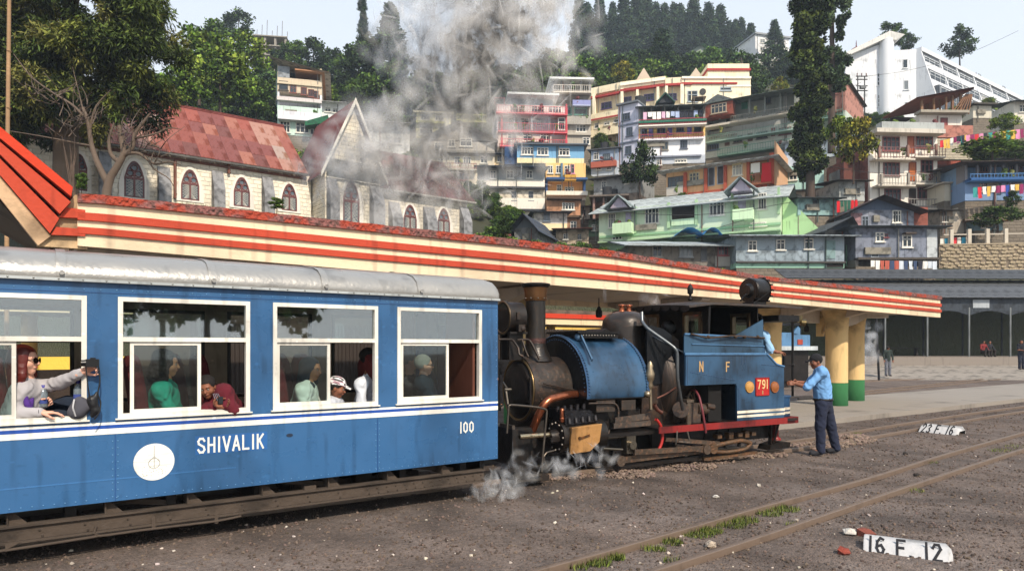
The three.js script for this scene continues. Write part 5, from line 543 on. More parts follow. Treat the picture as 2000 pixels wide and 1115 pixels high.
house({ n: 'gabled_house', l: 'wide grey gabled house in the smoke above the church end', Z: 76, yaw: 4, x: [826, 966], y: [268, 350], D: 8, f: [[303, 350, '#c2b8a0'], [275, 303, '#8f8a82']], w: [[858, 285, 20, 14, 3, WH], [882, 280, 14, 14, 2, WH], [910, 278, 24, 16, 2, WH], [860, 316, 12, 14], [893, 314, 12, 16], [912, 314, 16, 16, 3], [945, 312, 14, 14]], led: [[826, 966, 299, 4, 0.7, '#7d7a72']], r: { t: 'gableF', y: 272, h: 2.0, c: '#8f9498', gc: '#8a8680', gk: 'plaster', ov: 0.8 } });
house({ n: 'grey_house', l: 'weathered cream house with red balcony line behind the end of the church roof', Z: 70, yaw: 6, x: [862, 932], y: [316, 400], D: 7, f: [[330, 400, '#d2c4a6'], [316, 330, '#a9a294', 'plaster', { o: 1 }]], w: [[904, 345, 22, 15, 3, '#7a3a34'], [885, 375, 16, 14, 2]], b: [[862, 930, 318, 329, 0.8, '#b0a898', 'r', '#8a4a44']], led: [[862, 930, 366, 4, 0.4, '#b8b0a0']] });
house({ n: 'pink_hotel', l: 'hazy building with pink-red balcony railings on three floors beside the smoke', Z: 80, yaw: 5, x: [970, 1107], y: [185, 286], D: 9, f: [[256, 286, '#cdbcb8', 'plaster', { o: 1, n: 4 }], [222, 256, '#b3b4c0', 'plaster', { o: 1, n: 4 }], [203, 222, '#d8cfcf']],
w: [[1010, 214, 30, 14, 5, WH], [1050, 214, 26, 14, 4, WH], [1085, 214, 24, 14, 4, WH], [1000, 238, 16, 16, 2, WH, { z: -1.3 }], [1025, 238, 16, 16, 2, WH, { z: -1.3 }], [1055, 238, 16, 16, 2, WH, { z: -1.3 }], [1000, 268, 18, 16, 2, WH, { z: -1.3 }], [1030, 268, 18, 16, 2, WH, { z: -1.3 }], [1064, 268, 18, 16, 3, WH, { z: -1.3 }], [1097, 242, 14, 24, 1, WH]],
b: [[968, 1107, 206, 220, 0.7, '#d0606a', 'r', '#c84a58'], [972, 1107, 240, 256, 0.7, '#d0606a', 'r', '#c84a58'], [976, 1107, 271, 285, 0.7, '#d0606a', 'r', '#c84a58']], p: [[980, 222, 286, 3, '#c24a56'], [1106, 204, 286, 3, '#c24a56']],
x2: ({ t, F, W }) => { part('roof', box(F(990, 190)[0], F(1000, 188)[1], -8, W - 1, F(1000, 184)[1], 0.8), M('#d9dcdc', 'plaster'), t); part('top_storey', box(F(990, 195)[0] + 0.5, F(1000, 203)[1], -7, W - 1.5, F(1000, 188)[1] - 0.001, -0.8), M('#b9bec4', 'plaster'), t); part('roof_frame', [0, 1.1].flatMap((x) => [box(F(966, 195)[0] + x, F(966, 204)[1], -0.1, F(966, 195)[0] + x + 0.08, F(966, 190)[1], 0)]).concat([box(F(966, 195)[0], F(966, 191)[1], -0.11, F(966, 195)[0] + 1.2, F(966, 190)[1], -0.02)]), M('#c84a58', 'paint'), t); } });
house({ n: 'narrow_house', l: 'narrow concrete house with roofed terrace left of the cream hotel', Z: 84, yaw: 3, x: [1078, 1154], y: [152, 290], D: 8, f: [[256, 290, '#9a958a'], [228, 256, '#a8a399'], [194, 228, '#9b968c', 'plaster', { o: 1 }], [178, 194, '#4a4038'], [157, 178, '#6a7078', 'plaster', { o: 1, n: 4 }]], w: [[1135, 251, 20, 14, 3, WH], [1134, 215, 24, 18, 1, '#4aa890', { z: -1.3 }], [1110, 216, 12, 16, 1, '#4aa890', { z: -1.3 }], [1145, 275, 14, 14, 2]], b: [[1080, 1153, 165, 178, 0.8, '#cfc8bc', 'r', '#d8d0c4'], [1100, 1153, 227, 240, 0.6, '#a8a399', 's'], [1118, 1153, 195, 204, 0.4, '#a8b0d0', 's', '#8a90c0']], led: [[1078, 1154, 262, 5, 0.3, '#b0aba0']], r: { t: 'slab', y: 157, kind: 'flat', c: '#d8dcdc', ov: 0.6, th: 0.12 } });
// cream hotel: curved front in three wings, tower block at right
{ const cr = '#eadcb8', rl = '#a83a38'; const flo = [[262, 300, cr, 'plaster', { o: 1 }], [230, 262, cr], [185, 230, cr, 'plaster', { o: 1, in: 0.8 }], [172, 185, cr]];
const t = house({ n: 'cream_hotel', l: 'large cream hotel with curved front and red lines on its parapet', cat: 'hotel', Z: 92, yaw: -30, x: [1155, 1212], y: [172, 300], D: 9, f: flo, w: [[1185, 206, 20, 13, 3, '#5a4a8a', { z: -0.8 }], [1166, 246, 9, 10, 1], [1186, 241, 12, 7, 2], [1204, 236, 10, 7, 2], [1168, 280, 12, 14, 2, '#7a3430', { z: -1.3 }], [1190, 277, 10, 14, 1, '#8a2e2a', { z: -1.3 }]], b: [[1156, 1211, 218, 230, 0.3, '#f0e4c4', 's'], [1156, 1211, 250, 262, 0.5, '#f0e4c4', 's'], [1156, 1211, 288, 298, 0.5, '#f0e4c4', 's']], led: [[1155, 1212, 186, 4, 0.25, rl], [1155, 1212, 231, 3, 0.35, rl]], p: [[1162, 185, 230, 5, '#f4ead0', -0.1]] });
house({ into: t, Z: 89.6, yaw: -20, x: [1212, 1300], y: [160, 300], D: 9, f: [[225, 300, cr], [173, 225, cr, 'plaster', { o: 1, in: 0.8 }], [160, 173, cr]], w: [[1224, 196, 20, 13, 3, '#5a4a8a', { z: -0.8 }], [1268, 190, 20, 13, 3, '#5a4a8a', { z: -0.8 }]], b: [[1212, 1299, 208, 222, 0.3, '#f0e4c4', 's']], led: [[1212, 1300, 172, 4, 0.25, rl], [1212, 1300, 160, 5, 0.2, '#f6efdc']], p: [[1246, 172, 220, 5, '#f4ead0', -0.1], [1216, 174, 225, 5, '#f4ead0', -0.1], [1286, 170, 218, 5, '#f4ead0', -0.1]] });
house({ into: t, Z: 87.4, yaw: -8, x: [1300, 1352], y: [152, 260], D: 9, f: [[204, 260, cr], [166, 204, cr, 'plaster', { o: 1, in: 0.8 }], [152, 166, cr]], w: [[1312, 189, 20, 13, 3, '#5a4a8a', { z: -0.8 }]], led: [[1300, 1352, 165, 4, 0.25, rl]], p: [[1302, 166, 204, 5, '#f4ead0', -0.1], [1332, 166, 204, 6, '#f4ead0', -0.1]] });
house({ into: t, Z: 87, yaw: 0, x: [1332, 1467], y: [152, 260], D: 10, f: [[152, 260, '#efe3c4']], w: [[1353, 188, 20, 22, 1, '#a8b4be'], [1418, 173, 22, 8, 1, '#a8b4be']], led: [[1332, 1440, 163, 3, 0.2, rl], [1332, 1467, 152, 4, 0.2, '#f6efdc'], [1420, 1467, 168, 3, 0.1, '#f6efdc']], x2: ({ t, F }) => { part('water_tank', tr(new THREE.CylinderGeometry(0.4, 0.4, 0.1, 20).rotateX(Math.PI / 2), ...F(1373, 179), 0.06), M('#3a3a3a', 'plain'), t); part('tower', box(F(1385, 140)[0], F(1385, 152)[1] + 0.151, -9, F(1467, 140)[0], F(1385, 121)[1], -0.5), M('#efe3c4', 'plaster'), t); part('tower_band', [box(F(1383, 140)[0], F(1385, 135)[1], -9.1, F(1469, 140)[0], F(1385, 131)[1], -0.3)], M(rl, 'plaster'), t); part('stair_head', box(F(1366, 140)[0], F(1385, 152)[1] + 0.151, -8, F(1384, 140)[0] - 0.01, F(1385, 132)[1], -3), M('#e2d4b4', 'plaster'), t); } }); }
{ const lv = '#b9bed6', t = house({ n: 'white_balcony_house', l: 'lavender-white house with washing on its long top balcony below the cream hotel', Z: 79.5, yaw: -34, x: [1208, 1247], y: [205, 322], D: 7, base: 6, f: [[276, 322, lv], [240, 276, lv], [208, 240, lv]], w: [[1223, 228, 16, 14, 3, '#4a5468'], [1230, 257, 12, 17, 3, '#4a5468'], [1228, 293, 12, 16, 2, '#4a5468']], led: [[1208, 1247, 243, 3, 0.12, '#5a6478'], [1208, 1247, 278, 3, 0.12, '#5a6478']], r: { t: 'slab', y: 208, kind: 'flat', c: '#6a7078', ov: 0.4, so: 0.1 } });
house({ into: t, Z: 78.2, yaw: -7, x: [1247, 1378], y: [205, 322], D: 8, base: 6, f: [[306, 322, '#a9b4c4'], [270, 306, '#e6e8ee'], [243, 270, '#d6b04a', 'plaster', { o: 1, in: 0.9 }], [208, 243, '#7a7c80', 'plaster', { o: 1, in: 1.6, n: 5 }]], w: [[1257, 257, 15, 17, 2, '#5a5a8a', { z: -0.9 }], [1272, 257, 9, 19, 1, '#7a70c0', { d: '#6a64b0', z: -0.9 }], [1292, 254, 16, 14, 3, '#5a5a8a', { z: -0.9 }], [1309, 255, 9, 19, 1, '#7a70c0', { d: '#6a64b0', z: -0.9 }], [1329, 250, 15, 15, 3, '#5a5a8a', { z: -0.9 }], [1347, 252, 9, 19, 1, '#7a70c0', { d: '#6a64b0', z: -0.9 }], [1363, 250, 14, 16, 1, '#3a3430', { z: -0.9 }], [1299, 285, 13, 16, 2, '#8a8478'], [1336, 282, 14, 16, 3, '#5a6478'], [1288, 317, 10, 11, 2], [1330, 314, 24, 8, 4]], b: [[1247, 1378, 231, 242, 0.9, '#e9e4dc', 'r', '#b04a52'], [1247, 1374, 260, 270, 0.5, '#e0e2ea', 'r', '#a03848']], led: [[1247, 1378, 241, 4, 0.95, '#2f6a58'], [1247, 1370, 306, 3, 0.3, '#8a90a0']], r: { t: 'gable', y: 209, h: 1.0, c: '#8d979f', ov: 1.0 },
x2: ({ t, F }) => { const dx = F(1298, 200), g = part('dormer', tr(extr([[-0.8, 0], [0.8, 0], [0, 0.9]], 1.6), dx[0], F(1298, 206)[1], -0.6), M('#3a4048', 'grime'), t); part('dormer_roof', [-1, 1].map((s) => bar(V(dx[0], F(1298, 206)[1] + 1.0, 0.2), V(dx[0] + s * 1.05, F(1298, 206)[1] - 0.1, 0.2), 0.12, 2.4)), M('#2c5a50', 'tin'), g); const fx = F(1366, 195)[0], fy = F(1366, 205)[1]; part('roof_frame', [0, 1.1].flatMap((a) => [0, 1.2].map((b) => box(fx + a - 0.6, fy - 1, -b - 0.1, fx + a - 0.5, fy + 0.9, -b))).concat([box(fx - 0.7, fy + 0.9, -1.4, fx + 0.8, fy + 1, 0)]), M('#6a5a48', 'wood'), t); } });
const q = house; }
house({ n: 'green_gallery_house', l: 'long house with three green-railed galleries behind the tall thin tree', Z: 82, yaw: -31, x: [1378, 1556], y: [206, 310], D: 9, base: 5, f: [[268, 310, '#9fa59c'], [238, 268, '#a3a9a6', 'plaster', { o: 1, in: 1 }], [207, 238, '#5d6a66', 'plaster', { o: 1, n: 6 }]],
w: [[1393, 285, 24, 17, 5, '#4a5a78'], [1421, 275, 10, 20, 1, '#7a6a5a', { d: '#6a4434' }], [1442, 272, 18, 14, 3, '#5a4a40'], [1466, 268, 10, 16, 1, '#6a4a3a', { d: '#5a3a2c' }], [1489, 264, 22, 14, 3, '#4a4440'], [1511, 258, 8, 16, 1, '#7a3a34', { d: '#7a3a34' }], [1534, 256, 24, 14, 4, '#6a3a38'], [1395, 248, 18, 14, 2, '#4a4440', { z: -1 }], [1425, 240, 12, 16, 2, '#4a4440', { z: -1 }], [1470, 234, 16, 10, 3, '#4a4440', { z: -1 }], [1495, 230, 12, 10, 2, '#4a4440', { z: -1 }], [1525, 224, 18, 10, 3, '#4a4440', { z: -1 }], [1455, 205, 12, 16, 1, '#2f8a6a', { d: '#2a7a60', z: -1.3 }], [1500, 196, 14, 14, 2, '#4a4440', { z: -1.3 }]],
b: [[1383, 1556, 251, 263, 1.0, '#8fa89c', 'r', '#7a9a8a'], [1406, 1556, 279, 292, 1.0, '#5a7a6a', 'r', '#4a7a66'], [1432, 1556, 215, 226, 1.1, '#b0a898', 'r', '#8a8478']], led: [[1378, 1556, 238, 4, 1.0, '#c9c2b6']], r: { t: 'shed', y: 207, c: '#6f7d78', ov: 1.3, rise: 0.12, w: 1.6 },
x2: ({ t, F }) => { const a = F(1379, 240)[0], b = F(1436, 230)[0], y0 = F(1408, 231)[1], y1 = F(1408, 206)[1]; part('brick_bay', box(a, y0, -0.5, b, y1, 1.05), M('#8a4a3c', 'grime'), t); windowAt(t, a + 0.9, y0 + 0.3, b - 0.7, y1 - 0.1, 1.06, 4, '#b9a890'); part('bay_gable', tr(extr([[a - 0.3, y1], [b + 0.3, y1], [(a + b) / 2, y1 + 1.0]], 1.6), 0, 0, -0.4), M('#5a6468', 'tin'), t); } });
house({ n: 'terracotta_house', l: 'orange house with brick-red pillars and a long sloping silver roof', Z: 67, yaw: -31, x: [1302, 1513], y: [335, 384], D: 8, base: 5, bc: '#8a5a48', f: [[335, 384, '#d29a5a']], w: [[1357, 348, 20, 22, 3, '#d8c8a0'], [1390, 345, 13, 36, 1, '#9aa4b0', { d: '#3a3438' }], [1408, 342, 13, 36, 1, '#9aa4b0', { d: '#3a3438' }], [1441, 332, 20, 22, 3, '#e4dcc8'], [1320, 356, 30, 22, 4, '#4a4644']], led: [[1357, 1358, 336, 3, 0.3, '#d8c8a0'], [1432, 1450, 321, 3, 0.35, '#c8b890'], [1345, 1500, 371, 6, 0.12, '#a8503a']],
p: [[1340, 338, 384, 6, '#a8503a'], [1380, 330, 378, 6, '#a8503a'], [1418, 322, 372, 6, '#a8503a'], [1463, 312, 366, 6, '#a8503a'], [1509, 300, 360, 8, '#b8583c']], b: [[1304, 1336, 364, 378, 0.3, '#b9b4ac', 's'], [1467, 1508, 338, 356, 0.5, '#c87a58', 'r', '#b86848']], r: { t: 'shed', y: 337, c: '#ccd4d8', ov: 1.2, so: 0.6, rise: 0.04, w: 1.2 },
x2: ({ t, F, W, D }) => { part('gallery_recess', box(F(1467, 340)[0], F(1488, 354)[1], 0.004, F(1504, 340)[0], F(1488, 312)[1], 0.02), M('#a8784e', 'plaster'), t); part('end_wall', [box(W + 0.001, F(1510, 360)[1] - 0.5, -D, W + 0.04, F(1510, 300)[1] + 1.2, -0.1)], M('#d2a884', 'plaster'), t); for (const x of [0.3, 2.4]) windowAt(t, W + 0.05, 0, W + 0.06, 0.01, 0, 1, '#888').removeFromParent(); part('garment', [cbox(F(1500, 332)[0], F(1500, 332)[1], 0.5, 0.8, 1.1, 0.05), cbox(F(1500, 350)[0], F(1500, 350)[1], 0.6, 0.9, 0.7, 0.05)], M('#c0242a', 'cloth'), t); part('garment', cbox(F(1478, 330)[0], F(1478, 330)[1], 0.45, 0.8, 0.9, 0.05), M('#dcd8cc', 'cloth'), t); } });
house({ n: 'green_house', l: 'long pale green house with two small gables and white triple windows', Z: 62, yaw: -27, x: [1170, 1526], y: [412, 476], D: 9, base: 5, bc: '#8fae94', f: [[458, 476, '#bcd4b4'], [412, 458, '#c3dabd']],
w: [[1196, 431, 14, 28, 3, WH], [1274, 421, 28, 32, 4, WH], [1401, 405, 30, 32, 4, WH], [1490, 393, 16, 32, 3, WH], [1228, 427, 11, 24, 1, '#b8b0d0', { d: '#c0b8d8' }], [1450, 396, 15, 24, 1, '#b8b0d0', { d: '#c8c2dc' }], [1206, 464, 20, 10, 3, WH], [1482, 438, 32, 8, 5, WH]], led: [[1172, 1526, 450, 4, 0.12, '#8fb894'], [1172, 1526, 462, 3, 0.6, '#a8c8a0']], p: [[1242, 404, 456, 4, '#9fc09a'], [1307, 396, 446, 5, '#a9caa2'], [1361, 390, 440, 5, '#a9caa2'], [1431, 378, 430, 5, '#a9caa2'], [1473, 372, 426, 3, '#8a9a90'], [1522, 366, 418, 5, '#9fc09a']], b: [[1203, 1240, 434, 452, 1.0, '#c4e0bc', 's'], [1435, 1475, 407, 424, 1.0, '#c8e4c0', 's']], r: { t: 'gable', y: 413, h: 1.7, c: '#bcc8cc', ov: 0.9, so: 0.7, w: 1.1 },
x2: ({ t, F, W, D }) => { const a = F(1313, 412)[0], b = F(1357, 412)[0]; part('loggia', box(a, F(1335, 428)[1], 0.003, b, F(1335, 398)[1], 0.012), M('#2a2622', 'grime'), t); part('loggia_sill', box(a, F(1335, 440)[1], 0.01, b, F(1335, 428)[1], 0.2), M('#c4e0bc', 'plaster'), t);
for (const [px, py, wd] of [[1217, 410, 46], [1452, 378, 54]]) { const x0 = F(px - wd / 2, py)[0], x1 = F(px + wd / 2, py)[0], y = F(px, py)[1], g = part('porch_gable', tr(extr([[x0 + 0.3, y], [x1 - 0.3, y], [(x0 + x1) / 2, y + 0.95]], 1.6), 0, 0, -0.4), M('#b4acbe', 'plaster'), t); part('porch_roof', [-1, 1].map((s) => bar(V((x0 + x1) / 2 + s * 0.02, y + 1.06, 0.5), V(s < 0 ? x0 - 0.2 : x1 + 0.2, y - 0.06, 0.5), 0.1, 2.2)), M('#8fa0a6', 'tin'), g); }
part('end_stair', tr(extr([[0, -3.5], [5, -3.5], [0, 2.4]], 0.25), W + 0.05, F(1522, 430)[1], -1), M('#a9d09a', 'plaster'), t); part('down_pipe', [1242, 1474].map((px) => cyl(V(F(px, 430)[0], F(px, 450)[1], 0.3), V(F(px, 430)[0], F(px, 400)[1], 0.3), 0.06)), M('#5a6460', 'paint'), t); } });
house({ n: 'blue_stack_house', l: 'bright blue top floor with cream base over the yellow house', Z: 74, yaw: 2, x: [1010, 1141], y: [282, 318], D: 8, base: 0, f: [[308, 318, '#e4d3a0'], [283, 308, '#3a94c8']], w: [[1030, 295, 24, 15, 4, WH], [1060, 296, 22, 15, 3, WH], [1102, 297, 21, 15, 3, WH]], r: { t: 'slab', y: 284, kind: 'flat', c: '#5a6470', ov: 0.6, th: 0.06 }, x2: ({ t, F, D }) => part('side_wall', box(F(986, 300)[0], F(1010, 318)[1], -D, -0.002, F(1010, 283)[1], -0.6), M('#274a78', 'tin'), t) });
house({ n: 'yellow_stack_house', l: 'deep yellow house of two floors under the bright blue one', Z: 73.5, yaw: 2, x: [1066, 1144], y: [318, 390], D: 8, base: 3, f: [[379, 390, '#dcd8cc'], [352, 379, '#d69030', 'plaster', { o: 1, in: 0.9, pc: '#2a4a7a' }], [318, 352, '#e6b45a']], w: [[1075, 331, 10, 15, 2, WH], [1091, 331, 10, 15, 2, WH], [1108, 332, 11, 17, 2, WH], [1118, 330, 8, 18, 1, '#d888a8'], [1092, 368, 9, 14, 2, WH, { z: -0.9 }], [1112, 371, 18, 12, 3, WH, { z: -0.9 }]], p: [[1097, 319, 350, 4, '#5a7a90']], b: [[1102, 1124, 341, 349, 0.7, '#c89a40', 's']], led: [[1066, 1146, 351, 4, 0.7, '#3a5a8a'], [1066, 1146, 380, 8, 0.8, '#dcd8cc']] });
house({ n: 'grey_white_block', l: 'big grey and white house with dark blue eaves left of the yellow house', Z: 71, yaw: 3, x: [932, 1064], y: [318, 470], D: 9, base: 3, f: [[415, 470, '#cfc8b8'], [370, 415, '#d8d2c4', 'plank', { w: 1.3 }], [350, 370, '#e2ddd2'], [328, 350, '#8f959a']], w: [[963, 341, 12, 16, 2, WH], [996, 341, 14, 15, 2, WH], [1034, 341, 12, 15, 2, WH], [970, 384, 9, 18, 2, '#5a5e68'], [1004, 383, 9, 18, 2, '#5a5e68'], [1037, 383, 9, 18, 2, '#7a7e86'], [965, 430, 18, 22, 2, '#6a6e70'], [1000, 428, 18, 22, 3, '#6a6e70']], led: [[932, 1064, 368, 4, 0.5, '#3c3e44'], [936, 1064, 398, 22, 0.15, '#e0dbd0'], [936, 1064, 411, 4, 0.4, '#3c3e44']], r: { t: 'shed', y: 326, c: '#2c4a70', ov: 1.2, rise: 0.12 } });
house({ n: 'timber_house', l: 'orange-brown timber house wedged under the yellow one', Z: 70, yaw: 3, x: [1068, 1134], y: [388, 470], D: 7, f: [[388, 470, '#a86a34', 'plank', { w: 0.5 }]], w: [[1110, 403, 24, 14, 4, WH], [1120, 440, 12, 16, 2]], led: [[1068, 1136, 389, 4, 0.7, '#4a3a30'], [1088, 1134, 424, 4, 0.5, '#5a4430']] });
house({ n: 'cream_cottage', l: 'small cream house with white plank front just above the canopy edge', Z: 62, yaw: 3, x: [1043, 1108], y: [414, 480], D: 6, f: [[450, 480, '#e6c890'], [436, 450, '#e8d4a4'], [414, 436, '#d6d8d8', 'plank', { w: 0.4 }]], w: [[1068, 424, 12, 15, 2, '#7a8a9a'], [1078, 464, 24, 18, 4, '#8a9ab0']], r: { t: 'shed', y: 414, c: '#3f4a58', ov: 0.8, rise: 0.1 }, led: [[1062, 1094, 453, 3, 0.5, '#3a3a3a']] });
house({ n: 'dark_gable_shed', l: 'small dark gabled shed behind the green bush at the canopy edge', Z: 56, yaw: -20, x: [1005, 1050], y: [436, 480], D: 5, f: [[446, 480, '#59636c', 'tin']], r: { t: 'gableF', y: 447, h: 1.1, c: '#3f4a5a', ov: 0.9, gc: '#6a737c' } });
house({ n: 'rust_roof_shed', l: 'low shed with rusty red roof at the right end of the church', Z: 55, yaw: 0, x: [912, 990], y: [452, 480], D: 5, f: [[458, 480, '#6a5248', 'tin']], r: { t: 'shed', y: 458, c: '#8a4a40', ov: 1, rise: 0.25 } });
house({ n: 'blue_grey_house', l: 'small blue-grey house with a red brick band below the cream hotel', Z: 80, yaw: -20, x: [1155, 1208], y: [294, 345], D: 6, f: [[318, 345, '#aebccc'], [294, 318, '#7a94b4']], w: [[1165, 305, 10, 14, 2], [1185, 306, 14, 12, 3, '#3a4450'], [1170, 328, 9, 8], [1190, 328, 9, 8]], b: [[1156, 1205, 314, 323, 0.5, '#a85a48', 's']], r: { t: 'slab', y: 295, kind: 'flat', c: '#4a4e54', ov: 0.4, th: 0.06 } });
house({ n: 'tin_shack', l: 'patched grey tin shack left of the dark leafy tree', Z: 72, yaw: -28, x: [1160, 1246], y: [350, 398], D: 6, base: 4, bc: '#6a4a3c', f: [[350, 385, '#8a929a', 'tin'], [385, 398, '#5a4a40', 'plank']], w: [[1180, 362, 9, 16, 2], [1225, 352, 8, 14, 2]], r: { t: 'shed', y: 350, c: '#4a5058', ov: 0.8, rise: 0.12 } });
house({ n: 'brick_shack', l: 'unfinished brick shack with open front under the tin shack', Z: 68, yaw: -10, x: [1158, 1222], y: [385, 432], D: 5, f: [[385, 432, '#7a4a3c', 'grime', { o: 1, in: 2, n: 3 }]], r: { t: 'slab', y: 386, kind: 'flat', c: '#6a6058', ov: 0.5, th: 0.08 } });
house({ n: 'plank_shed', l: 'dark plank shed with pale blue-grey tin roof just above the canopy', Z: 51, yaw: 2, x: [1228, 1438], y: [476, 528], D: 6, f: [[476, 528, '#55504c', 'plank', { w: 0.55 }]], w: [[1284, 491, 20, 22, 2, '#8f8a80'], [1340, 490, 26, 24, 3, '#8a8d90'], [1412, 490, 20, 18, 3, '#8a3438'], [1375, 498, 12, 26, 1, '#5a5a5c', { d: '#4a4c50' }]], r: { t: 'shed', y: 477, c: '#bccad2', ov: 1.0, so: 0.5, rise: 0.2, w: 1.0 }, x2: ({ t, F, W }) => part('plaster_panel', box(F(1397, 500)[0], F(1400, 520)[1], 0.02, W - 0.02, F(1400, 500)[1], 0.06), M('#a3a09a', 'plaster'), t) });
house({ n: 'blue_tin_house', l: 'long blue-grey tin house with three small white windows', Z: 50, yaw: 1, x: [1438, 1650], y: [458, 523], D: 7, f: [[513, 523, '#7fbfae', 'grime'], [458, 513, '#86a2ba', 'tin', { w: 0.72 }]], w: [[1470, 480, 17, 20, 2, WH], [1525, 478, 17, 20, 2, WH], [1580, 476, 18, 21, 2, WH]], r: { t: 'shed', y: 459, c: '#c4d4e0', ov: 0.9, so: 0.8, rise: 0.16, w: 1.1 }, x2: ({ t, F }) => { part('patch_sheet', [box(F(1612, 480)[0], F(1620, 505)[1], 0.03, F(1632, 480)[0], F(1620, 470)[1], 0.045)], M('#7d9aa0', 'grime'), t); part('sill_beam', box(F(1438, 512)[0], F(1500, 514)[1], 0.02, F(1650, 512)[0], F(1500, 511)[1], 0.25), M('#4a4642', 'wood'), t); part('under_opening', box(F(1612, 518)[0], F(1620, 522)[1], 0.02, F(1648, 518)[0], F(1620, 515)[1], 0.05), M('#2a2420', 'plain'), t); } });
for (const [x0, x1, lab] of [[1322, 1375, 'left bright blue tarpaulin roof over the plank shed'], [1375, 1412, 'right bright blue tarpaulin roof behind the plank shed']]) { const a = P(x0, 458, 56), b = P(x1, 458, 56), w = b.x - a.x; solo('tarpaulin_roof', strip([0, -3].map((z) => [0, .2, .4, .6, .8, 1].map((k) => V(w * k, 0.62 * Math.sin(k * Math.PI), z)))), M('#2f86c4', 'cloth', { roughness: 0.6 }), lab, 'tarpaulin', a); }
// dark blue house in front at right, two storeys with their own roofs
{ const c1 = '#66789a'; const t = house({ n: 'dark_tin_house', l: 'dark blue-grey tin house of two roofs beside the stone terrace', Z: 50, yaw: 0, x: [1672, 1832], y: [443, 520], D: 7, f: [[506, 520, '#3a3632', 'grime', { o: 1, in: 1 }], [443, 506, c1, 'tin', { w: 0.62 }]], w: [[1719, 463, 17, 18, 2, WH], [1772, 471, 19, 24, 2, WH], [1709, 496, 16, 14, 1, '#8d96a0'], [1731, 460, 7, 7, 1, '#7a3034']], r: { t: 'shed', y: 443, c: '#4a545e', ov: 0.7, so: 0.7, rise: 0.02, w: 1.6 }, led: [[1763, 1784, 457, 3, 0.5, '#4a4038'], [1672, 1835, 506, 4, 0.4, '#4a443e']], x2: ({ t, F, W }) => part('white_panel', box(F(1811, 470)[0], F(1820, 503)[1], 0.02, W - 0.05, F(1820, 448)[1], 0.05), M('#c8d2da', 'tin'), t) });
house({ into: t, Z: 52.5, yaw: 0, x: [1662, 1786], y: [410, 444], D: 6, base: 0, f: [[410, 444, '#7686a2', 'tin', { w: 0.7 }]], w: [[1752, 423, 17, 24, 3, WH], [1690, 432, 14, 20, 2, '#8d98a8']], r: { t: 'gableF', y: 411, h: 1.0, a: 0.42, c: '#4a3c3c', ov: 1.0, so: 0.6, gc: '#5a687e' }, x2: ({ t, F, W }) => { part('brick_wall', box(W + 0.001, F(1786, 442)[1], -2, F(1815, 420)[0], F(1786, 404)[1], -0.1), M('#8a5044', 'grime'), t); part('pink_cladding', box(0.02, F(1665, 441)[1], 0.02, F(1685, 430)[0], F(1665, 416)[1], 0.04), M('#a08088', 'grime'), t); } });
house({ into: t, Z: 51.5, yaw: 8, x: [1612, 1668], y: [438, 520], D: 5, base: 0, f: [[448, 520, '#39404c', 'tin']], r: { t: 'gableF', y: 448, h: 0.9, a: 0.75, c: '#565c62', ov: 0.8, gc: '#414a56' }, x2: ({ t, F }) => part('green_screen', [box(F(1646, 490)[0], F(1650, 506)[1], 0.4, F(1672, 490)[0], F(1650, 480)[1], 0.46), box(F(1646, 520)[0], F(1650, 521)[1], 0.4, F(1672, 520)[0], F(1650, 507)[1], 0.47)], M('#6a9a84', 'grime'), t) }); }

for (const [x0, x1, yt, yb, Z, yaw, c, k, rc, lab] of [[1086, 1150, 446, 478, 60, -6, '#9a8a74', 'plank', '#7a4a40', 'ramshackle brown plank shed with rusty roof left of the green house'], [1150, 1186, 428, 462, 63, -8, '#3f7a5a', 'tin', '#4a4640', 'small shed with green sheet front left of the green house'], [1196, 1236, 402, 430, 66, -20, '#8f8a84', 'tin', '#6a5a50', 'tiny grey shed behind the left porch gable of the green house'], [1640, 1690, 352, 392, 60, 4, '#a8b4b8', 'tin', '#5a5654', 'grey tin lean-to left of the white balcony house'], [1538, 1572, 372, 400, 62, -10, '#b8a088', 'plaster', '#7f8a90', 'small tan house behind the right end of the green house'], [1838, 1862, 410, 446, 56, 3, '#8a7a6c', 'plank', '#4a4644', 'narrow brown shed beside the garden steps'], [1905, 1960, 430, 450, 57, 0, '#3f7f9a', 'tin', '#b07848', 'low blue-sided shelter with orange board roof on the terrace'], [1108, 1152, 402, 428, 72, 3, '#c0b8a8', 'plaster', '#5a4a44', 'small pale house squeezed between the yellow house and the brick shack'], [960, 1012, 300, 322, 77, 4, '#d8c090', 'plaster', '#5a6a7a', 'small cream and blue house beside the bright blue top floor']]) house({ n: 'shack', l: lab, Z, yaw, x: [x0, x1], y: [yt, yb], D: 4, f: [[yt, yb, c, k]], w: [[lerp(x0, x1, 0.3), (yt + yb) / 2, 9, 11, 2, '#cfcabe'], [lerp(x0, x1, 0.72), (yt + yb) / 2 + 1, 8, 12, 2, '#8a8478']], r: { t: 'shed', y: yt, c: rc, ov: 0.8, rise: 0.15 } });
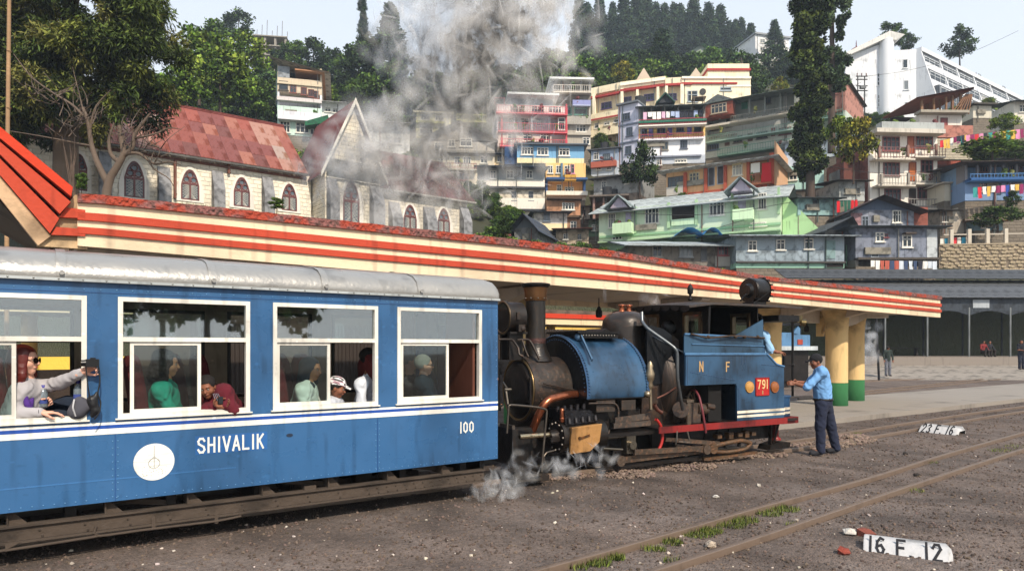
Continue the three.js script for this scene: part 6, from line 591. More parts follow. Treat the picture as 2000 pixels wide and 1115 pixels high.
// four-storey white house with balconies and brick flank
house({ n: 'white_brick_house', l: 'four-storey white house with rounded-corner windows, balconies and brick side wall', Z: 62, yaw: 4, x: [1700, 1832], y: [262, 418], D: 5.5, base: 4, f: [[360, 418, '#e4e0d8'], [306, 360, '#e8e4dc'], [262, 306, '#e8e4dc']],
w: [[1741, 281, 34, 28, 4, '#8a4644'], [1806, 276, 34, 26, 4, '#8a4644'], [1780, 283, 14, 34, 1, '#8a3c24', { d: '#a8501f' }], [1742, 330, 32, 26, 4, '#7a3a3c'], [1811, 325, 24, 26, 3, '#7a3a3c'], [1783, 335, 15, 38, 1, '#8a3c24', { d: '#b8621f' }], [1744, 381, 32, 24, 4, '#7a3a3c'], [1809, 377, 33, 24, 4, '#7a3a3c'], [1783, 383, 14, 30, 1, '#4a3430', { d: '#3a2a26' }]],
b: [[1698, 1775, 286, 308, 1.0, '#cfc8bc', 'r', '#6a4444'], [1775, 1834, 284, 304, 1.0, '#cfc8bc', 'r', '#6a4444'], [1704, 1776, 341, 360, 1.0, '#cfc8bc', 'r', '#8a8580'], [1776, 1836, 338, 357, 1.0, '#cfc8bc', 'r', '#8a8580'], [1756, 1880, 388, 406, 1.4, '#b8b0a4', 'r', '#8a8580'], [1712, 1832, 238, 256, 0.9, '#b9b8b4', 's', '#aab0b0']],
p: [[1717, 286, 308, 4, '#8a6a60', 0.95], [1773, 284, 306, 4, '#8a6a60', 0.95], [1828, 282, 304, 4, '#8a6a60', 0.95], [1722, 340, 360, 4, '#9a948c', 0.95], [1774, 338, 360, 4, '#9a948c', 0.95], [1833, 336, 356, 4, '#9a948c', 0.95]], led: [[1700, 1832, 262, 8, 1.1, '#c8c2b8']], r: { t: 'slab', y: 262, kind: 'flat', c: '#b5afa4', ov: 0.3, so: 0.1, th: 0.1 },
x2: ({ t, F, W, D }) => { part('side_wall', box(-0.06, F(1700, 418)[1], -D, -0.002, F(1700, 266)[1], -0.3), M('#7a4a40', 'grime'), t); for (const y of [300, 345]) { const yy = F(1700, y)[1], g = part('side_balcony', box(-1.6, yy - 2.6, -D + 1, -0.065, yy - 0.2, -1.5), M('#6a4038', 'grime'), t); part('side_window', [box(-1.64, yy - 1.9, -D + 2, -1.601, yy - 0.9, -D + 3.4), box(-1.64, yy - 1.9, -4, -1.601, yy - 0.9, -2.6)], M('#5a6068', 'plain', { roughness: 0.2 }), g); } part('terrace_slab', box(W * 0.45, F(1780, 407)[1] - 0.3, 0.003, F(1880, 400)[0], F(1780, 407)[1], 1.3), M('#b0a89c', 'plaster'), t); part('terrace_post', [1835, 1875].map((px) => box(F(px, 420)[0], -3, 0.9, F(px, 420)[0] + 0.3, F(1780, 407)[1] - 0.301, 1.2)), M('#8d857a', 'plaster'), t); } });
house({ n: 'timber_frame_loft', l: 'open timber-framed loft with brown plank roof below the white hotel', Z: 68, yaw: 2, x: [1797, 1880], y: [192, 262], D: 5, base: 3, bc: '#9a5040', f: [[224, 262, '#d6d2ca']], w: [[1845, 240, 14, 20, 1, '#6a3030', { d: '#8a3430' }]], p: [[1800, 194, 224, 4, '#8a6a50'], [1812, 194, 224, 3, '#7a5a44', -2], [1824, 192, 224, 3, '#8a6a50'], [1836, 192, 224, 3, '#7a5a44', -1], [1848, 190, 224, 3, '#8a6a50'], [1860, 188, 224, 4, '#7a5a44'], [1876, 184, 224, 4, '#8a6a50']], led: [[1790, 1884, 222, 5, 0.8, '#9a9488']], x2: ({ t, F, W, D }) => { part('roof', strip([0.9, -D].map((z) => [V(-0.8, F(1797, 196)[1], z), V(W + 0.6, F(1880, 176)[1], z), V(W + 0.6, F(1880, 176)[1] - 0.2, z), V(-0.8, F(1797, 196)[1] - 0.2, z), V(-0.8, F(1797, 196)[1], z)])), M('#8a4a30', 'wood'), t); for (let i = 0; i < 6; i++) part('brace', bar(V(W * 0.7 + i * 0.35, F(1850, 224)[1], 0.3), V(W + 0.2 + i * 0.12, F(1880, 186)[1], 0.3), 0.1), M('#8a6244', 'wood'), t); part('back_wall', box(0, F(1800, 224)[1], -D, W, F(1800, 196)[1], -D + 0.1), M('#3a2a22', 'wood'), t); } });
house({ n: 'brick_parapet', l: 'red brick garden wall beside the timber-framed loft', cat: 'wall', Z: 66, yaw: 2, x: [1826, 1902], y: [244, 270], D: 0.6, base: 2, bc: '#b0a898', f: [[244, 268, '#a04a34', 'grime']] });
house({ n: 'blue_veranda_house', l: 'bright blue two-storey house with wooden veranda at the right edge', Z: 58, yaw: -4, x: [1886, 2040], y: [318, 392], D: 7, base: 4, f: [[354, 392, '#4a80b8', 'plaster'], [320, 354, '#5a92c4', 'plaster', { o: 1, n: 6, pc: '#8a8a90' }]], w: [[1925, 329, 22, 16, 4, '#8a5a54', { z: -1.3 }], [1985, 326, 26, 16, 4, '#8a5a54', { z: -1.3 }], [1925, 364, 22, 20, 3, '#b89a98'], [1985, 362, 24, 20, 3, '#b89a98'], [1950, 366, 14, 28, 1, '#3a4a60', { d: '#4a5a70' }]], b: [[1886, 2040, 338, 350, 0.8, '#4a7ab0', 'r', '#3f78b4']], led: [[1886, 2040, 353, 5, 0.9, '#2f5a90']], r: { t: 'shed', y: 320, c: '#5a4e4a', ov: 1.4, so: 1.0, rise: 0.1 } });
house({ n: 'teal_hut', l: 'small pale teal hut at the foot of the tall thin tree', Z: 55, yaw: 2, x: [1559, 1637], y: [386, 422], D: 5, base: 3, f: [[386, 420, '#86bcc4', 'tin', { w: 0.7 }]], w: [[1594, 400, 12, 20, 2, '#3a4448'], [1577, 405, 10, 8, 1, '#4a5458']], r: { t: 'shed', y: 386, c: '#4f585c', ov: 0.8, rise: 0.15 } });
house({ n: 'beige_hut', l: 'small beige hut between the white balcony house and the blue veranda house', Z: 60, yaw: 3, x: [1846, 1886], y: [358, 392], D: 5, base: 4, f: [[358, 392, '#c4bca8']], w: [[1870, 366, 20, 14, 3, '#c08a80']], r: { t: 'slab', y: 359, kind: 'flat', c: '#a8a094', ov: 0.3, th: 0.06 } });
house({ n: 'stone_hut', l: 'little pale hut with flat dark roof below the right wing of the hotel', Z: 78, yaw: 3, x: [1902, 1938], y: [204, 230], D: 5, f: [[206, 230, '#c4bfae']], r: { t: 'slab', y: 206, kind: 'flat', c: '#4a4640', ov: 0.6, th: 0.08 } });
house({ n: 'edge_house', l: 'white house with dark roof cut by the right edge under the hotel', Z: 80, yaw: -5, x: [1982, 2060], y: [186, 240], D: 7, f: [[196, 240, '#d4cfc4']], w: [[1998, 212, 12, 14, 2]], r: { t: 'shed', y: 197, c: '#3f4448', ov: 1.0, rise: 0.25 } });
house({ n: 'brick_gable_house', l: 'brick-gabled house half hidden behind the tall thin tree', Z: 76, yaw: -40, x: [1600, 1652], y: [165, 310], D: 8, base: 4, f: [[260, 310, '#c8d4dc'], [225, 260, '#b4c4b8', 'plaster', { o: 1 }], [165, 225, '#a05a4c', 'grime']], w: [[1625, 178, 24, 14, 3, '#b87a70'], [1630, 240, 16, 16, 3], [1640, 285, 10, 18, 2]], b: [[1600, 1652, 216, 226, 1, '#7a9a8a', 'r', '#5a8a76'], [1600, 1652, 250, 260, 1, '#7a9a8a', 'r', '#5a8a76']], r: { t: 'shed', y: 166, c: '#5a6468', ov: 1.2, rise: -0.1 } });
house({ n: 'cyan_house', l: 'pale cyan house wall glimpsed right of the orange house', Z: 68, yaw: -20, x: [1535, 1610], y: [278, 372], D: 6, base: 4, f: [[325, 372, '#9fd4d0'], [278, 325, '#b4c8e0']], w: [[1550, 345, 16, 14, 2, WH], [1590, 300, 10, 16, 2], [1585, 345, 12, 12]], r: { t: 'shed', y: 279, c: '#a8b4c0', ov: 0.8, rise: 0.1 } });
house({ n: 'green_roof_villa', l: 'villa with pale green roof among the ridge trees', Z: 150, yaw: 22, x: [1340, 1412], y: [96, 125], D: 9, base: 6, f: [[104, 125, '#8a948c']], w: [[1370, 112, 12, 8, 3], [1392, 114, 10, 8, 2]], r: { t: 'gableF', y: 104, h: 2.6, a: 0.4, c: '#7fae86', ov: 1, so: 1 } });
house({ n: 'ridge_block', l: 'white hazy apartment block on the ridge behind the thin tree', Z: 165, yaw: 15, x: [1476, 1542], y: [66, 110], D: 9, base: 6, f: [[66, 110, '#d8dade']], w: [[1490, 80, 10, 8], [1505, 80, 10, 8], [1490, 95, 10, 8], [1508, 96, 10, 8], [1528, 84, 8, 10]], r: { t: 'slab', y: 67, kind: 'flat', c: '#8f9498', ov: 0.5, th: 0.2 } });
house({ n: 'ridge_house', l: 'small white house peeping out of the woods on the ridge at right', Z: 150, yaw: 5, x: [1484, 1512], y: [104, 130], D: 7, base: 6, f: [[106, 130, '#d4d2cc']], w: [[1494, 116, 8, 7]], r: { t: 'shed', y: 106, c: '#9a9a98', ov: 0.8, rise: 0.2 } });
for (const [px, pt, pb, wd, lab] of [[1122, 97, 142, 16, 'grey pointed spire rising from the trees beside the smoke'], [1447, 100, 122, 10, 'small grey spire behind the cream hotel tower']]) { const Z = 110, b = P(px, pb, Z), k = Z / FX, t = thing('spire', lab, 'spire', V(b.x, b.y, b.z)); part('roof', cyl(V(0, 0, 0), V(-0.2, (pb - pt) * k, 0), wd * k * 0.55, 0.04, 8), M('#6f6660', 'grime'), t); part('base', cyl(V(0, -8, 0), V(0, -0.01, 0), wd * k * 0.5, wd * k * 0.5, 8), M('#7d746c', 'stone'), t); }
for (const [px, pt, pb, wd, lab] of [[1258, 132, 156, 30, 'left pale tent-like gable behind the cream hotel roof'], [1360, 132, 156, 34, 'right pale tent-like gable behind the cream hotel roof']]) { const Z = 100, b = P(px, pb, Z), k = Z / FX; const t = thing('gable_roof', lab, 'roof', b); part('gable', tr(extr([[-wd * k / 2, 0], [wd * k / 2, 0], [0, (pb - pt) * k]], 4), 0, 0, -4), M('#bfb0a0', 'plaster'), t); part('wall', box(-wd * k / 2 + 0.05, -6, -3.9, wd * k / 2 - 0.05, -0.01, -0.05), M('#a8a094', 'plaster'), t); }
// concrete skeleton on the left ridge
{ const Z = 130, b = P(496, 122, Z), k = Z / FX, t = thing('concrete_frame', 'unfinished concrete frame with rods standing above the left woods', 'building', b, 0.15), m = M('#8d8880', 'plaster'), W = 58 * k; for (let j = 0; j <= 3; j++) part('slab', box(-0.3, j * 2.0 * 0.9 - 0.2, -6, W + 0.3, j * 1.8, 0), m, t); for (let i = 0; i < 4; i++) for (const z of [-0.5, -5.5]) part('pillar', box(W * i / 3 - 0.2, -6, z - 0.2, W * i / 3 + 0.2, 5.4, z + 0.2), m, t); for (let i = 0; i < 7; i++) part('rod', cyl(V(W * i / 6, 5.4, -2), V(W * i / 6 + 0.1, 7.2 + (i % 3), -2), 0.05, 0.05, 5), M('#5a5048', 'plain'), t); part('back_wall', box(0, 0, -5.9, W, 5.2, -5.8), M('#4a4844', 'plaster'), t); }
// ---- the white hotel at upper right
{ const wc = M('#d9dde3', 'plaster'), Z = 98, w = new Wall(P(1655, 0, Z).setY(0), -4), Y0 = 33, t = thing('white_hotel', 'modern white hotel with round tower and slanted window bays on the hilltop', 'hotel', V(w.o.x, Y0, w.o.z), w.turn), F = (px, py, z = 0) => { const a = w.at(px, py, z); return [a[0], a[1] - Y0]; };
const poly = (name, pts, d, z, m, par = t) => part(name, tr(extr(pts.map(([a, b]) => F(a, b)), d), 0, 0, z - d), m, par);
poly('wall', [[1654, 228], [1745, 228], [1745, 92], [1724, 84], [1664, 108], [1652, 136]].reverse().reverse(), 9, 0, wc); const tw = F(1731, 150); part('round_tower', tr(new THREE.CylinderGeometry(0.95, 0.95, F(1731, 80)[1] + 3, 24), tw[0], (F(1731, 80)[1] - 3) / 2, 0.2), wc, t);
part('cantilever_roof', [tr(extr([F(1648, 108), F(1733, 66), F(1762, 73), F(1746, 84), F(1722, 82), F(1656, 112)], 9.5), 0, 0, -8.5)], M('#d4d3d0', 'plaster'), t);
poly('middle_wall', [[1745, 228], [1842, 228], [1832, 185], [1800, 92], [1746, 95]], 8, -0.6, wc);
for (const [x, y, a, b] of [[1773, 121, 10, 18], [1775, 163, 10, 19], [1777, 204, 10, 16]]) { const p = F(x - a / 2, y + b / 2), q = F(x + a / 2, y - b / 2); windowAt(t, p[0], p[1], q[0], q[1], -0.6, 1, '#d8dce0', 'window', false, 0); } for (const [x, y] of [[1719, 155], [1720, 197]]) { const p = F(x - 4.5, y + 12), q = F(x + 4.5, y - 12); const f = windowAt(t, p[0], p[1], q[0], q[1], 0.01, 1, '#e4e6e8', 'window', false, 0); part('mullion', [0.33, 0.66].map((k) => box(p[0], lerp(p[1], q[1], k) - 0.06, 0.02, q[0], lerp(p[1], q[1], k) + 0.06, 0.09)), wc, f); }
// right wing of bays, receding
const g = new THREE.Group(), w2 = new Wall(P(1800, 0, 97.5).setY(0), 34); g.position.set(w2.o.x, Y0, w2.o.z); g.rotation.y = w2.turn; const F2 = (px, py, z = 0) => { const a = w2.at(px, py, z); return [a[0], a[1] - Y0]; };
const xs = [1800, 1836, 1869, 1902, 1934, 1966, 1996].map((p) => F2(p, 120)[0]), top = F2(1800, 92)[1], mid = F2(1818, 137)[1], low = F2(1830, 178)[1], bot = low - 5, off = (y) => (top - y) * 0.28, W2 = xs[6] - xs[0];
part('wing_wall', box(xs[0], bot, -8, xs[6], top - 0.2, -0.9), wc, g); part('wing_wall', [box(xs[0] - 0.1, top - 0.55, -8, xs[6] + 0.2, top, 0.15)], wc, g);
xs.forEach((x) => part('fin', tr(extr([[-0.9, bot], [off(bot), bot], [0.05, top - 0.551], [-0.9, top - 0.551]], 0.28).rotateY(-Math.PI / 2), x + 0.14, 0, 0), wc, g));
for (let i = 0; i < 6; i++) for (const [y1, y0] of [[top - 0.9, mid + 0.55], [mid - 0.6, low + 0.5], [low - 0.7, bot + 0.4]]) { const o = off(y0); part('spandrel', box(xs[i] + 0.142, y0 - 1.1, -0.89, xs[i + 1] - 0.142, y0 - 0.05, o), wc, g); windowAt(g, xs[i] + 0.45, y0, xs[i + 1] - 0.3, y1 - 0.25, o - 0.42, 3, '#d4d8dc'); part('window_recess', box(xs[i] + 0.142, y0 - 0.049, -0.889, xs[i + 1] - 0.142, y1, o - 0.43), M('#5a6068', 'plaster'), g); }
part('roof_pagoda', [box(xs[4] - 0.5, top, -6, xs[6] + 0.5, top + 1.3, -2.5)], wc, g); part('pagoda_eave', [tr(new THREE.ConeGeometry(4.4, 0.9, 4).rotateY(Math.PI / 4).scale(1, 1, 0.7), (xs[4] + xs[6]) / 2, top + 1.8, -4.2)], M('#dcdad6', 'plaster'), g); part('pagoda_roof', tr(new THREE.ConeGeometry(2.2, 1.1, 4).rotateY(Math.PI / 4).scale(1, 1, 0.8), (xs[4] + xs[6]) / 2 - 0.5, top + 2.5, -4.2), M('#7a2e30', 'rust'), g); part('finial', cyl(V((xs[4] + xs[6]) / 2 - 0.5, top + 2.8, -4.2), V((xs[4] + xs[6]) / 2 - 0.5, top + 4.2, -4.2), 0.12, 0.03, 6), M('#5a2a2a', 'plain'), g); for (const i of [3.6, 5.2]) part('satellite_dish', tr(new THREE.SphereGeometry(0.6, 14, 6, 0, Math.PI * 2, 0, 0.9).rotateX(1.2), xs[0] + W2 * i / 6, top + 0.7, -1.2), M('#7a8288', 'paint'), g);
g.updateMatrixWorld(true); t.updateMatrixWorld(true); const m = t.matrixWorld.clone().invert().multiply(g.matrixWorld), seen = new Set(); g.traverse((o) => { if (o.isMesh && !seen.has(o.geometry)) { seen.add(o.geometry); o.geometry.applyMatrix4(m); } }); [...g.children].forEach((c) => t.add(c));
const pr = F(1703, 70); part('roof_ornament', [tr(new THREE.ConeGeometry(1.5, 0.8, 4).rotateY(0.8), pr[0], pr[1] + 0.3, -5), cyl(V(pr[0], pr[1] + 0.5, -5), V(pr[0], pr[1] + 1.6, -5), 0.1, 0.03, 6)], M('#7a2e30', 'rust'), t); part('rooftop_hut', box(F(1776, 100)[0], F(1776, 96)[1], -6, F(1796, 100)[0], F(1776, 84)[1], -3), M('#c08a7a', 'plaster'), t); }
// power pylon, garden posts, steps, terrace wall
{ const b = P(1683, 226, 90), k = 90 / FX, t = thing('power_pylon', 'twin-pole electric pylon in front of the white hotel', 'pylon', b), m = M('#3a3836', 'wood'), h = 78 * k; for (const s of [-0.45, 0.45]) part('pole', cyl(V(s, -2, 0), V(s, h, 0), 0.09, 0.07, 8), m, t); for (const y of [0.98, 0.9, 0.74, 0.62]) part('cross_arm', box(-0.75, h * y - 0.07, 0.1, 0.75, h * y + 0.05, 0.2), m, t); part('transformer', [box(-0.35, h * 0.65, 0.21, 0.35, h * 0.72, 0.6)], M('#5a5e60', 'paint'), t); part('insulator', [-0.6, 0, 0.6].map((x) => cyl(V(x, h * 0.98 + 0.05, 0.15), V(x, h * 0.98 + 0.4, 0.15), 0.06)), M('#6a4438', 'plain'), t); }
{ const w = new Wall(P(1836, 0, 54).setY(0), -6), t0 = FOOT.push([w, -2, 40, -3, 8]), t = thing('terrace_wall', 'rough stone terrace wall above the dark shed at right', 'wall', V(w.o.x, 0, w.o.z), w.turn), y0 = w.at(1900, 532)[1], y1 = w.at(1900, 478)[1], x1 = w.at(2100, 500)[0]; part('wall', box(0, y0 - 3, -2, x1, y1, -0.06), M('#857a6c', 'grime'), t); const r = rng(3), l = []; for (let j = 0; j < 8; j++) for (let x = (j % 2) * 0.2; x < x1; x += 0.4) { const g = new THREE.IcosahedronGeometry(0.2, 0); g.scale(1.05 + r() * 0.3, 0.75, 0.5); l.push(tr(g, x + r() * 0.3, y0 + 0.1 + (y1 - y0) * j / 8 + r() * 0.14, -0.05)); } const st = part('stone', l, M('#b5a890', 'grime'), t); st.userData.kind = 'stuff'; part('coping', box(0, y1 + 0.001, -2, x1, y1 + 0.1, 0.05), M('#a89c88', 'grime'), t); for (const px of [1861, 1896, 1932, 1968, 2010]) part('fence_post', box(w.at(px, 470)[0], y1 + 0.1, -0.5, w.at(px, 470)[0] + 0.25, w.at(1900, 446)[1], -0.25), M('#c4bcae', 'plaster'), t); part('fence_rail', box(0.5, w.at(1900, 455)[1] - 0.1, -0.42, x1, w.at(1900, 455)[1], -0.34), M('#b4aca0', 'plaster'), t); }
{ const a = P(1862, 432, 58), t = thing('garden_steps', 'flight of concrete steps climbing beside the beige hut', 'steps', a, 0.2); for (let i = 0; i < 9; i++) part('step', box(i * 0.16, i * 0.17 - 1, -i * 0.1 - 1.5, i * 0.16 + 1.3, i * 0.17, -i * 0.1), M('#a8a094', 'plaster'), t); }
cloths('washing line hung along the slope above the blue veranda house', [P(1868, 266, 60), P(2010, 250, 60)], 16, 3, CL); cloths('washing line of white and red clothes beside the brick garden wall', [P(1836, 275, 60.5), P(1890, 262, 60.5)], 8, 4, CL); cloths('washing line in front of the lower floor of the blue house', [P(1900, 366, 56.5), P(2010, 358, 56.5)], 12, 5, CL); cloths('washing line under the dark tin house, over the shed roof', [P(1700, 508, 49.2), P(1830, 510, 49.2)], 14, 6, ['#e6e2da', '#3a4a68', '#c8d0d8', '#2b2d38', '#b05a4a']); cloths('washing line of blue cloths behind the stone terrace posts', [P(1836, 466, 54.5), P(1895, 462, 54.5)], 7, 8, ['#3a9ab8', '#2c3a58', '#c8323a', '#d8d4ca']); cloths('washing line across the top balcony of the lavender-white house', [P(1255, 219, 77.4), P(1372, 215, 77)], 13, 9, ['#e6e2da', '#d8b0c8', '#e8d8a0', '#a8b8d8', '#2b2d38', '#f0eee8']); cloths('washing line with red cloth beside the teal hut', [P(1634, 392, 54.5), P(1676, 390, 54.5)], 6, 10, ['#c8202a', '#2a5a4a', '#38424a']);
// ---- dark goods shed at right
{ const w = new Wall(P(1700, 0, 44).setY(0), 1.5), Y0 = 1.2, t = thing('goods_shed', 'long dark shed with corrugated roof, arched braces and grey posts', 'shed', V(w.o.x, Y0, w.o.z), w.turn), F = (px, py, z = 0) => { const a = w.at(px, py, z); return [a[0], a[1] - Y0]; }, x0 = F(1560, 600)[0], x1 = F(2150, 600)[0], blk = M('#2a2e34', 'grime'), rf = M('#5d6269', 'tin');
part('floor', box(x0, -0.6, -4.5, x1, 0, 1.2), M('#77706a', 'grime'), t); const yE = F(1900, 582)[1], yR = F(1900, 553, -2.2)[1]; const N = 26; for (let i = 0; i < N; i++) part('roof_sheet', strip([lerp(x0, x1, i / N), lerp(x0, x1, (i + 1) / N) - 0.015].map((x) => [V(x, yE, 0.7), V(x, yR, -2.2), V(x, yR - 0.06, -2.2), V(x, yE - 0.06, 0.7), V(x, yE, 0.7)])), rf, t);
const yU = F(1900, 544, -2.2)[1], yT = F(1900, 526, -3.6)[1]; for (let i = 0; i < N; i++) part('roof_sheet', strip([lerp(x0, x1, i / N), lerp(x0, x1, (i + 1) / N) - 0.015].map((x) => [V(x, yU, -1.9), V(x, yT, -3.7), V(x, yT - 0.06, -3.7), V(x, yU - 0.06, -1.9), V(x, yU, -1.9)])), M('#50555c', 'tin'), t);
part('roof_beam', [box(x0, yR + 0.05, -2.6, x1, yR + 0.14, -2.45), box(x0, yU - 0.22, -2.6, x1, yU - 0.1, -2.45)], blk, t); for (let i = 0; i < 26; i++) part('truss', [bar(V(lerp(x0, x1, i / 26), yR + 0.06, -2.3), V(lerp(x0, x1, (i + 0.5) / 26), yU - 0.1, -2.3), 0.07), bar(V(lerp(x0, x1, (i + 0.5) / 26), yU - 0.1, -2.3), V(lerp(x0, x1, (i + 1) / 26), yR + 0.06, -2.3), 0.07)], blk, t);
const yF = F(1900, 607)[1]; const posts = [1642, 1724, 1806, 1887, 1967, 2048].map((p) => F(p, 650)[0]); part('fascia', box(x0, yF, 0.3, x1, yE - 0.07, 0.36), M('#3f4854', 'tin'), t);
posts.forEach((x, i) => { part('post', cyl(V(x, 0, 0.33), V(x, yF + 0.2, 0.33), 0.065), M('#8d9090', 'metal', { roughness: 0.6 }), t); if (i) { const a = posts[i - 1], l = [[a, yF]]; for (let k = 0; k <= 12; k++) l.push([lerp(a, x, k / 12), yF - 0.32 + 0.3 * Math.sin(k / 12 * Math.PI)]); l.push([x, yF]); part('arch_brace', tr(extr(l, 0.05), 0, 0, 0.305), M('#39414c', 'tin'), t); part('inner_post', cyl(V((a + x) / 2, 0, -2.2), V((a + x) / 2, yR, -2.2), 0.06), blk, t); } });
part('notice_board', box(F(1893, 600)[0], F(1893, 602)[1], 0.37, F(1925, 600)[0], F(1893, 586)[1], 0.41), M('#a8b0b8', 'plaster'), t); part('bench', [box(F(1735, 690, -2)[0], 0.5, -2.6, F(1800, 690, -2)[0], 0.56, -2.1), box(F(1740, 690, -2)[0], 0, -2.5, F(1740, 690, -2)[0] + 0.1, 0.5, -2.2), box(F(1795, 690, -2)[0], 0, -2.5, F(1795, 690, -2)[0] + 0.1, 0.5, -2.2)], M('#2e2824', 'wood'), t);
const moss = []; for (let i = 0; i < 70; i++) moss.push([lerp(0, 36, R0()), 0.5 * R0(), 0.3 * R0()]); const bw = thing('rear_wall', 'dark mossy stone wall at the back of the shed', 'wall', V(w.o.x, 0, w.o.z), w.turn), bx = [F(1560, 600)[0], F(1845, 600, -4.6)[0], F(2150, 600)[0]]; part('wall', box(bx[0], -0.5, -5.2, bx[2], F(1900, 612, -4.6)[1] + Y0, -4.6), M('#4c463f', 'stone'), bw); part('moss', (() => { const l = []; for (const [a, b, c] of moss) { const g = new THREE.IcosahedronGeometry(0.22 + b * 0.4, 1); g.scale(1.6, 0.7, 0.5); l.push(tr(g, F(1725, 600)[0] + a * 0.5, F(1900, 612, -4.6)[1] + Y0 - 0.1 - b * 0.9, -4.5 - c * 0.3)); } return l; })(), M('#4c5a26', 'grime', { bumpScale: 0.08 }), bw).userData.kind = 'stuff'; part('pale_band', box(F(1725, 665, -4.6)[0], F(1725, 670, -4.6)[1] + Y0, -4.59, F(1848, 665, -4.6)[0], F(1725, 662, -4.6)[1] + Y0, -4.55), M('#b09a86', 'plaster'), bw);
const kw = thing('kerb_wall', 'low pale wall along the front of the dark shed', 'wall', V(w.o.x, 0, w.o.z), w.turn); part('wall', box(x0, -0.1, 1.22, x1, Y0 - 0.02, 1.45), M('#857d76', 'plaster'), kw); }
// ================================================================ trees and plants
const leafMat = (o = {}) => new THREE.MeshPhysicalMaterial({ vertexColors: true, roughness: 0.85, transmission: 0.28, thickness: 0, specularIntensity: 0.3, ...o });
const LEAF = leafMat();
const free = (X, Z) => !FOOT.some(([w, x0, x1, z0, z1]) => { const dx = X - w.o.x, dz = -Z - w.o.z, a = dx * w.ex.x + dz * w.ex.z, b = dx * w.ez.x + dz * w.ez.z; return a > x0 && a < x1 && b > z0 && b < z1; });
// many small leaf faces spread through clumps [x, y, z, rx, ry, tone]; long: length to width, hang: how far sprays droop
function crown(clumps, per, size, cols, seed, { long = 1.6, hang = 0, shell = 0.55, jitter = 0.25 } = {}) {
const r = rng(seed), pos = [], nor = [], col = [], idx = [], cc = cols.map((c) => new THREE.Color(c)), n = V(0, 0, 0), a = V(0, 0, 0), b = V(0, 0, 0), up = V(0, 1, 0);
for (const [x, y, z, rx, ry = rx, tone = 1] of clumps) { const base = cc[(r() * cc.length) | 0], cnt = Math.round(per * (rx * ry)); for (let i = 0; i < cnt; i++) {
n.set(r() * 2 - 1, r() * 2 - 1, r() * 2 - 1); if (n.lengthSq() > 1 || n.lengthSq() < 1e-3) { i--; continue; } n.normalize(); const k = Math.pow(r(), shell), bump = 0.8 + 0.35 * hash((n.x * 3 + 9) | 0, (n.y * 3 + 9) | 0, (n.z * 3 + 9 + seed) | 0);
const px = x + n.x * rx * k * bump, py = y + n.y * ry * k * bump, pz = z + n.z * rx * k * bump, s = size * (0.6 + 0.8 * r());
a.set(r() - 0.5, r() - 0.5, r() - 0.5).addScaledVector(n, 0.5).addScaledVector(up, -hang).normalize(); b.set(r() - 0.5, r() - 0.5, r() - 0.5).cross(a).normalize(); const nn = a.clone().cross(b); if (nn.dot(n) < 0) nn.negate(); nn.lerp(n, 0.35).normalize();
const q = pos.length / 3, L = s * long * 0.5, Wd = s * 0.5, f = tone * (1 - jitter + 2 * jitter * r()), hue = 0.9 + 0.2 * r();
for (const [u, v] of [[-1, 0], [0, -1], [1, 0], [0, 1]]) { pos.push(px + a.x * u * L + b.x * v * Wd, py + a.y * u * L + b.y * v * Wd, pz + a.z * u * L + b.z * v * Wd); nor.push(nn.x, nn.y, nn.z); col.push(base.r * f * hue, base.g * f, base.b * f); }
idx.push(q, q + 1, q + 2, q, q + 2, q + 3); } }
const g = new THREE.BufferGeometry(); g.setAttribute('position', new THREE.Float32BufferAttribute(pos, 3)); g.setAttribute('normal', new THREE.Float32BufferAttribute(nor, 3)); g.setAttribute('color', new THREE.Float32BufferAttribute(col, 3)); g.setAttribute('uv', new THREE.Float32BufferAttribute(new Float32Array(pos.length / 3 * 2), 2)); g.setIndex(idx); return g;
}
const bark = M('#4a3a2e', 'wood'), barkL = M('#6d5a48', 'wood');
function limb(pts, r0, r1, n = 7) { const c = new THREE.CatmullRomCurve3(pts), N = Math.max(3, pts.length * 3), rows = [], g = []; for (let i = 0; i <= N; i++) { const p = c.getPoint(i / N), t = c.getTangent(i / N), u = V(0, 0, 1).cross(t).lengthSq() > 0.01 ? V(0, 0, 1).cross(t).normalize() : V(1, 0, 0), v = t.clone().cross(u), rad = lerp(r0, r1, i / N), row = []; for (let k = 0; k <= n; k++) { const a = k / n * Math.PI * 2; row.push(p.clone().addScaledVector(u, Math.cos(a) * rad).addScaledVector(v, Math.sin(a) * rad)); } rows.push(row); } return strip(rows); }
function tree(name, label, base, trunk, crownGeo, group, mat = bark) { const t = thing(name, label, 'tree', base, 0, group); part('trunk', trunk, mat, t); if (crownGeo) part('crown', crownGeo, LEAF, t); return t; }

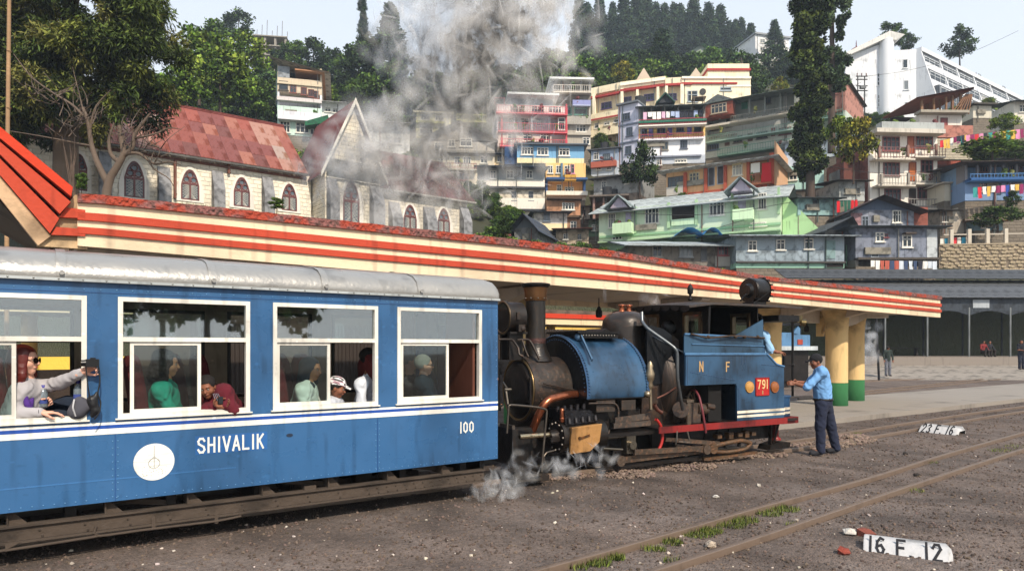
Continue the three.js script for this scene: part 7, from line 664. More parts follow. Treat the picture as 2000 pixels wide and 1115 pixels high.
// the big dark conifer at left
{ const Z = 32, k = Z / FX, base = P(128, 345, Z); base.y -= 6; const r = rng(21), L = (px, py, dz = 0) => P(px, py, Z).sub(base).add(V(0, 0, dz)); const cl = []; const right = [[-260, 250], [-100, 300], [0, 322], [60, 350], [110, 352], [160, 336], [205, 300], [235, 285], [262, 220], [285, 90], [300, 60]];
const edge = (y) => { for (let i = 1; i < right.length; i++) if (y < right[i][0]) { const [a, b] = right[i - 1], [c, d] = right[i]; return lerp(b, d, (y - a) / (c - a)); } return 60; };
for (let i = 0; i < 600; i++) { const py = -260 + r() * 535, px = -260 + r() * 600; if (px > edge(py) - 22) continue; if (px > 150 && px < 192 && py > 10 && py < 75 && r() < 0.8) continue; const rad = (16 + r() * 24) * k; cl.push([...L(px, py, (r() - 0.35) * 5).toArray(), rad * 1.15, rad * 0.85, 0.75 + r() * 0.5]); }
for (const [px, py, s] of [[318, 60, 34], [330, 110, 30], [300, 160, 34], [280, 205, 26], [255, 225, 20], [305, 10, 34], [240, 90, 34], [60, 260, 26], [30, 200, 34], [262, 250, 16]]) cl.push([...L(px, py, 1.5).toArray(), s * k, s * k * 0.9, 1.15]);
const tr_ = [limb([V(0, 0, 0), L(128, 250), L(135, 100), L(140, -200)], 0.62, 0.25, 10)]; for (const [a, b, c] of [[[135, 120], [200, 60], [300, 30]], [[132, 200], [200, 190], [290, 200]], [[130, 230], [60, 200], [-20, 190]], [[135, 100], [80, 40], [0, 20]], [[138, 20], [200, -40], [290, -60]], [[133, 160], [230, 110], [330, 90]]]) tr_.push(limb([L(...a), L(...b, 0.8), L(...c, 1.2)], 0.16, 0.04));
tree('dark_conifer', 'huge dark feathery conifer filling the upper left corner', base, tr_, crown(cl, 1350, 0.06, ['#677838', '#50612d', '#7d853e', '#40512a', '#8b8b48'], 22, { long: 4.6, hang: 0.3, shell: 0.5 }), null, barkL); }
// bare forked tree at left, and thin bare saplings
{ const Z = 19, L0 = P(207, 392, Z), q = (px, py, d = 0) => P(px, py, Z + d).sub(L0), r = rng(33), g = []; const stem = (pts, a, b) => g.push(limb(pts, a, b, 6)); const k = Z / FX;
stem([q(205, 400), q(208, 370), q(215, 345)], 10 * k, 8 * k); stem([q(210, 360), q(190, 320), q(178, 285), q(170, 235), q(160, 210)], 7 * k, 3 * k); stem([q(215, 345), q(232, 318), q(240, 300), q(235, 270), q(232, 245)], 8 * k, 4 * k); stem([q(238, 305), q(256, 290), q(262, 262), q(278, 240), q(292, 222)], 6 * k, 2.2 * k); stem([q(232, 318), q(215, 300), q(212, 270), q(222, 240)], 5 * k, 2 * k); stem([q(165, 230), q(140, 205), q(100, 180), q(60, 150), q(25, 105)], 3 * k, 0.7 * k); stem([q(240, 300), q(270, 300), q(300, 320), q(330, 316), q(352, 322)], 4 * k, 0.8 * k); stem([q(262, 270), q(300, 262), q(330, 250), q(350, 252)], 2.5 * k, 0.6 * k); stem([q(178, 285), q(150, 280), q(90, 268), q(20, 256)], 2.5 * k, 0.7 * k); stem([q(285, 308), q(300, 330), q(330, 350), q(345, 380)], 2 * k, 0.5 * k); stem([q(175, 250), q(185, 210), q(215, 175)], 2.5 * k, 0.6 * k); stem([q(160, 212), q(150, 170), q(140, 130)], 1.8 * k, 0.4 * k);
for (let i = 0; i < 90; i++) { const src = [[165, 220, 60, 60], [240, 270, 40, 40], [290, 300, 50, 40], [90, 190, 60, 40], [130, 250, 60, 50]][i % 5]; const x = src[0] + (r() - 0.5) * src[2], y = src[1] + (r() - 0.5) * src[3], a = -Math.PI * (0.1 + 0.8 * r()), l = 20 + r() * 40; stem([q(x, y, (r() - 0.5)), q(x + Math.cos(a) * l * 0.5, y + Math.sin(a) * l * 0.45, (r() - 0.5) * 1.2), q(x + Math.cos(a + (r() - 0.5)) * l, y + Math.sin(a) * l, (r() - 0.5) * 1.5)], 1.1 * k, 0.35 * k); }
const g2 = [limb([q(205, 400).add(V(0, -6, 0)), q(205, 399)], 11 * k, 10 * k, 7)]; const bt = thing('bare_tree', 'leafless forked tree standing before the church at left', 'tree', L0); part('trunk', g2, M('#54443a', 'wood'), bt); part('branch', g, M('#6a5a4c', 'wood'), bt).userData.kind = 'stuff';
const h = []; for (let i = 0; i < 8; i++) { const x = 138 + (r() - 0.5) * 12, dx = (r() - 0.6) * 50; h.push(limb([P(x, 375, 18).sub(P(138, 375, 18)), P(x + dx * 0.4, 330, 18).sub(P(138, 375, 18)), P(x + dx, 260 + r() * 40, 18).sub(P(138, 375, 18))], 0.022, 0.006, 5)); } h.push(limb([P(138, 375, 18).sub(P(138, 375, 18)).add(V(0, -4, 0)), V(0, 0.05, 0)], 0.04, 0.03, 6)); const sp = thing('bare_sapling', 'thin leafless sapling behind the fold of the canopy', 'tree', P(138, 375, 18)); part('trunk', h.pop(), M('#5d4c40', 'wood'), sp); part('branch', h, M('#5d4c40', 'wood'), sp).userData.kind = 'stuff';
const pole = thing('bamboo_pole', 'tall pale bamboo pole at the left edge', 'pole', P(12, 262, 12).setY(0)); part('pole', limb([V(0, 0, 0), V(0, 4, 0), P(17, -40, 12).sub(P(12, 262, 12).setY(0))], 0.04, 0.03, 8), M('#b08d68', 'wood'), pole); part('node', [1, 2, 3, 4, 5, 6, 7].map((i) => tr(new THREE.TorusGeometry(0.036, 0.006, 5, 12).rotateX(Math.PI / 2), 0.006 * i, i * 1.0, 0)), M('#8d6f50', 'wood'), pole); }
// tall thin cryptomeria at right with its paler companion behind
{ const Z = 58, k = Z / FX, base = P(1583, 392, Z), r = rng(41), mk = (list, n, dz, b) => list.flatMap(([px, py, rx, ry, tone = 1]) => Array.from({ length: n }, () => { const a = r() * 6.28, q = Math.sqrt(r()); const c = P(px + Math.cos(a) * q * rx * 0.66, py + Math.sin(a) * q * ry * 0.7, Z).sub(b); const s = Math.min(rx, ry) * (0.32 + 0.3 * r()) * k; return [c.x, c.y, (r() - 0.5) * rx * k * 1.2 + dz, s * 1.1, s, tone * (0.75 + 0.5 * r())]; }));
const c1 = mk([[1585, -60, 30, 60], [1588, 10, 44, 34], [1580, 55, 40, 30], [1575, 95, 30, 26], [1578, 135, 36, 28], [1590, 170, 42, 24], [1600, 195, 34, 22], [1575, 212, 34, 26], [1580, 250, 30, 24], [1580, 285, 34, 30], [1582, 320, 32, 28]], 17, 0, base);
tree('tall_cryptomeria', 'very tall thin dark conifer rising between the houses at right', base, [limb([V(0, -2, 0), P(1584, 300, Z).sub(base), P(1588, 100, Z).sub(base), P(1586, -120, Z).sub(base)], 0.42, 0.15, 9)], crown(c1, 1250, 0.17, ['#4f6131', '#617035', '#3b4c28', '#71813c'], 42, { long: 1.6, hang: 0.1, shell: 0.45 }));
const Zb = 70, b2 = P(1625, 260, Zb), kk = Zb / FX; const c2 = [[1625, 20, 28, 30], [1640, 45, 18, 22], [1620, 90, 26, 34], [1632, 130, 24, 24], [1615, 5, 30, 26], [1630, 160, 26, 30], [1628, -30, 24, 40]].flatMap(([px, py, rx, ry]) => Array.from({ length: 9 }, () => { const a = r() * 6.28, q = Math.sqrt(r()), c = P(px + Math.cos(a) * q * rx * 0.8, py + Math.sin(a) * q * ry * 0.8, Zb).sub(b2), s = rx * (0.28 + 0.25 * r()) * kk; return [c.x, c.y, (r() - 0.5) * 3, s, s, 0.8 + 0.4 * r()]; }));
tree('tall_cryptomeria', 'looser tall conifer standing close behind the thin dark one', b2, [limb([V(0, -2, 0), P(1626, 100, Zb).sub(b2), P(1626, -60, Zb).sub(b2)], 0.4, 0.12, 8)], crown(c2, 600, 0.21, ['#597048', '#6f845b', '#4c613b'], 43, { long: 1.5, shell: 0.5 })); }
// prototypes for the woods
const TG = {};
function proto(kind, seed) {
const r = rng(seed), cl = []; let H;
if (kind === 'cedar') { H = 1; for (let i = 0; i < 46; i++) { const y = 0.12 + 0.86 * Math.pow(i / 46, 0.85), w = 0.2 * Math.pow(1 - y, 0.85) * (0.75 + 0.5 * r()) + 0.012, a = i * 2.4 + r(); cl.push([Math.cos(a) * w * 0.75, y, Math.sin(a) * w * 0.75, 0.05 + w * 0.32, 0.05 + w * 0.24, 0.8 + r() * 0.4]); } return crown(cl, 24000, 0.022, ['#41573a', '#364c35', '#4f6641'], seed, { long: 1.4, hang: 0.1, shell: 0.45 }); }
for (let i = 0; i < 34; i++) { const a = r() * 6.28, y = 0.3 + r() * 0.62, w = 0.36 * Math.sin(clamp((y - 0.12) / 0.9) * Math.PI) * Math.sqrt(r()) + 0.02; cl.push([Math.cos(a) * w, y, Math.sin(a) * w, 0.09 + r() * 0.08, 0.075 + r() * 0.06, 0.75 + r() * 0.5]); }
const pal = { dark: ['#475e32', '#587237', '#3d512e'], bright: ['#78962e', '#8aa53f', '#638129', '#a1b648'], olive: ['#9e9e36', '#b6aa43', '#849036'], mid: ['#628037', '#749340', '#557032'] }[kind]; return crown(cl, 7000, 0.038, pal, seed, { long: 1.3, shell: 0.4, jitter: 0.3 });
}
for (const [k, n] of [['cedar', 3], ['dark', 2], ['bright', 2], ['olive', 1], ['mid', 2]]) TG[k] = Array.from({ length: n }, (_, i) => proto(k, 100 + i * 7 + k.length));
const trunkG = limb([V(0, -0.12, 0), V(0.01, 0.3, 0), V(0, 0.8, 0)], 0.022, 0.008, 7), PT = {};
let ti = 0;
function wood(kind, label, px, pTop, pBase, Z, group, wide = 1) { const key = kind + (ti++ % TG[kind].length), b = P(px, pBase, Z), h = P(px, pTop, Z).y - b.y; let t; const nm = kind === 'cedar' ? 'cedar_tree' : 'leafy_tree';
if (!PT[key]) { t = PT[key] = thing(nm, label, 'tree', b, ti * 1.7, group); part('trunk', trunkG, bark, t); part('crown', TG[kind][ti % TG[kind].length], LEAF, t); t.userData.group = group; } else { t = copy(PT[key], label, b, ti * 1.7); if (group) t.userData.group = group; else delete t.userData.group; }
t.scale.set(h * wide, h, h * wide); return t; }
const gr = 'conifers in the row along the wooded ridge';
for (const [px, top, Z, w] of [[1132, -6, 190, 1.2], [1148, 4, 200, 1.1], [1171, -8, 195, 1.1], [1197, 4, 205, 1], [1220, -14, 190, 1.3], [1245, -16, 195, 1.2], [1262, -12, 200, 1.3], [1281, 3, 205, 1], [1298, 6, 190, 1.2], [1316, 5, 200, 1.1], [1330, 6, 205, 1.1], [1355, -8, 195, 1.2], [1372, 30, 205, 1.1], [1385, 5, 190, 1.3], [1407, 10, 195, 1.4], [1425, 40, 205, 1.1], [1437, 38, 190, 1.2], [1449, 34, 200, 1.1], [1467, 45, 195, 1.5], [1232, 20, 210, 1.2], [1180, 30, 210, 1.2], [1342, 25, 212, 1.2], [1398, 35, 212, 1.2]]) wood('cedar', 'tall dark pointed conifer in the row on the wooded ridge', px, top, 122, Z, gr, w * 0.8);
wood('cedar', 'lone dark conifer in front of the white block on the ridge', 1514, 38, 98, 160, null, 1.4); wood('cedar', 'broad reddish-green conifer below the ridge row, behind the cream hotel', 1293, 57, 165, 120, null, 1.5);
wood('dark', 'round-topped dark tree on the skyline left of the concrete frame', 465, 22, 95, 140, null, 1.2); wood('cedar', 'slender tree with bare stem standing high on the skyline left of the smoke', 709, 14, 82, 120, null, 0.9); wood('cedar', 'tufted treetop at the very top edge left of the smoke', 707, -14, 24, 122, null, 1.3); wood('cedar', 'dark conifer half wrapped in the smoke plume', 762, 5, 140, 120, null, 1.3); wood('dark', 'dark rounded tree just left of the smoke plume', 735, 70, 190, 105, null, 1.3);
wood('dark', 'dark double-topped tree behind the round tower of the white hotel', 1742, 42, 100, 125, null, 1.2); wood('dark', 'lower dark tree right of the hotel tower roof', 1775, 66, 105, 128, null, 1.3); wood('dark', 'single dark tree on the skyline behind the hotel bays', 1876, 52, 125, 130, null, 1.0);
for (const [px, top, b, Z, w, lab] of [[388, 52, 190, 72, 1.1, 'bright green tree on the skyline behind the church roof'], [430, 90, 235, 66, 1.1, 'broad yellow-green tree right above the church ridge'], [365, 118, 235, 58, 1.0, 'yellow-green tree next to the dark conifer'], [475, 62, 170, 84, 1.1, 'green tree left of the concrete frame'], [500, 150, 250, 72, 0.9, 'dark green tree against the hill house flank']]) wood(lab.startsWith('dark') ? 'mid' : 'bright', lab, px, top, b, Z, null, w);
for (const [px, top, b, Z, w, k, lab] of [[410, 42, 120, 100, 1.3, 'mid', 'leafy tree at the top of the left slope'], [575, 82, 150, 120, 1.2, 'mid', 'dark leafy tree right of the concrete frame'], [545, 95, 150, 122, 1.1, 'dark', 'leafy tree under the concrete frame'], [612, 76, 150, 125, 1.2, 'dark', 'tree on the skyline above the hill house roof'], [645, 98, 175, 118, 1.2, 'dark', 'thin dull tree on the left skyline'], [672, 110, 180, 112, 1.1, 'mid', 'lighter tree below the left skyline'], [640, 165, 215, 90, 1.0, 'bright', 'green tree right beside the hill house'], [700, 100, 190, 110, 1.2, 'dark', 'dark tree under the slender skyline tree'], [770, 120, 200, 100, 1.2, 'mid', 'olive tree at the foot of the smoke'], [1218, 118, 172, 98, 1.0, 'olive', 'round yellow-green tree behind the cream hotel parapet'], [1140, 140, 172, 95, 1.0, 'olive', 'small yellow-green tree behind the narrow house'], [1525, 150, 185, 95, 1.1, 'olive', 'low yellow-green bushy tree beside the thin conifer'], [1250, 278, 385, 69, 0.85, 'dark', 'dark leafy tree between the lavender house and the tin shack'], [1668, 222, 345, 59, 0.75, 'olive', 'crooked yellow-green tree beside the white balcony house'], [1640, 225, 300, 60, 0.9, 'bright', 'bright tree top left of the balcony house terrace']]) wood(k, lab, px, top, b, Z, null, w);
// masses nobody could count: wood on the slopes, undergrowth between the houses
function mass(name, label, geo, list, tint = 0.25, seed = 5) { const r = rng(seed), im = new THREE.InstancedMesh(geo, LEAF, list.length), o = new THREE.Object3D(), c = new THREE.Color(); list.forEach(([x, y, z, s, sy = s], i) => { o.position.set(x, y, z); o.rotation.y = r() * 6.3; o.scale.set(s, sy, s); o.updateMatrix(); im.setMatrixAt(i, o.matrix); const f = 1 - tint + 2 * tint * r(); im.setColorAt(i, c.setRGB(f * (0.9 + 0.2 * r()), f, f * (0.85 + 0.2 * r()))); }); im.name = numbered(name); im.castShadow = im.receiveShadow = true; scene.add(im); return tag(im, label, 'wood', null, 'stuff'); }
{ const r = rng(61), d = [], m = []; for (let i = 0; i < 2600 && d.length + m.length < 620; i++) { const Z = 88 + r() * 100, a = -0.6 + r() * 1.12, X = a * Z; if (!free(X, Z) || !free(X, Z + 5) || !free(X, Z - 4)) continue; if (a > 0.08 && Z < 100) continue; const right = a > 0.36; if (right && Z < 140) continue; const s = 5 + r() * 4 ; (r() < 0.6 ? d : m).push([X, hill(X, Z) - 0.8, -Z, s * 1.1, s]); }
mass('forest', 'dark wood covering the upper slopes behind the town', TG.dark[0], d, 0.3, 6); mass('forest', 'lighter leafy trees mixed into the hill wood', TG.mid[0], m, 0.3, 7);
const u = [], v = []; for (let i = 0; i < 9000; i++) { const Z = 49 + r() * 60, a = -0.7 + r() * 1.5, X = a * Z; if (!free(X, Z)) continue; const s = 0.7 + r() * 1.5; (r() < 0.7 ? u : v).push([X, hill(X, Z) - 0.25 * s, -Z, s * 1.3, s]); if (u.length > 2600) break; } mass('undergrowth', 'bushes and weeds covering the ground between the houses', TG.mid[1], u, 0.4, 8); mass('undergrowth', 'brighter weeds scattered over the slope', TG.bright[1], v, 0.35, 9); }
// bushes one can tell apart
for (const [px, top, b, Z, w, k, lab] of [[1940, 264, 318, 59, 2.6, 'bright', 'big green bush above the roof of the blue veranda house'], [1965, 222, 262, 66, 1.6, 'bright', 'round green bush below the little pale hut'], [1985, 275, 316, 60, 1.8, 'mid', 'green bush at the right edge above the blue house'], [1950, 404, 450, 55, 2.2, 'mid', 'dark green bush on the stone terrace'], [1980, 372, 412, 56, 0.9, 'dark', 'small dark tree before the blue veranda house'], [1860, 210, 240, 74, 2, 'mid', 'bush beside the timber loft'], [540, 386, 414, 15, 1.5, 'mid', 'small round shrub growing on the canopy edge'], [985, 424, 470, 38, 1.0, 'dark', 'wispy green shrub rising behind the canopy'], [158, 338, 378, 22, 0.9, 'mid', 'green bush against the church wall by the big trunk'], [1330, 378, 412, 66, 1.6, 'mid', 'shrub left of the orange house']]) { const t = wood(k, lab, px, top, b, Z, null, w); t.name = numbered('bush'); t.userData.category = 'bush'; }
// trees behind the photographer, mirrored by the window panes
for (const [az, d, h, lab] of [[45, 34, 12, 'dense tree across the yard that mirrors in the second window'], [49, 38, 14, 'tall dense tree across the yard behind the photographer'], [55, 36, 13, 'dark tree across the yard that mirrors in the third window']]) { const x = Math.sin(az * Math.PI / 180) * d, z = Math.cos(az * Math.PI / 180) * d, t = copy(PT.dark0, lab, V(x, 0, z), az); delete t.userData.group; t.scale.set(h * 0.9, h, h * 0.9); }
// ================================================================ people
function nets(fn, lo, hi, h) {                    // surface of fn = 0 on a grid of cells h
const nx = Math.ceil((hi[0] - lo[0]) / h) + 2, ny = Math.ceil((hi[1] - lo[1]) / h) + 2, nz = Math.ceil((hi[2] - lo[2]) / h) + 2, F = new Float32Array(nx * ny * nz), id = (i, j, k) => (k * ny + j) * nx + i;
for (let k = 0; k < nz; k++) for (let j = 0; j < ny; j++) for (let i = 0; i < nx; i++) F[id(i, j, k)] = fn(lo[0] + (i - 0.5) * h, lo[1] + (j - 0.5) * h, lo[2] + (k - 0.5) * h);
const vid = new Int32Array(nx * ny * nz).fill(-1), pos = [], nor = [], idx = [];
for (let k = 0; k < nz - 1; k++) for (let j = 0; j < ny - 1; j++) for (let i = 0; i < nx - 1; i++) {
let m = 0, c = 0, sx = 0, sy = 0, sz = 0; const v = []; for (let q = 0; q < 8; q++) { const f = F[id(i + (q & 1), j + (q >> 1 & 1), k + (q >> 2))]; v.push(f); if (f < 0) m |= 1 << q; } if (m === 0 || m === 255) continue;
for (let a = 0; a < 8; a++) for (const b of [1, 2, 4]) { const e = a | b; if (e === a || (m >> a & 1) === (m >> e & 1)) continue; const t = v[a] / (v[a] - v[e]); sx += (a & 1) + (b === 1 ? t : 0); sy += (a >> 1 & 1) + (b === 2 ? t : 0); sz += (a >> 2) + (b === 4 ? t : 0); c++; }
const x = lo[0] + (i - 0.5 + sx / c) * h, y = lo[1] + (j - 0.5 + sy / c) * h, z = lo[2] + (k - 0.5 + sz / c) * h, e = h * 0.6; vid[id(i, j, k)] = pos.length / 3; pos.push(x, y, z);
const gx = fn(x + e, y, z) - fn(x - e, y, z), gy = fn(x, y + e, z) - fn(x, y - e, z), gz = fn(x, y, z + e) - fn(x, y, z - e), l = Math.hypot(gx, gy, gz) || 1; nor.push(gx / l, gy / l, gz / l);
}
const quad = (a, b, c, d, flip) => { if (a < 0 || b < 0 || c < 0 || d < 0) return; flip ? idx.push(a, c, b, a, d, c) : idx.push(a, b, c, a, c, d); };
for (let k = 1; k < nz - 1; k++) for (let j = 1; j < ny - 1; j++) for (let i = 1; i < nx - 1; i++) { const f = F[id(i, j, k)] < 0;
if (f !== F[id(i + 1, j, k)] < 0) quad(vid[id(i, j - 1, k - 1)], vid[id(i, j, k - 1)], vid[id(i, j, k)], vid[id(i, j - 1, k)], !f); if (f !== F[id(i, j + 1, k)] < 0) quad(vid[id(i - 1, j, k - 1)], vid[id(i - 1, j, k)], vid[id(i, j, k)], vid[id(i, j, k - 1)], !f); if (f !== F[id(i, j, k + 1)] < 0) quad(vid[id(i - 1, j - 1, k)], vid[id(i, j - 1, k)], vid[id(i, j, k)], vid[id(i - 1, j, k)], !f); }
const g = new THREE.BufferGeometry(); g.setAttribute('position', new THREE.Float32BufferAttribute(pos, 3)); g.setAttribute('normal', new THREE.Float32BufferAttribute(nor, 3)); g.setAttribute('uv', new THREE.Float32BufferAttribute(pos.flatMap((_, i) => i % 3 ? [] : [pos[i], pos[i + 1]]), 2)); g.setIndex(idx); return g;
}
const cap1 = (x, y, z, b) => { const [ax, ay, az, dx, dy, dz, l2, r0, r1] = b; const t = clamp(((x - ax) * dx + (y - ay) * dy + (z - az) * dz) / l2); return Math.hypot(x - ax - dx * t, y - ay - dy * t, z - az - dz * t) - (r0 + (r1 - r0) * t); };
const bone = (a, b, r0, r1 = r0) => { const d = b.clone().sub(a); return [a.x, a.y, a.z, d.x, d.y, d.z, Math.max(d.lengthSq(), 1e-8), r0, r1]; };
const smin = (a, b, k) => { const h = Math.max(k - Math.abs(a - b), 0) / k; return Math.min(a, b) - h * h * k * 0.25; };
function skin(bones, h, k = 0.03, grow = 0, extra) {   // one continuous surface round a set of tapered bones
const lo = [1e9, 1e9, 1e9], hi = [-1e9, -1e9, -1e9]; for (const b of bones) { const r = Math.max(b[7], b[8]) + grow + 0.02; for (let c = 0; c < 3; c++) { lo[c] = Math.min(lo[c], b[c] - r, b[c] + b[c + 3] - r); hi[c] = Math.max(hi[c], b[c] + r, b[c] + b[c + 3] + r); } }
const near = 0.25, fn = (x, y, z) => { let d = 9; for (const b of bones) { const t = cap1(x, y, z, b); d = d > 8 ? t : smin(d, t, k); } d -= grow; return extra ? extra(d, x, y, z) : d; }; return nets(fn, lo, hi, h);
}
const ell = (x, y, z, cx, cy, cz, a, b, c) => (Math.hypot((x - cx) / a, (y - cy) / b, (z - cz) / c) - 1) * Math.min(a, b, c);
function headGeo(h = 0.006) { const hb = [bone(V(0, 0.014, 0.086), V(0, -0.02, 0.104), 0.008, 0.013), bone(V(-0.034, 0.03, 0.076), V(0.034, 0.03, 0.076), 0.012), bone(V(-0.016, -0.05, 0.084), V(0.016, -0.05, 0.084), 0.009), bone(V(0, -0.088, 0.05), V(0, -0.08, 0.058), 0.026)];
return nets((x, y, z) => { let d = smin(ell(x, y, z, 0, 0.035, -0.012, 0.076, 0.09, 0.096), ell(x, y, z, 0, -0.022, 0.02, 0.063, 0.086, 0.07), 0.03); for (const b of hb) d = smin(d, cap1(x, y, z, b), 0.014); const ax = Math.abs(x); d = smin(d, ell(ax, y, z, 0.04, -0.024, 0.05, 0.03, 0.03, 0.03), 0.02); d = smin(d, ell(ax, y, z, 0.076, -0.004, -0.008, 0.011, 0.032, 0.019), 0.008); d = -smin(-d, ell(ax, y, z, 0.031, 0.008, 0.094, 0.017, 0.012, 0.016), 0.012); return d; }, [-0.1, -0.125, -0.12], [0.1, 0.135, 0.13], h); }
function hairGeo(style, h = 0.007) { const ex = style === 'long' ? [bone(V(0.06, 0.03, -0.02), V(0.085, -0.3, 0.03), 0.04, 0.035), bone(V(-0.06, 0.03, -0.02), V(-0.08, -0.3, 0.02), 0.04, 0.035), bone(V(0, 0.0, -0.07), V(0.01, -0.34, -0.06), 0.06, 0.05), bone(V(0.05, 0.08, 0.02), V(0.078, -0.12, 0.03), 0.03, 0.03), bone(V(-0.05, 0.08, 0.02), V(-0.078, -0.12, 0.03), 0.03, 0.03)] : style === 'curly' ? [bone(V(0, 0.05, -0.04), V(0, -0.12, -0.09), 0.1, 0.08), bone(V(0.06, 0.03, -0.01), V(0.07, -0.14, -0.02), 0.045, 0.05), bone(V(-0.06, 0.03, -0.01), V(-0.07, -0.14, -0.02), 0.045, 0.05)] : style === 'scarf' ? [bone(V(0, 0.03, -0.04), V(0, -0.16, -0.05), 0.09, 0.09), bone(V(0.04, -0.13, 0.03), V(-0.05, -0.17, 0.04), 0.05, 0.05), bone(V(0.065, 0.02, -0.01), V(0.06, -0.14, 0.02), 0.03, 0.04)] : [];
const bump = style === 'curly' ? 0.012 : 0.003; return nets((x, y, z) => { let d = ell(x, y, z, 0, 0.042, -0.018, 0.088, 0.096, 0.106); for (const b of ex) d = smin(d, cap1(x, y, z, b), 0.03); d += (vn(x * 60 + 50, y * 60 + 50, 999, 3) - 0.5) * bump + (vn(z * 70 + 50, y * 25 + 50, 999, 4) - 0.5) * bump; const line = 0.072 - (Math.abs(x) > 0.045 ? (Math.abs(x) - 0.045) * 2.2 : 0), cut = Math.max(y - line, (style === 'short' ? -0.005 : 0.012) - z, -0.2 - y, style === 'short' ? -1 : Math.abs(x) - 0.064); return Math.max(d, -cut, style === 'short' ? -0.055 - y : -1); }, [-0.16, -0.42, -0.2], [0.16, 0.16, 0.13], h); }
const GEO = { head: headGeo(), headFar: headGeo(0.012) }; for (const s of ['short', 'long', 'curly', 'scarf']) GEO[s] = hairGeo(s, s === 'short' ? 0.007 : 0.009);
function handGeo(wrist, dir, palm, curl = 0.5, s = 1, thumbSide = 1, h = 0.0045) {   // palm, four unequal fingers and a thumb from the side
const f = dir.clone().normalize(), p = palm.clone().addScaledVector(f, -palm.dot(f)).normalize(), sd = f.clone().cross(p), at = (a, b, c) => wrist.clone().addScaledVector(f, a * s).addScaledVector(sd, b * s).addScaledVector(p, c * s), B = [];
B.push(bone(at(-0.03, 0, 0), at(0.02, 0, 0), 0.026 * s, 0.026 * s)); for (const b of [-0.026, -0.009, 0.009, 0.026]) B.push(bone(at(0.015, b * 0.8, 0), at(0.082, b, 0), 0.016 * s, 0.0135 * s));
[[-0.03, 0.03, 0.9], [-0.01, 0.036, 1], [0.01, 0.034, 0.97], [0.029, 0.027, 0.8]].forEach(([b, l, w], i) => { let pt = at(0.085, b, 0), a = curl * (0.5 + 0.06 * i); for (let k = 0; k < 3; k++) { const d = f.clone().multiplyScalar(Math.cos(a)).addScaledVector(p, Math.sin(a)), nx = pt.clone().addScaledVector(d, l * s * (k === 0 ? 1.15 : k === 1 ? 0.8 : 0.65)); B.push(bone(pt, nx, (0.0098 - k * 0.0008) * s * w, (0.009 - k * 0.0009) * s * w)); pt = nx; a += curl * (0.75 - 0.1 * k); } });
const t0 = at(0.02, -0.026 * thumbSide, 0.006), t1 = at(0.052, -0.05 * thumbSide, 0.02), t2 = at(0.08, -0.05 * thumbSide, 0.035 + 0.015 * curl), t3 = at(0.102, -0.042 * thumbSide, 0.045 + 0.02 * curl); B.push(bone(t0, t1, 0.014 * s, 0.012 * s), bone(t1, t2, 0.0115 * s, 0.01 * s), bone(t2, t3, 0.0098 * s, 0.008 * s)); return skin(B, h, 0.006);
}
const SK = { fair: M('#d9a48c', 'plain', { roughness: 0.6 }), tan: M('#b87e5a', 'plain', { roughness: 0.6 }), brown: M('#86543c', 'plain', { roughness: 0.6 }) };
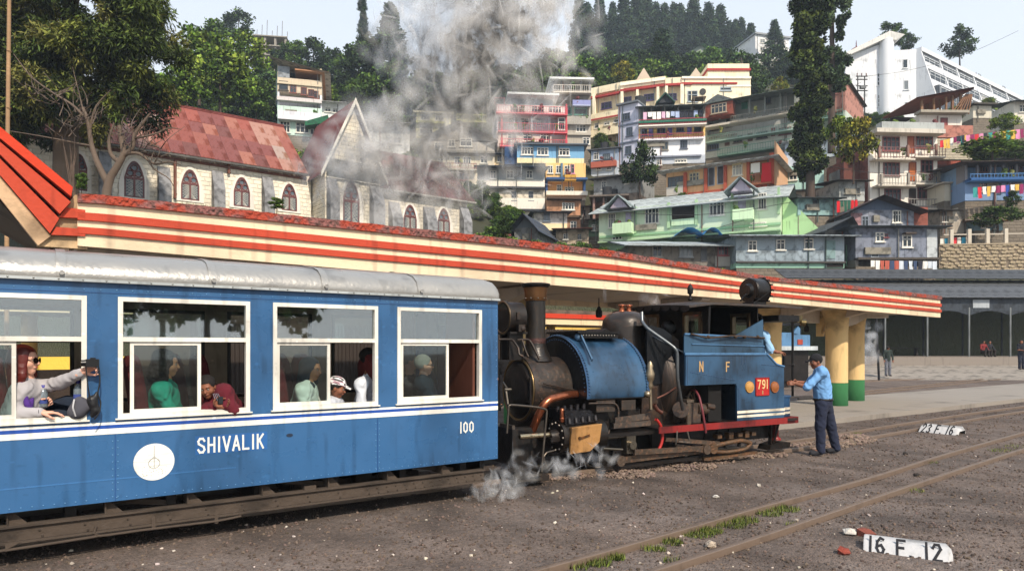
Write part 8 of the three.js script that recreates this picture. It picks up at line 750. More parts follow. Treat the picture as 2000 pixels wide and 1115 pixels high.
// J: joints in the figure's own frame; head: [centre, yaw, pitch, roll]
function person(name, label, frame, J, o) {
const org = o.origin || V(0, 0, 0), w = frame.world(org.x, org.y, org.z), t = thing('person', label, 'person', w, frame.turn), j = {}; for (const k in J) j[k] = J[k].clone().sub(org);
const s = o.s || 1, h = o.cell || 0.014, sk = SK[o.skin || 'brown'], B = [], top = [], bot = [], shoe = [];
const hc = j.head, mid = (a, b, f = 0.5) => a.clone().lerp(b, f), sm = mid(j.shA, j.shB), pel = j.pel;
const torso = [bone(pel.clone().add(V(0, -0.02 * s, 0)), mid(pel, sm, 0.55), 0.135 * s, 0.125 * s), bone(mid(pel, sm, 0.45), mid(pel, sm, 0.88), 0.125 * s, 0.118 * s), bone(j.shA, j.shB, 0.062 * s), bone(mid(j.shA, sm, 0.4), mid(pel, sm, 0.6).lerp(j.shA, 0.12), 0.085 * s), bone(mid(j.shB, sm, 0.4), mid(pel, sm, 0.6).lerp(j.shB, 0.12), 0.085 * s)], neck = bone(sm.clone().add(V(0, 0.01, 0)), mid(sm, hc, 0.75), 0.056 * s, 0.05 * s);
const trap = bone(sm, mid(sm, hc, 0.3), 0.085 * s, 0.055 * s); B.push(...torso, neck, trap); top.push(...torso, trap);
for (const q of ['A', 'B']) if (j['el' + q]) { const u = bone(j['sh' + q], j['el' + q], 0.05 * s, 0.039 * s), f = bone(j['el' + q], j['wr' + q], 0.041 * s, 0.026 * s); B.push(u, f); top.push(o.sleeve === 'short' ? bone(j['sh' + q], mid(j['sh' + q], j['el' + q], 0.85), 0.054 * s, 0.054 * s) : u); if (o.sleeve === 'long') top.push(bone(j['el' + q], mid(j['el' + q], j['wr' + q], 0.93), 0.04 * s, 0.03 * s)); if (o.sleeve === 'half') top.push(bone(mid(j['sh' + q], j['el' + q], 0.8), j['el' + q], 0.046 * s, 0.046 * s)); }
for (const q of ['A', 'B']) if (j['kn' + q]) { const hp = j['hp' + q] || pel, u = bone(hp, j['kn' + q], 0.085 * s, 0.056 * s); B.push(u); bot.push(bone(hp, j['kn' + q], 0.09 * s, 0.068 * s)); if (j['an' + q]) { B.push(bone(j['kn' + q], j['an' + q], 0.056 * s, 0.036 * s)); bot.push(bone(j['kn' + q], j['an' + q], 0.068 * s, 0.058 * s)); const toe = j['to' + q]; B.push(bone(j['an' + q], toe, 0.035 * s, 0.03 * s)); shoe.push(bone(j['an' + q].clone().add(V(0, -0.03 * s, 0)), toe, 0.042 * s, 0.036 * s)); } }
const geos = [skin(B, h, 0.035)], HM = new THREE.Matrix4().compose(hc, new THREE.Quaternion().setFromEuler(new THREE.Euler(o.pitch || 0, o.yaw || 0, o.roll || 0, 'YXZ')), V(s, s, s).multiplyScalar(o.hs || 1)); geos.push((o.far ? GEO.headFar : GEO.head).clone().applyMatrix4(HM));
for (const q of ['A', 'B']) if (o['hand' + q]) { const [d, p, c, side = 1] = o['hand' + q]; geos.push(handGeo(j['wr' + q], d, p, c, s * 0.95, side, o.far ? 0.012 : 0.0045)); } else if (j['wr' + q] && !o.nohand) { const d = j['wr' + q].clone().sub(j['el' + q]).normalize(); geos.push(handGeo(j['wr' + q], d, V(0, -1, 0.2), 0.5, s * 0.95, 1, o.far ? 0.014 : 0.006)); }
part('body', geos, sk, t);
const wr = (f, a) => (d, x, y, z) => d + (vn(x * f + 40, y * f + 60 + z * f, 999, 11) - 0.5) * a; part(o.topName || 'shirt', skin(top, h, 0.04, 0.014 * s, (d, x, y, z) => Math.max(wr(26, 0.016 * s)(d, x, y, z), o.hem !== undefined ? (o.hem - org.y) - y : -9)), o.top, t);
if (bot.length) { bot.push(bone(pel.clone().add(V(0, 0.04 * s, 0)), pel.clone().add(V(0, -0.04 * s, 0)), 0.13 * s, 0.125 * s)); part('trousers', skin(bot, h, 0.04, 0.012 * s, (d, x, y, z) => wr(22, 0.014 * s)(d, x, y, z)), o.bot, t); if (shoe.length) part('shoe', skin(shoe, o.far ? 0.015 : 0.008, 0.012, 0.004), o.shoes || M('#1c1a1a', 'cloth', { roughness: 0.5 }), t); }
const onHead = (g) => g.applyMatrix4(HM); if (o.hair) part('hair', onHead(GEO[o.hair].clone()), o.hairMat || M('#120d0b', 'plain', { roughness: 0.85 }), t);
if (!o.far) { for (const x of [-0.031, 0.031]) { const e = part('eye', onHead(tr(new THREE.SphereGeometry(0.0098, 10, 8), x, 0.007, 0.079)), M('#8f877f', 'plain', { roughness: 0.3 }), t); part('iris', onHead(tr(new THREE.SphereGeometry(0.006, 8, 6), x, 0.007, 0.0848)), M('#20140e', 'plain', { roughness: 0.2 }), e); } part('eyebrow', [-1, 1].map((q) => onHead(bar(V(q * 0.018, 0.031, 0.09), V(q * 0.046, 0.032, 0.08), 0.007, 0.005))), o.hairMat || M('#17120f', 'plain'), t); part('lips', onHead(skin([bone(V(-0.019, -0.05, 0.087), V(0, -0.0485, 0.094), 0.004, 0.006), bone(V(0, -0.0485, 0.094), V(0.019, -0.05, 0.087), 0.006, 0.004)], 0.003, 0.006)), M(o.lips || '#7a4038', 'plain', { roughness: 0.5 }), t); }
if (o.glasses) part('sunglasses', [-1, 1].flatMap((q) => [onHead(tr(new THREE.CylinderGeometry(0.026, 0.024, 0.006, 18).rotateX(Math.PI / 2).scale(1.1, 0.9, 1).rotateY(q * 0.25), q * 0.034, 0.006, 0.1)), onHead(bar(V(q * 0.062, 0.012, 0.09), V(q * 0.08, 0.012, -0.01), 0.008, 0.004))]).concat([onHead(bar(V(-0.012, 0.012, 0.108), V(0.012, 0.012, 0.108), 0.006))]), M('#0c0a0a', 'plain', { roughness: 0.1 }), t);
if (o.cap) { const dome = nets((x, y, z) => Math.max(ell(x, y, z, 0, 0.045, -0.012, 0.092, 0.1, 0.112), 0.045 - y - Math.max(0, -z) * 0.25), [-0.12, 0, -0.15], [0.12, 0.17, 0.13], 0.008); const cp = part('cap', onHead(dome), o.cap, t); part('cap_peak', onHead(skin([bone(V(-0.05, 0.048, 0.08), V(-0.035, 0.036, 0.155), 0.012, 0.008), bone(V(0.05, 0.048, 0.08), V(0.035, 0.036, 0.155), 0.012, 0.008), bone(V(0, 0.052, 0.09), V(0, 0.04, 0.168), 0.014, 0.008), bone(V(-0.035, 0.036, 0.155), V(0.035, 0.036, 0.155), 0.008)], 0.006, 0.02)), o.capPeak || o.cap, cp); }
return t;
}
{
const c = (px, py, z) => carW.v(px, py, z), maroon = M('#5a1522', 'cloth'), hair = M('#120d0b', 'plain', { roughness: 0.85 });
// woman leaning at the first window with a camera held out
const w1 = person('person', 'woman with long red hair and sunglasses holding a camera out of the window', carW, { pel: c(35, 838, 0.72), shA: c(38, 766, 0.94), shB: c(66, 760, 0.68), head: c(46, 705, 0.86), elB: c(118, 747, 0.92), wrB: c(157, 728, 1.11), elA: c(24, 806, 0.98), wrA: c(78, 806, 1.06), knA: c(120, 815, 0.7), hpA: c(40, 835, 0.75) }, { origin: c(35, 838, 0.72), skin: 'fair', sleeve: 'long', top: M('#a9a6a8', 'cloth'), bot: M('#222a3a', 'cloth'), hair: 'long', hairMat: M('#5a1a12', 'plain', { roughness: 0.4 }), yaw: 1.15, pitch: 0.02, glasses: true, lips: '#b0483c', hs: 1.02, handB: [V(0.85, 0.5, 0.1), V(0.2, -0.6, 0.7), 1.1, -1], handA: [V(1, -0.03, 0.1), V(0, -1, 0), 0.35, 1], topName: 'jumper' });
{ const o = w1.position.clone(); const sc = skin([bone(c(40, 752, 0.95), c(52, 790, 1.0), 0.028, 0.02), bone(c(52, 790, 1.0), c(60, 806, 1.0), 0.02, 0.018), bone(c(62, 750, 0.85), c(58, 795, 0.98), 0.026, 0.02), bone(c(38, 750, 0.9), c(60, 748, 0.86), 0.03)].map((b) => b), 0.009, 0.02); sc.translate(-c(35, 838, 0.72).x, -c(35, 838, 0.72).y, -0.72); part('scarf', sc, M('#4a2a7a', 'cloth'), w1); part('bracelet', new THREE.TorusGeometry(0.031, 0.005, 6, 16).rotateY(Math.PI / 2).translate(...c(74, 806, 1.06).sub(c(35, 838, 0.72)).toArray()), M('#1a1418', 'plain'), w1); }
const cm = c(180, 709, 1.17), cw = carW.world(cm.x, cm.y, cm.z), cam = thing('camera', 'small black camera in the outstretched hand of the red-haired woman', 'camera', cw, carW.turn), bk = M('#111112', 'plain', { roughness: 0.35 }); part('camera_body', box(-0.052, -0.033, -0.02, 0.045, 0.033, 0.03), bk, cam); part('lens', cyl(V(-0.085, 0, 0.005), V(-0.05, 0, 0.005), 0.026, 0.03, 18), bk, cam); part('viewfinder', box(-0.02, 0.0335, -0.012, 0.02, 0.045, 0.02), bk, cam);
part('strap', [tube([V(0.04, -0.02, 0), V(0.05, -0.15, 0.01), V(0.035, -0.26, 0.02), V(0.055, -0.33, 0.02), V(0.045, -0.41, 0.03), V(0.01, -0.47, 0.03)], 0.006, 5), tube([V(-0.05, -0.03, 0.0), V(-0.035, -0.2, 0.02), V(-0.02, -0.3, 0.02)], 0.005, 5)], bk, cam);
const bag = thing('camera_bag', 'grey and black shoulder bag hanging out over the first window sill', 'bag', carW.world(...c(160, 795, 1.08).toArray()), carW.turn); part('bag_body', skin([bone(V(-0.05, -0.04, -0.02), V(-0.02, 0.04, 0.0), 0.06, 0.05), bone(V(-0.02, -0.03, 0.0), V(0.05, 0.02, 0.02), 0.055, 0.04)], 0.009, 0.04), M('#4a4a52', 'cloth'), bag); part('bag_flap', skin([bone(V(0.06, 0.06, 0.05), V(0.09, -0.03, 0.05), 0.035, 0.028), bone(V(0.09, -0.03, 0.05), V(0.07, -0.07, 0.05), 0.03, 0.02), bone(V(0.1, 0.12, 0.05), V(0.075, 0.03, 0.05), 0.012, 0.03)], 0.007, 0.03), M('#141416', 'cloth', { roughness: 0.5 }), bag); part('piping', tube([V(-0.06, 0.07, 0.04), V(-0.07, 0.0, 0.06), V(-0.05, -0.07, 0.04)], 0.007, 6), M('#b8b8ba', 'plain'), bag);
const w2 = person('person', 'second passenger half behind the first sliding pane, holding a water bottle', carW, { pel: c(10, 838, 0.3), shA: c(8, 770, 0.52), shB: c(20, 765, 0.2), head: c(6, 712, 0.36), elA: c(40, 812, 0.6), wrA: c(74, 796, 0.82), elB: c(30, 810, 0.2), wrB: c(60, 830, 0.3), knA: c(95, 812, 0.4), hpA: c(12, 835, 0.35), knB: c(130, 790, 0.5), hpB: c(20, 838, 0.3) }, { origin: c(10, 838, 0.3), skin: 'fair', sleeve: 'half', top: M('#7a7a80', 'cloth'), bot: M('#1f2a3c', 'cloth'), hair: 'short', hairMat: hair, yaw: 1.4, handA: [V(0.7, 0.5, 0.2), V(0.2, 0.1, 0.9), 1.0, 1] });
const bottle = (px, py, z, lab) => { const b = thing('water_bottle', lab, 'bottle', carW.world(...c(px, py, z).toArray()), carW.turn); part('bottle_body', lathe([[0, 0], [0.032, 0.002], [0.034, 0.02], [0.031, 0.05], [0.034, 0.08], [0.034, 0.12], [0.022, 0.15], [0.013, 0.165], [0.013, 0.175]], 18), new THREE.MeshPhysicalMaterial({ color: 0xcfe0ea, transmission: 0.8, roughness: 0.1, thickness: 0 }), b); part('bottle_cap', lathe([[0.0155, 0.172], [0.0155, 0.195], [0, 0.196]], 14), M('#2a2a8a', 'plain', { roughness: 0.4 }), b); part('bottle_label', lathe([[0.0345, 0.04], [0.0345, 0.08]], 18), M('#3a4a8a', 'plain'), b); return b; }; bottle(83, 797, 0.86, 'water bottle with blue cap held up in a hand by the red-haired woman'); bottle(151, 788, 0.98, 'water bottle with blue cap standing in the bag at the window frame');
// second window
person('person', 'woman in a teal top with dark curly hair behind the second sliding pane', carW, { pel: c(322, 838, 0.5), shA: c(312, 764, 0.72), shB: c(326, 760, 0.38), head: c(325, 712, 0.56), elA: c(336, 808, 0.75), wrA: c(370, 818, 0.7), elB: c(345, 808, 0.35), wrB: c(375, 820, 0.45), knA: c(400, 828, 0.6) }, { origin: c(322, 838, 0.5), skin: 'tan', sleeve: 'half', top: M('#2aa890', 'cloth'), bot: M('#2a2a34', 'cloth'), hair: 'curly', hairMat: hair, yaw: 1.35, pitch: 0.08, lips: '#8a4038' });
const ph = person('person', 'man in a maroon jumper leaning on the second window sill with a phone', carW, { pel: c(470, 838, 0.62), shA: c(440, 767, 0.98), shB: c(415, 775, 0.74), head: c(404, 757, 0.94), elA: c(455, 800, 1.04), wrA: c(438, 792, 1.07), elB: c(402, 802, 0.98), wrB: c(420, 794, 1.06) }, { origin: c(470, 838, 0.62), skin: 'brown', sleeve: 'long', top: maroon, hair: 'short', hairMat: hair, yaw: -0.45, pitch: 0.35, roll: 0.15, hs: 0.92, s: 0.95, handA: [V(-0.9, 0.2, 0.2), V(0, 0.5, 0.6), 0.8, -1], handB: [V(0.9, 0.1, 0.2), V(0, 0.6, 0.6), 0.8, 1], topName: 'jumper' }); { const oo = c(470, 838, 0.62); part('knit_pattern', [0, 1, 2, 3].map((i) => bar(c(414 + i * 3, 768, 0.995).sub(oo).add(V(0, 0, 0.03)), c(420 + i * 5, 788, 1.0).sub(oo).add(V(0, 0, 0.035)), 0.004, 0.003)), M('#8c8c98', 'cloth'), ph); }
const pw = c(429, 783, 1.1), phone = thing('phone', 'small dark phone in the hands of the man in maroon', 'phone', carW.world(pw.x, pw.y, pw.z), carW.turn + 0.3); part('phone_body', box(-0.022, -0.03, -0.006, 0.026, 0.04, 0.006), bk, phone); part('phone_screen', box(-0.018, -0.022, 0.0062, 0.022, 0.036, 0.0075), M('#2a3034', 'plain', { roughness: 0.1 }), phone);
// third window
person('person', 'woman in a white top with a dark scarf over her head behind the third pane', carW, { pel: c(590, 828, 0.55), shA: c(590, 765, 0.78), shB: c(604, 760, 0.42), head: c(607, 722, 0.6), elA: c(596, 805, 0.82), wrA: c(618, 795, 0.85), elB: c(620, 800, 0.4), wrB: c(640, 800, 0.55) }, { origin: c(590, 828, 0.55), skin: 'tan', sleeve: 'short', top: M('#f0efe6', 'cloth'), hair: 'scarf', hairMat: M('#27303a', 'cloth'), yaw: 0.95, pitch: 0.12, lips: '#8a4038' });
person('person', 'boy in a black and white checked cap at the third window', carW, { pel: c(645, 838, 0.72), shA: c(645, 790, 0.9), shB: c(660, 788, 0.66), head: c(657, 758, 0.84), elA: c(650, 815, 0.95), wrA: c(668, 815, 0.95), elB: c(668, 815, 0.7), wrB: c(680, 815, 0.8) }, { origin: c(645, 838, 0.72), skin: 'brown', sleeve: 'short', top: M('#b8bcc4', 'cloth'), s: 0.78, hs: 1.15, yaw: 1.1, pitch: 0.3, hair: 'short', cap: new THREE.MeshStandardMaterial({ roughness: 1, map: tex(64, (u, v) => { const a = ((u * 8 | 0) + (v * 8 | 0)) % 2, n = fbm(u, v, 6, 2, 4); return a ? 0.75 : n > 0.5 ? 0.08 : [0.35, 0.2, 0.24]; }, 0.22) }) });
person('person', 'passenger in a white shirt with dark hair at the edge of the third window', carW, { pel: c(712, 830, 0.5), shA: c(705, 752, 0.72), shB: c(735, 750, 0.42), head: c(722, 702, 0.55), elA: c(705, 800, 0.78), wrA: c(722, 815, 0.85), elB: c(740, 800, 0.4), wrB: c(740, 815, 0.5) }, { origin: c(712, 830, 0.5), skin: 'brown', sleeve: 'long', top: M('#d4dae4', 'cloth'), hair: 'short', hairMat: hair, yaw: 0.9 });
// fourth window
person('person', 'older man in dark jacket and sunglasses behind the fourth pane', carW, { pel: c(835, 815, 0.5), shA: c(822, 750, 0.74), shB: c(832, 748, 0.4), head: c(828, 714, 0.58), elA: c(846, 788, 0.76), wrA: c(872, 790, 0.8), elB: c(850, 790, 0.38), wrB: c(875, 792, 0.5), knA: c(885, 800, 0.6) }, { origin: c(835, 815, 0.5), skin: 'fair', sleeve: 'long', top: M('#1f2c3a', 'cloth'), bot: M('#2a2a30', 'cloth'), hair: 'short', hairMat: M('#a8a49e', 'plain'), yaw: 1.3, glasses: true, topName: 'jacket' });
person('person', 'pale-faced passenger sitting behind the older man at the fourth window', carW, { pel: c(800, 815, 0.1), shA: c(796, 750, 0.3), shB: c(806, 748, 0.0), head: c(799, 706, 0.16), elA: c(806, 785, 0.3), wrA: c(826, 795, 0.3), elB: c(810, 785, -0.05), wrB: c(830, 795, 0.0) }, { origin: c(800, 815, 0.1), skin: 'fair', sleeve: 'long', top: M('#4a4448', 'cloth'), hair: 'short', hairMat: M('#8a8680', 'plain'), yaw: 1.3 });
}
{ // the man in blue at the rear of the locomotive, facing it, hands on the post
const f = new Wall(P(1606, 0, 11.4).setY(0), 0), q = (px, py, z = 0) => f.v(px, py, z), gz = 0.02;
person('person', 'man in light blue shirt and black cap working at the locomotive rear', f, { pel: q(1609, 786), shA: q(1607, 727, 0.17), shB: q(1601, 726, -0.17), head: q(1594, 707), elA: q(1577, 756, 0.2), wrA: q(1553, 749, 0.1), elB: q(1580, 749, -0.16), wrB: q(1557, 746, -0.06), hpA: q(1606, 790, 0.08), hpB: q(1614, 790, -0.08), knA: q(1603, 832, 0.09), knB: q(1624, 832, -0.1), anA: q(1604, 877, 0.1).setY(0.09), toA: q(1586, 884, 0.1).setY(0.045), anB: q(1634, 874, -0.1).setY(0.1), toB: q(1618, 880, -0.1).setY(0.06) }, { skin: 'brown', sleeve: 'half', top: M('#6f9fd0', 'cloth'), bot: M('#20263a', 'cloth'), hair: 'short', cap: M('#1a1a1e', 'cloth'), yaw: -1.5, pitch: 0.2, hs: 0.98, cell: 0.011, hem: q(1609, 779).y, handA: [V(-1, 0.02, -0.1), V(0, -0.3, -1), 1.0, 1], handB: [V(-1, 0, 0.1), V(0, -0.3, 1), 1.0, -1], shoes: M('#2c2c30', 'cloth') }).children.find((c) => c.name === 'trousers').add((() => { const b = new THREE.Mesh(fix(new THREE.TorusGeometry(0.148, 0.018, 8, 28).rotateX(Math.PI / 2).scale(1, 1, 1)), M('#15120f', 'plain', { roughness: 0.5 })); b.name = 'belt'; const w = q(1608, 780); b.position.copy(w); return b; })());
// the driver's arm and side behind the cab sheet
const d = (px, py, z) => locW.v(px, py, z); person('person', 'driver in light blue shirt leaning from the locomotive cab, one arm out', locW, { pel: d(1478, 720, 0.4), shA: d(1495, 657, 0.6), shB: d(1480, 657, 0.25), head: d(1482, 628, 0.42), elA: d(1505, 684, 0.72), wrA: d(1520, 688, 0.8), elB: d(1475, 690, 0.2), wrB: d(1490, 700, 0.1) }, { origin: d(1478, 720, 0.4), skin: 'brown', sleeve: 'half', top: M('#8fb8dc', 'cloth'), hair: 'short', yaw: 1.4, handA: [V(1, -0.05, 0.1), V(0, -1, 0), 0.5, 1] });
const far = (label, px, pTop, pFeet, Z, o, pose) => { const fr = new Wall(P(px, 0, Z).setY(0), o.turn || 0), y0 = P(px, pFeet, Z).y, H = P(px, pTop, Z).y - y0, u = H / 1.72, a = (x, y, z) => V(x * u, y0 + y * u, z * u); const J = { pel: a(0, 0.95, 0), shA: a(0.17, 1.42, 0), shB: a(-0.17, 1.42, 0), head: a(0, 1.6, 0.02), elA: a(0.25, 1.16, 0.02), wrA: a(0.24, 0.93, 0.1), elB: a(-0.25, 1.16, 0.02), wrB: a(-0.24, 0.93, 0.1), hpA: a(0.09, 0.92, 0), hpB: a(-0.09, 0.92, 0), knA: a(0.1, 0.5, 0.03), knB: a(-0.1, 0.5, 0.03), anA: a(0.1, 0.09, 0), anB: a(-0.1, 0.09, 0), toA: a(0.12, 0.05, 0.14), toB: a(-0.12, 0.05, 0.14) }; for (const k in pose || {}) J[k] = a(...pose[k]); return person('person', label, fr, J, { far: true, cell: 0.02, s: u, skin: 'brown', hair: 'short', ...o, origin: a(0, 0, 0) }); };
far('man in dark jacket and grey trousers with his back turned, near the thin post', 1735, 676, 735, 38, { turn: -0.4, top: M('#2a3430', 'cloth'), bot: M('#6a6c74', 'cloth'), sleeve: 'long', yaw: 2.2, topName: 'jacket' });
far('person in dark clothes standing at the right edge before the shed', 1996, 664, 722, 35, { turn: -0.2, top: M('#1c1e26', 'cloth'), bot: M('#262a38', 'cloth'), sleeve: 'short', yaw: -0.6 }, { elA: [0.24, 1.15, 0.08], wrA: [0.05, 1.1, 0.25], elB: [-0.24, 1.15, 0.08], wrB: [-0.05, 1.12, 0.25] });
far('walker in a pink top and pale trousers striding beyond the platform', 1570, 683, 727, 48, { turn: -0.1, top: M('#c06a9a', 'cloth'), bot: M('#a8bcd8', 'cloth'), sleeve: 'long', yaw: -1.2 }, { knA: [0.25, 0.52, 0.05], anA: [0.42, 0.12, 0], toA: [0.52, 0.06, 0.02], knB: [-0.22, 0.52, 0], anB: [-0.4, 0.12, 0], toB: [-0.3, 0.05, 0] });
far('person in dark coat on the platform, face just above the smokebox', 986, 688, 795, 13.4, { turn: 0, top: M('#16161a', 'cloth'), bot: M('#1c1c22', 'cloth'), sleeve: 'long', skin: 'tan', yaw: 0.3, topName: 'coat' });
for (const [px, lab, c1, yw] of [[1922, 'seated figure in red, left of the pair resting under the shed roof', '#7a2a2a', 0.4], [1934, 'seated figure in dark clothes, right of the pair under the shed roof', '#26262c', -0.5]]) far(lab, px, 656, 697, 43.3, { turn: 0, s: 0.8, top: M(c1, 'cloth'), bot: M('#2c2624', 'cloth'), sleeve: 'long', yaw: yw }, { pel: [0, 0.42, -0.1], shA: [0.2, 0.95, 0], shB: [-0.2, 0.95, 0], head: [0, 1.2, 0.05], elA: [0.28, 0.66, 0.12], wrA: [0.2, 0.55, 0.35], elB: [-0.28, 0.66, 0.12], wrB: [-0.2, 0.55, 0.35], hpA: [0.1, 0.4, -0.05], hpB: [-0.1, 0.4, -0.05], knA: [0.14, 0.5, 0.45], knB: [-0.14, 0.5, 0.45], anA: [0.14, 0.1, 0.4], anB: [-0.14, 0.1, 0.4], toA: [0.15, 0.05, 0.52], toB: [-0.15, 0.05, 0.52] });
}
// ================================================================ small things on the ground, smoke
{ // painted concrete marker blocks lettered for clearances
const blk = (label, pts, txt, name) => { const a = onGround(...pts[0]), b = onGround(...pts[1]), d = b.clone().sub(a), L = d.length(), turn = Math.atan2(-d.z, d.x), t = thing('marker_block', label, 'marker', a, turn), dep = pts[2], hh = pts[3]; const g = strip([0, 0.02, 0.5, 0.94, 1].map((k, i) => { const e = i === 4 ? 0.5 : i === 0 ? 0.94 : 1; return [V(L * k, -0.03, dep * 0.4 - dep * 0.4 * (1 - e)), V(L * k, hh * e, dep * 0.1), V(L * k, hh * 1.15 * e, -dep * 0.35), V(L * k, -0.03, -dep * 0.6 + dep * 0.5 * (1 - e))]; })); part('block', g, M('#bcbfc4', 'grime'), t); part('block_end', strip([[V(0, -0.03, dep * 0.38), V(0, -0.03, -dep * 0.5)], [V(0, hh * 0.94, dep * 0.1), V(0, hh * 1.08, -dep * 0.33)]]), M('#c4c8ce', 'grime'), t);
const [lg, w] = letters(txt, dep * 0.36, null, 0.004), m = merge(lg); const sl = Math.atan2(dep * 0.3, hh); m.scale((L * 0.86) / w, 1.15, 1); m.applyMatrix4(new THREE.Matrix4().makeRotationX(-Math.atan2(0.3 * dep, hh + 0.03))); part('lettering', tr(m, L * 0.06, 0.0, dep * 0.4 - 0.3 * dep * 0.03 / (hh + 0.03) + 0.004), M('#1c1c20', 'plain'), t); return t; };
blk('white marker block lettered 16 F. 12 in the foreground dirt', [[1688, 1070], [1862, 1092], 0.4, 0.08], '16 F. 12'); blk('white marker block lettered 23 F. 16 beyond the rails at right', [[1803, 842], [1878, 849], 0.6, 0.13], '23 F. 16'); }
const stoneG = (seed, s = 1) => { const r = rng(seed), g = new THREE.IcosahedronGeometry(s, 0), p = g.attributes.position, m = new Map(); for (let i = 0; i < p.count; i++) { const k = [p.getX(i), p.getY(i), p.getZ(i)].map((v) => v.toFixed(3)).join(); if (!m.has(k)) m.set(k, 0.65 + 0.6 * r()); const f = m.get(k); p.setXYZ(i, p.getX(i) * f, p.getY(i) * f * 0.7, p.getZ(i) * f); } g.computeVertexNormals(); return g; };
function scatter(name, label, geo, mat, list, seed, tint = 0.35) { const r = rng(seed), im = new THREE.InstancedMesh(fix(geo), mat, list.length), o = new THREE.Object3D(), c = new THREE.Color(); list.forEach(([x, y, z, s]) => 0); list.forEach(([x, y, z, s], i) => { o.position.set(x, y, z); o.rotation.set(r() * 0.6, r() * 6.3, r() * 0.6); o.scale.setScalar(s); o.updateMatrix(); im.setMatrixAt(i, o.matrix); const f = 1 - tint + 2 * tint * r(); im.setColorAt(i, c.setRGB(f, f * (0.92 + 0.1 * r()), f * (0.86 + 0.14 * r()))); }); im.name = numbered(name); im.castShadow = im.receiveShadow = true; scene.add(im); return tag(im, label, 'stones', null, 'stuff'); }
{ const r = rng(71), fine = [], ball = [], pale = []; for (let i = 0; i < 110000; i++) { const Z = 3.2 + Math.pow(r(), 1.7) * 20, X = (r() * 1.7 - 0.85) * Z; if (X * -0.568 + Z * 0.823 > 8.8) continue; const dens = fbm(X / 3 + 20, Z / 3 + 20, 64, 3, 251); if (r() > dens * 1.5 - 0.2) continue; fine.push([X, 0.004, -Z, (0.004 + 0.014 * r() ** 4) * (0.8 + Z / 20)]); }
const near = (px, py, sx, sy, n, s0, s1, list, pile = 0) => { for (let i = 0; i < n; i++) { const a = r() * 6.28, q = Math.sqrt(r()), p = onGround(px + Math.cos(a) * q * sx, py + Math.sin(a) * q * sy); list.push([p.x, 0.01 + pile * (1 - q * q) * r(), p.z, s0 + (s1 - s0) * r()]); } };
for (let i = 0; i <= 40; i++) near(lerp(1010, 1420, i / 40), lerp(942, 902, i / 40) - 2, 26, 7, 34, 0.012, 0.026, ball, 0.02); near(1330, 912, 70, 10, 420, 0.014, 0.03, ball, 0.05); near(1225, 928, 60, 8, 400, 0.014, 0.03, ball, 0.05); near(1665, 860, 45, 9, 500, 0.025, 0.05, ball, 0.08); near(1600, 872, 60, 7, 260, 0.02, 0.045, ball, 0.03); near(1480, 890, 60, 6, 200, 0.02, 0.04, ball, 0.03);
for (let i = 0; i < 420; i++) { const Z = 4 + r() * r() * 14, X = (r() * 1.6 - 0.7) * Z; if (X * -0.568 + Z * 0.823 > 7.2) continue; pale.push([X, 0.006, -Z, 0.008 + 0.02 * r() * r()]); }
scatter('gravel', 'cinders and small grit strewn over the yard', stoneG(1), M('#5d5048', 'plain', { roughness: 0.95 }), fine, 3, 0.5); scatter('ballast', 'reddish-brown ballast stones heaped along the track', stoneG(2), M('#75655b', 'plain', { roughness: 0.95 }), ball, 4, 0.4); scatter('pebbles', 'scattered pale pebbles and bits of litter', stoneG(3), M('#b8aea4', 'plain', { roughness: 0.95 }), pale, 5, 0.3);
for (const [px, py, s, c, lab] of [[1660, 1044, 0.075, '#c8c6c2', 'white stone left of the lettered block in the foreground'], [1692, 1046, 0.1, '#7a443a', 'reddish brick lump touching the foreground lettered block'], [1648, 1082, 0.06, '#8a3e30', 'small red brick fragment in front of the foreground block'], [1398, 972, 0.045, '#d4d2ce', 'white pebble alone on the open dirt between the tracks'], [1387, 1068, 0.06, '#c9bcae', 'pale stone between the foreground rails'], [1770, 888, 0.05, '#3a3430', 'dark clinker lump between the right rails'], [1790, 930, 0.05, '#3a332e', 'dark lump of coal near the right rails'], [1483, 950, 0.04, '#c9c4bc', 'small pale stone left of the foreground rails'], [1555, 1020, 0.04, '#b8aca0', 'pale stone right of the foreground rails']]) { const p = onGround(px, py); solo('stone', stoneG(px, s), M(c, 'grime'), lab, 'stone', p.setY(s * 0.3), px); } }
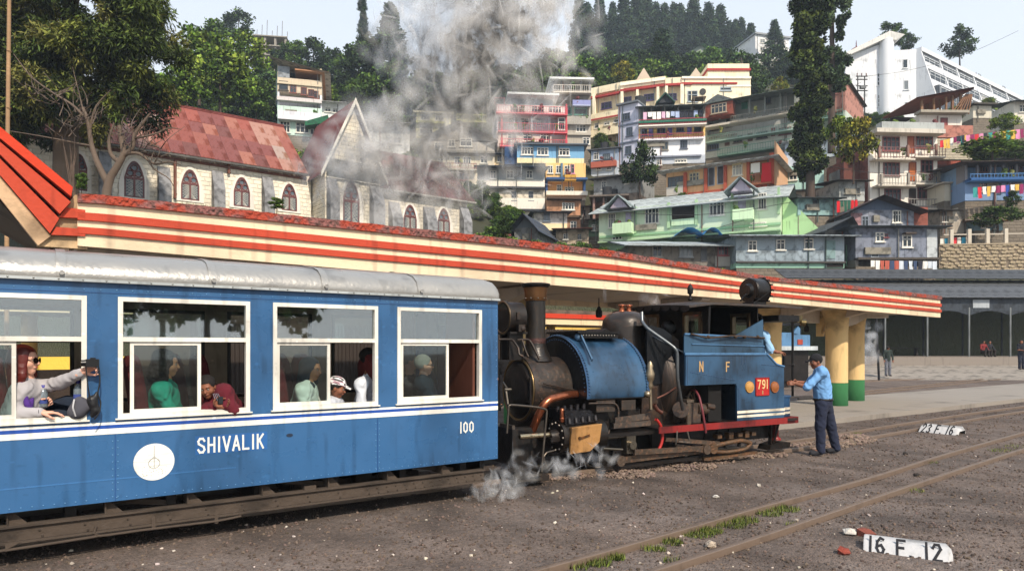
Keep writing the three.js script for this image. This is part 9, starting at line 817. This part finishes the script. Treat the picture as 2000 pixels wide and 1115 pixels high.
{ // grass tufts between the rails, weeds on the canopy
const r = rng(81), blades = (n, rad, h, cols) => { const pos = [], nor = [], col = [], idx = []; const cc = cols.map((c) => new THREE.Color(c)); for (let i = 0; i < n; i++) { const a = r() * 6.28, q = Math.sqrt(r()) * rad, x = Math.cos(a) * q, z = Math.sin(a) * q, b = r() * 6.28, w = 0.0035, L = h * (0.4 + 0.8 * r()), lx = (r() - 0.5) * L * 0.9, lz = (r() - 0.5) * L * 0.9, k = pos.length / 3, c = cc[(r() * cc.length) | 0], f = 0.7 + 0.6 * r(); pos.push(x - Math.cos(b) * w, 0, z - Math.sin(b) * w, x + Math.cos(b) * w, 0, z + Math.sin(b) * w, x + lx, L, z + lz); for (let m = 0; m < 3; m++) { nor.push(0, 0.9, 0.4); col.push(c.r * f, c.g * f, c.b * f); } idx.push(k, k + 1, k + 2); } const g = new THREE.BufferGeometry(); g.setAttribute('position', new THREE.Float32BufferAttribute(pos, 3)); g.setAttribute('normal', new THREE.Float32BufferAttribute(nor, 3)); g.setAttribute('color', new THREE.Float32BufferAttribute(col, 3)); g.setIndex(idx); return fix(g); };
const l = []; for (const [px, py, n, rad] of [[1360, 1044, 500, 0.15], [1390, 1040, 300, 0.1], [1425, 1026, 500, 0.16], [1455, 1018, 400, 0.13], [1500, 1004, 420, 0.15], [1535, 996, 380, 0.14], [1315, 1062, 260, 0.09], [1270, 1074, 120, 0.08], [1290, 1076, 100, 0.06], [1205, 1092, 260, 0.07], [1170, 1102, 380, 0.1], [1130, 1110, 140, 0.08], [1545, 1028, 60, 0.07], [1315, 1098, 90, 0.08], [1785, 960, 90, 0.12], [1820, 905, 60, 0.1], [1960, 882, 160, 0.2], [1995, 874, 160, 0.25], [1405, 846, 40, 0.1], [1672, 848, 160, 0.12]]) { const p = onGround(px, py); l.push(blades(n * 0.9, rad * 1.1, 0.05, ['#5f7230', '#7d8c3e', '#4c5c26', '#8a8a4a']).translate(p.x, 0.005, p.z)); }
solo('grass', l, LEAF, 'bright grass tufts growing along the foreground rails', 'grass', null, 0, null, 'stuff');
const w = platW, c = []; for (const [px, n] of [[365, 200], [385, 260], [400, 160], [420, 120], [455, 100], [560, 90], [540, 120]]) { const q = w.at(px, 392); const p = w.world(q[0], 3.62, -0.25); c.push(blades(n, 0.16, 0.1, ['#5f7a2a', '#7a8a36']).translate(p.x, p.y, p.z)); } solo('weeds', c, LEAF, 'weeds growing on the mossy top of the striped canopy', 'weeds', null, 0, null, 'stuff'); }
{ const b = P(1718, 742, 36).setY(0), t = thing('thin_post', 'thin dark post right of the twin platform columns', 'post', b); part('pole', cyl(V(0, 0, 0), V(-0.15, 3.4, 0), 0.06, 0.05, 10), M('#26282c', 'oil'), t); part('collar', cyl(V(-0.06, 1.5, 0), V(-0.065, 1.65, 0), 0.09), M('#4a4a48', 'oil'), t); part('post_base', box(-0.2, 0, -0.2, 0.2, 0.05, 0.2), M('#77716a', 'plaster'), t);
// second locomotive under the far roof
const w = new Wall(P(1518, 0, 30).setY(0), 20), k = thing('second_locomotive', 'second blue locomotive with red number plate beyond the platform', 'locomotive', w.o, w.turn), F = (px, py, z = 0) => w.at(px, py, z), bl = M('#5a86b0', 'paint'); const a = F(1522, 672), d = F(1583, 672), top = F(1560, 654)[1], bot = F(1560, 676)[1]; part('side_tank', tr(extr([[a[0], bot], [d[0], bot], [d[0], top], [a[0] + 1.1, top], [a[0] + 0.8, top + 0.1], [a[0], top + 0.1]], 1.6), 0, 0, -1.6), bl, k); part('cab_side', tr(extr([F(1548, 654), F(1566, 654), F(1566, 645), F(1560, 636)], 0.1), 0, 0, -0.1), bl, k); part('running_board', box(a[0] - 0.8, F(1560, 684)[1], -1.7, d[0] + 0.3, bot - 0.001, 0.15), M('#c9d0d4', 'paint'), k); part('number_plate', box(F(1558, 670)[0], F(1560, 673)[1], 0.005, F(1568, 670)[0], F(1560, 663)[1], 0.03), M('#b0452e', 'paint'), k); part('frame', box(a[0] - 0.6, 0.3, -1.3, d[0], F(1560, 684)[1] - 0.001, -0.1), M('#2a2522', 'oil'), k); for (let i = 0; i < 3; i++) part('wheel', cyl(V(a[0] + 0.5 + i * 1.1, 0.33, -0.4), V(a[0] + 0.5 + i * 1.1, 0.33, -0.28), 0.33, 0.33, 20), M('#2a2522', 'oil'), k); part('cab_roof', box(a[0] - 0.8, F(1540, 634)[1], -1.8, F(1568, 640)[0], F(1540, 631)[1], 0.1), M('#22242a', 'oil'), k); part('cab_post', [a[0] - 0.7, F(1566, 640)[0] - 0.06].map((x) => box(x, top, -0.06, x + 0.06, F(1540, 634)[1], 0)), M('#22242a', 'oil'), k);
const bw = thing('dark_store', 'dark brown store wall behind the platform, seen under the canopy', 'building', V(-0.568 * 15.2, 0, -0.823 * 15.2), TH), x0 = new Wall(V(-0.568 * 15.2, 0, -0.823 * 15.2), 34.6); const xa = x0.at(262, 720)[0], xb = x0.at(968, 690)[0]; part('wall', box(xa, 0, -0.3, xb, 2.75, 0), M('#4a4038', 'grime'), bw); for (let i = 0; i < 4; i++) part('shutter', box(xa + 1 + i * 3, 0.1, 0.003, xa + 2.6 + i * 3, 2.3, 0.05), M('#38302c', 'tin'), bw);
const far = thing('far_wall', 'grey shed wall and gate in the shade beyond the far tracks', 'wall', P(1490, 0, 54).setY(0), 0.1); part('wall', box(-9, 0, -0.5, 7.6, 5, 0), M('#57534f', 'grime'), far); for (let i = 0; i < 12; i++) part('sheet_panel', box(-5.9 + i * 1.02, 0.3, 0.003, -4.95 + i * 1.02, 3.9, 0.03 + (i % 3) * 0.01), M(i % 2 ? '#5a5650' : '#4c4844', 'tin'), far); }
// smoke: soft translucent flakes of haze turned every way, thicker where the plume is thick
const flake = new THREE.RingGeometry(0.001, 1, 10, 2);
const wispTex = tex(128, (u, v) => { const q = Math.hypot(u * 2 - 1, v * 2 - 1); return sstep(1, 0.05, q) * clamp(0.85 + 0.3 * fbm(u, v, 3, 3, 277)); });
const smokeMat = new THREE.MeshPhysicalMaterial({ vertexColors: true, alphaMap: wispTex, transparent: true, opacity: 0.28, roughness: 1, transmission: 0.5, thickness: 0, specularIntensity: 0 });
function smoke(name, label, puffs, s0, seed, col, K = 1) { const r = rng(seed), pos = [], nor = [], uv = [], cl = [], idx = [], fp = flake.attributes.position, q4 = new THREE.Quaternion(), e = new THREE.Euler(), v = V(0, 0, 0), n = V(0, 0, 0); for (const [p, rx, ry, rz, dens, c = 1] of puffs) { const cnt = Math.round(K * dens * rx * ry / (s0 * s0 * 0.06)); for (let i = 0; i < cnt; i++) { let x, y, z, q; do { x = r() * 2 - 1; y = r() * 2 - 1; z = r() * 2 - 1; q = x * x + y * y + z * z; } while (q > 1 || r() > (1 - q) ** 1.1); const X = p.x + x * rx, Y = p.y + y * ry, Z = p.z + z * rz, f = s0 * 10; if (r() > 0.42 + 0.9 * sstep(0.3, 0.7, fbm(X / f + 31, (Y + Z * 0.5) / f + 17, 128, 3, 271))) continue;
const s = s0 * (0.5 + r()), out = V(x, y + 0.9, z + 0.3).normalize(), k = pos.length / 3; q4.setFromEuler(e.set(r() * 6.3, r() * 6.3, r() * 6.3)); n.set(0, 0, 1).applyQuaternion(q4); if (n.dot(out) < 0) n.negate(); n.lerp(out, 0.65).normalize();
for (let m = 0; m < fp.count; m++) { const a = fp.getX(m), b = fp.getY(m); v.set(a, b, 0.05 * Math.sin(a * 4 + b * 2) - 0.1 * (a * a + b * b)).applyQuaternion(q4).multiplyScalar(s); pos.push(X + v.x, Y + v.y, Z + v.z); nor.push(n.x, n.y, n.z); uv.push(a * 0.5 + 0.5, b * 0.5 + 0.5); cl.push(col[0] * c, col[1] * c, col[2] * c); } for (const m of flake.index.array) idx.push(k + m); } }
const g = new THREE.BufferGeometry(); for (const [nm, l, w] of [['position', pos, 3], ['normal', nor, 3], ['uv', uv, 2], ['color', cl, 3]]) g.setAttribute(nm, new THREE.Float32BufferAttribute(l, w)); g.setIndex(idx); return solo(name, g, smokeMat, label, 'smoke', null, 0, null, 'stuff'); }
{ const Z = 24, k = Z / FX, p = (px, py, rx, ry, d, c, dz = 0) => [P(px, py, Z + dz), rx * k, ry * k, rx * k * 0.9, d, c];
smoke('smoke_plume', 'tall grey plume of engine smoke rising behind the canopy across the church', [p(990, -40, 190, 130, 1.3, 1), p(930, 40, 190, 110, 1.7, 1), p(1020, 60, 130, 120, 1.3, 1), p(860, 110, 160, 95, 1.2, 0.92), p(930, 130, 150, 95, 1.3, 0.92), p(870, 190, 150, 85, 1.1, 0.86), p(970, 190, 110, 80, 0.6, 0.9), p(800, 240, 140, 75, 0.9, 0.88), p(900, 250, 130, 75, 0.9, 0.86), p(720, 280, 130, 75, 0.9, 0.88), p(810, 310, 150, 75, 1.1, 0.8), p(700, 340, 110, 65, 0.9, 0.88), p(860, 350, 120, 60, 0.8, 0.88), p(780, 380, 130, 60, 0.8, 0.88), p(640, 320, 80, 65, 0.45, 0.88), p(1000, 330, 90, 70, 0.3, 0.95), p(1060, 190, 110, 90, 0.35, 1), p(1085, 60, 110, 130, 0.4, 1), p(780, 60, 110, 120, 0.3, 0.95), p(760, 330, 170, 80, 0.6, 0.86), p(880, 390, 120, 50, 0.5, 0.9), p(650, 360, 80, 70, 0.5, 0.85), p(660, 400, 110, 40, 0.4, 0.88), p(960, 400, 80, 50, 0.25, 0.95), p(740, 425, 130, 36, 0.4, 0.88)], 0.52, 91, [1, 1, 1], 0.56); }
for (const [a, b, sag, lab] of [[P(1684, 150, 90), P(1990, 60, 96), 1.2, 'power cable running from the twin-pole pylon to the right over the hotel'], [P(1684, 160, 90), P(1440, 205, 84), 1.5, 'power cable running from the twin-pole pylon down to the left'], [P(1160, 405, 55), P(1545, 395, 52), 0.8, 'black cable strung across the front of the green house'], [P(1130, 470, 52), P(1470, 425, 56), 0.7, 'lower black cable slanting over the green house'], [P(1540, 300, 56), P(1840, 330, 58), 0.9, 'black cable between the thin conifer and the white balcony house']]) { const pts = [0, .25, .5, .75, 1].map((k) => a.clone().lerp(b, k).sub(a).add(V(0, -sag * 4 * k * (1 - k), 0))); solo('power_cable', tube(pts, 0.022, 5, 24), M('#22201e', 'plain'), lab, 'cable', a); }
{ const p = (px, py, Z, rx, ry, d) => [P(px, py, Z), rx * Z / FX, ry * Z / FX, rx * Z / FX, d]; smoke('steam', 'wisps of bluish steam drifting out by the locomotive cylinder and front step', [p(965, 952, 8.2, 70, 34, 1.0), p(930, 978, 7.9, 44, 22, 0.4), p(1010, 925, 8.4, 60, 26, 0.45), p(1085, 908, 8.6, 66, 22, 0.6), p(1130, 895, 8.7, 46, 22, 0.4), p(1168, 872, 8.9, 20, 34, 0.3), p(1180, 900, 9.0, 26, 30, 0.25), p(1010, 885, 8.4, 34, 24, 0.2)], 0.09, 92, [0.9, 0.93, 0.97], 0.5);
smoke('steam', 'small cloud of grey smoke standing between the columns and the thin post', [p(1700, 660, 31, 20, 36, 1), p(1695, 700, 31, 24, 26, 0.8)], 0.28, 93, [0.8, 0.83, 0.88], 0.45); smoke('smoke_wisp', 'thin brown wisp of smoke under the canopy above the boiler', [p(1275, 585, 11, 50, 16, 0.5), p(1200, 575, 10.8, 40, 12, 0.25)], 0.14, 94, [0.7, 0.66, 0.64], 0.5); }
scene.add(camera); renderer.render(scene, camera);
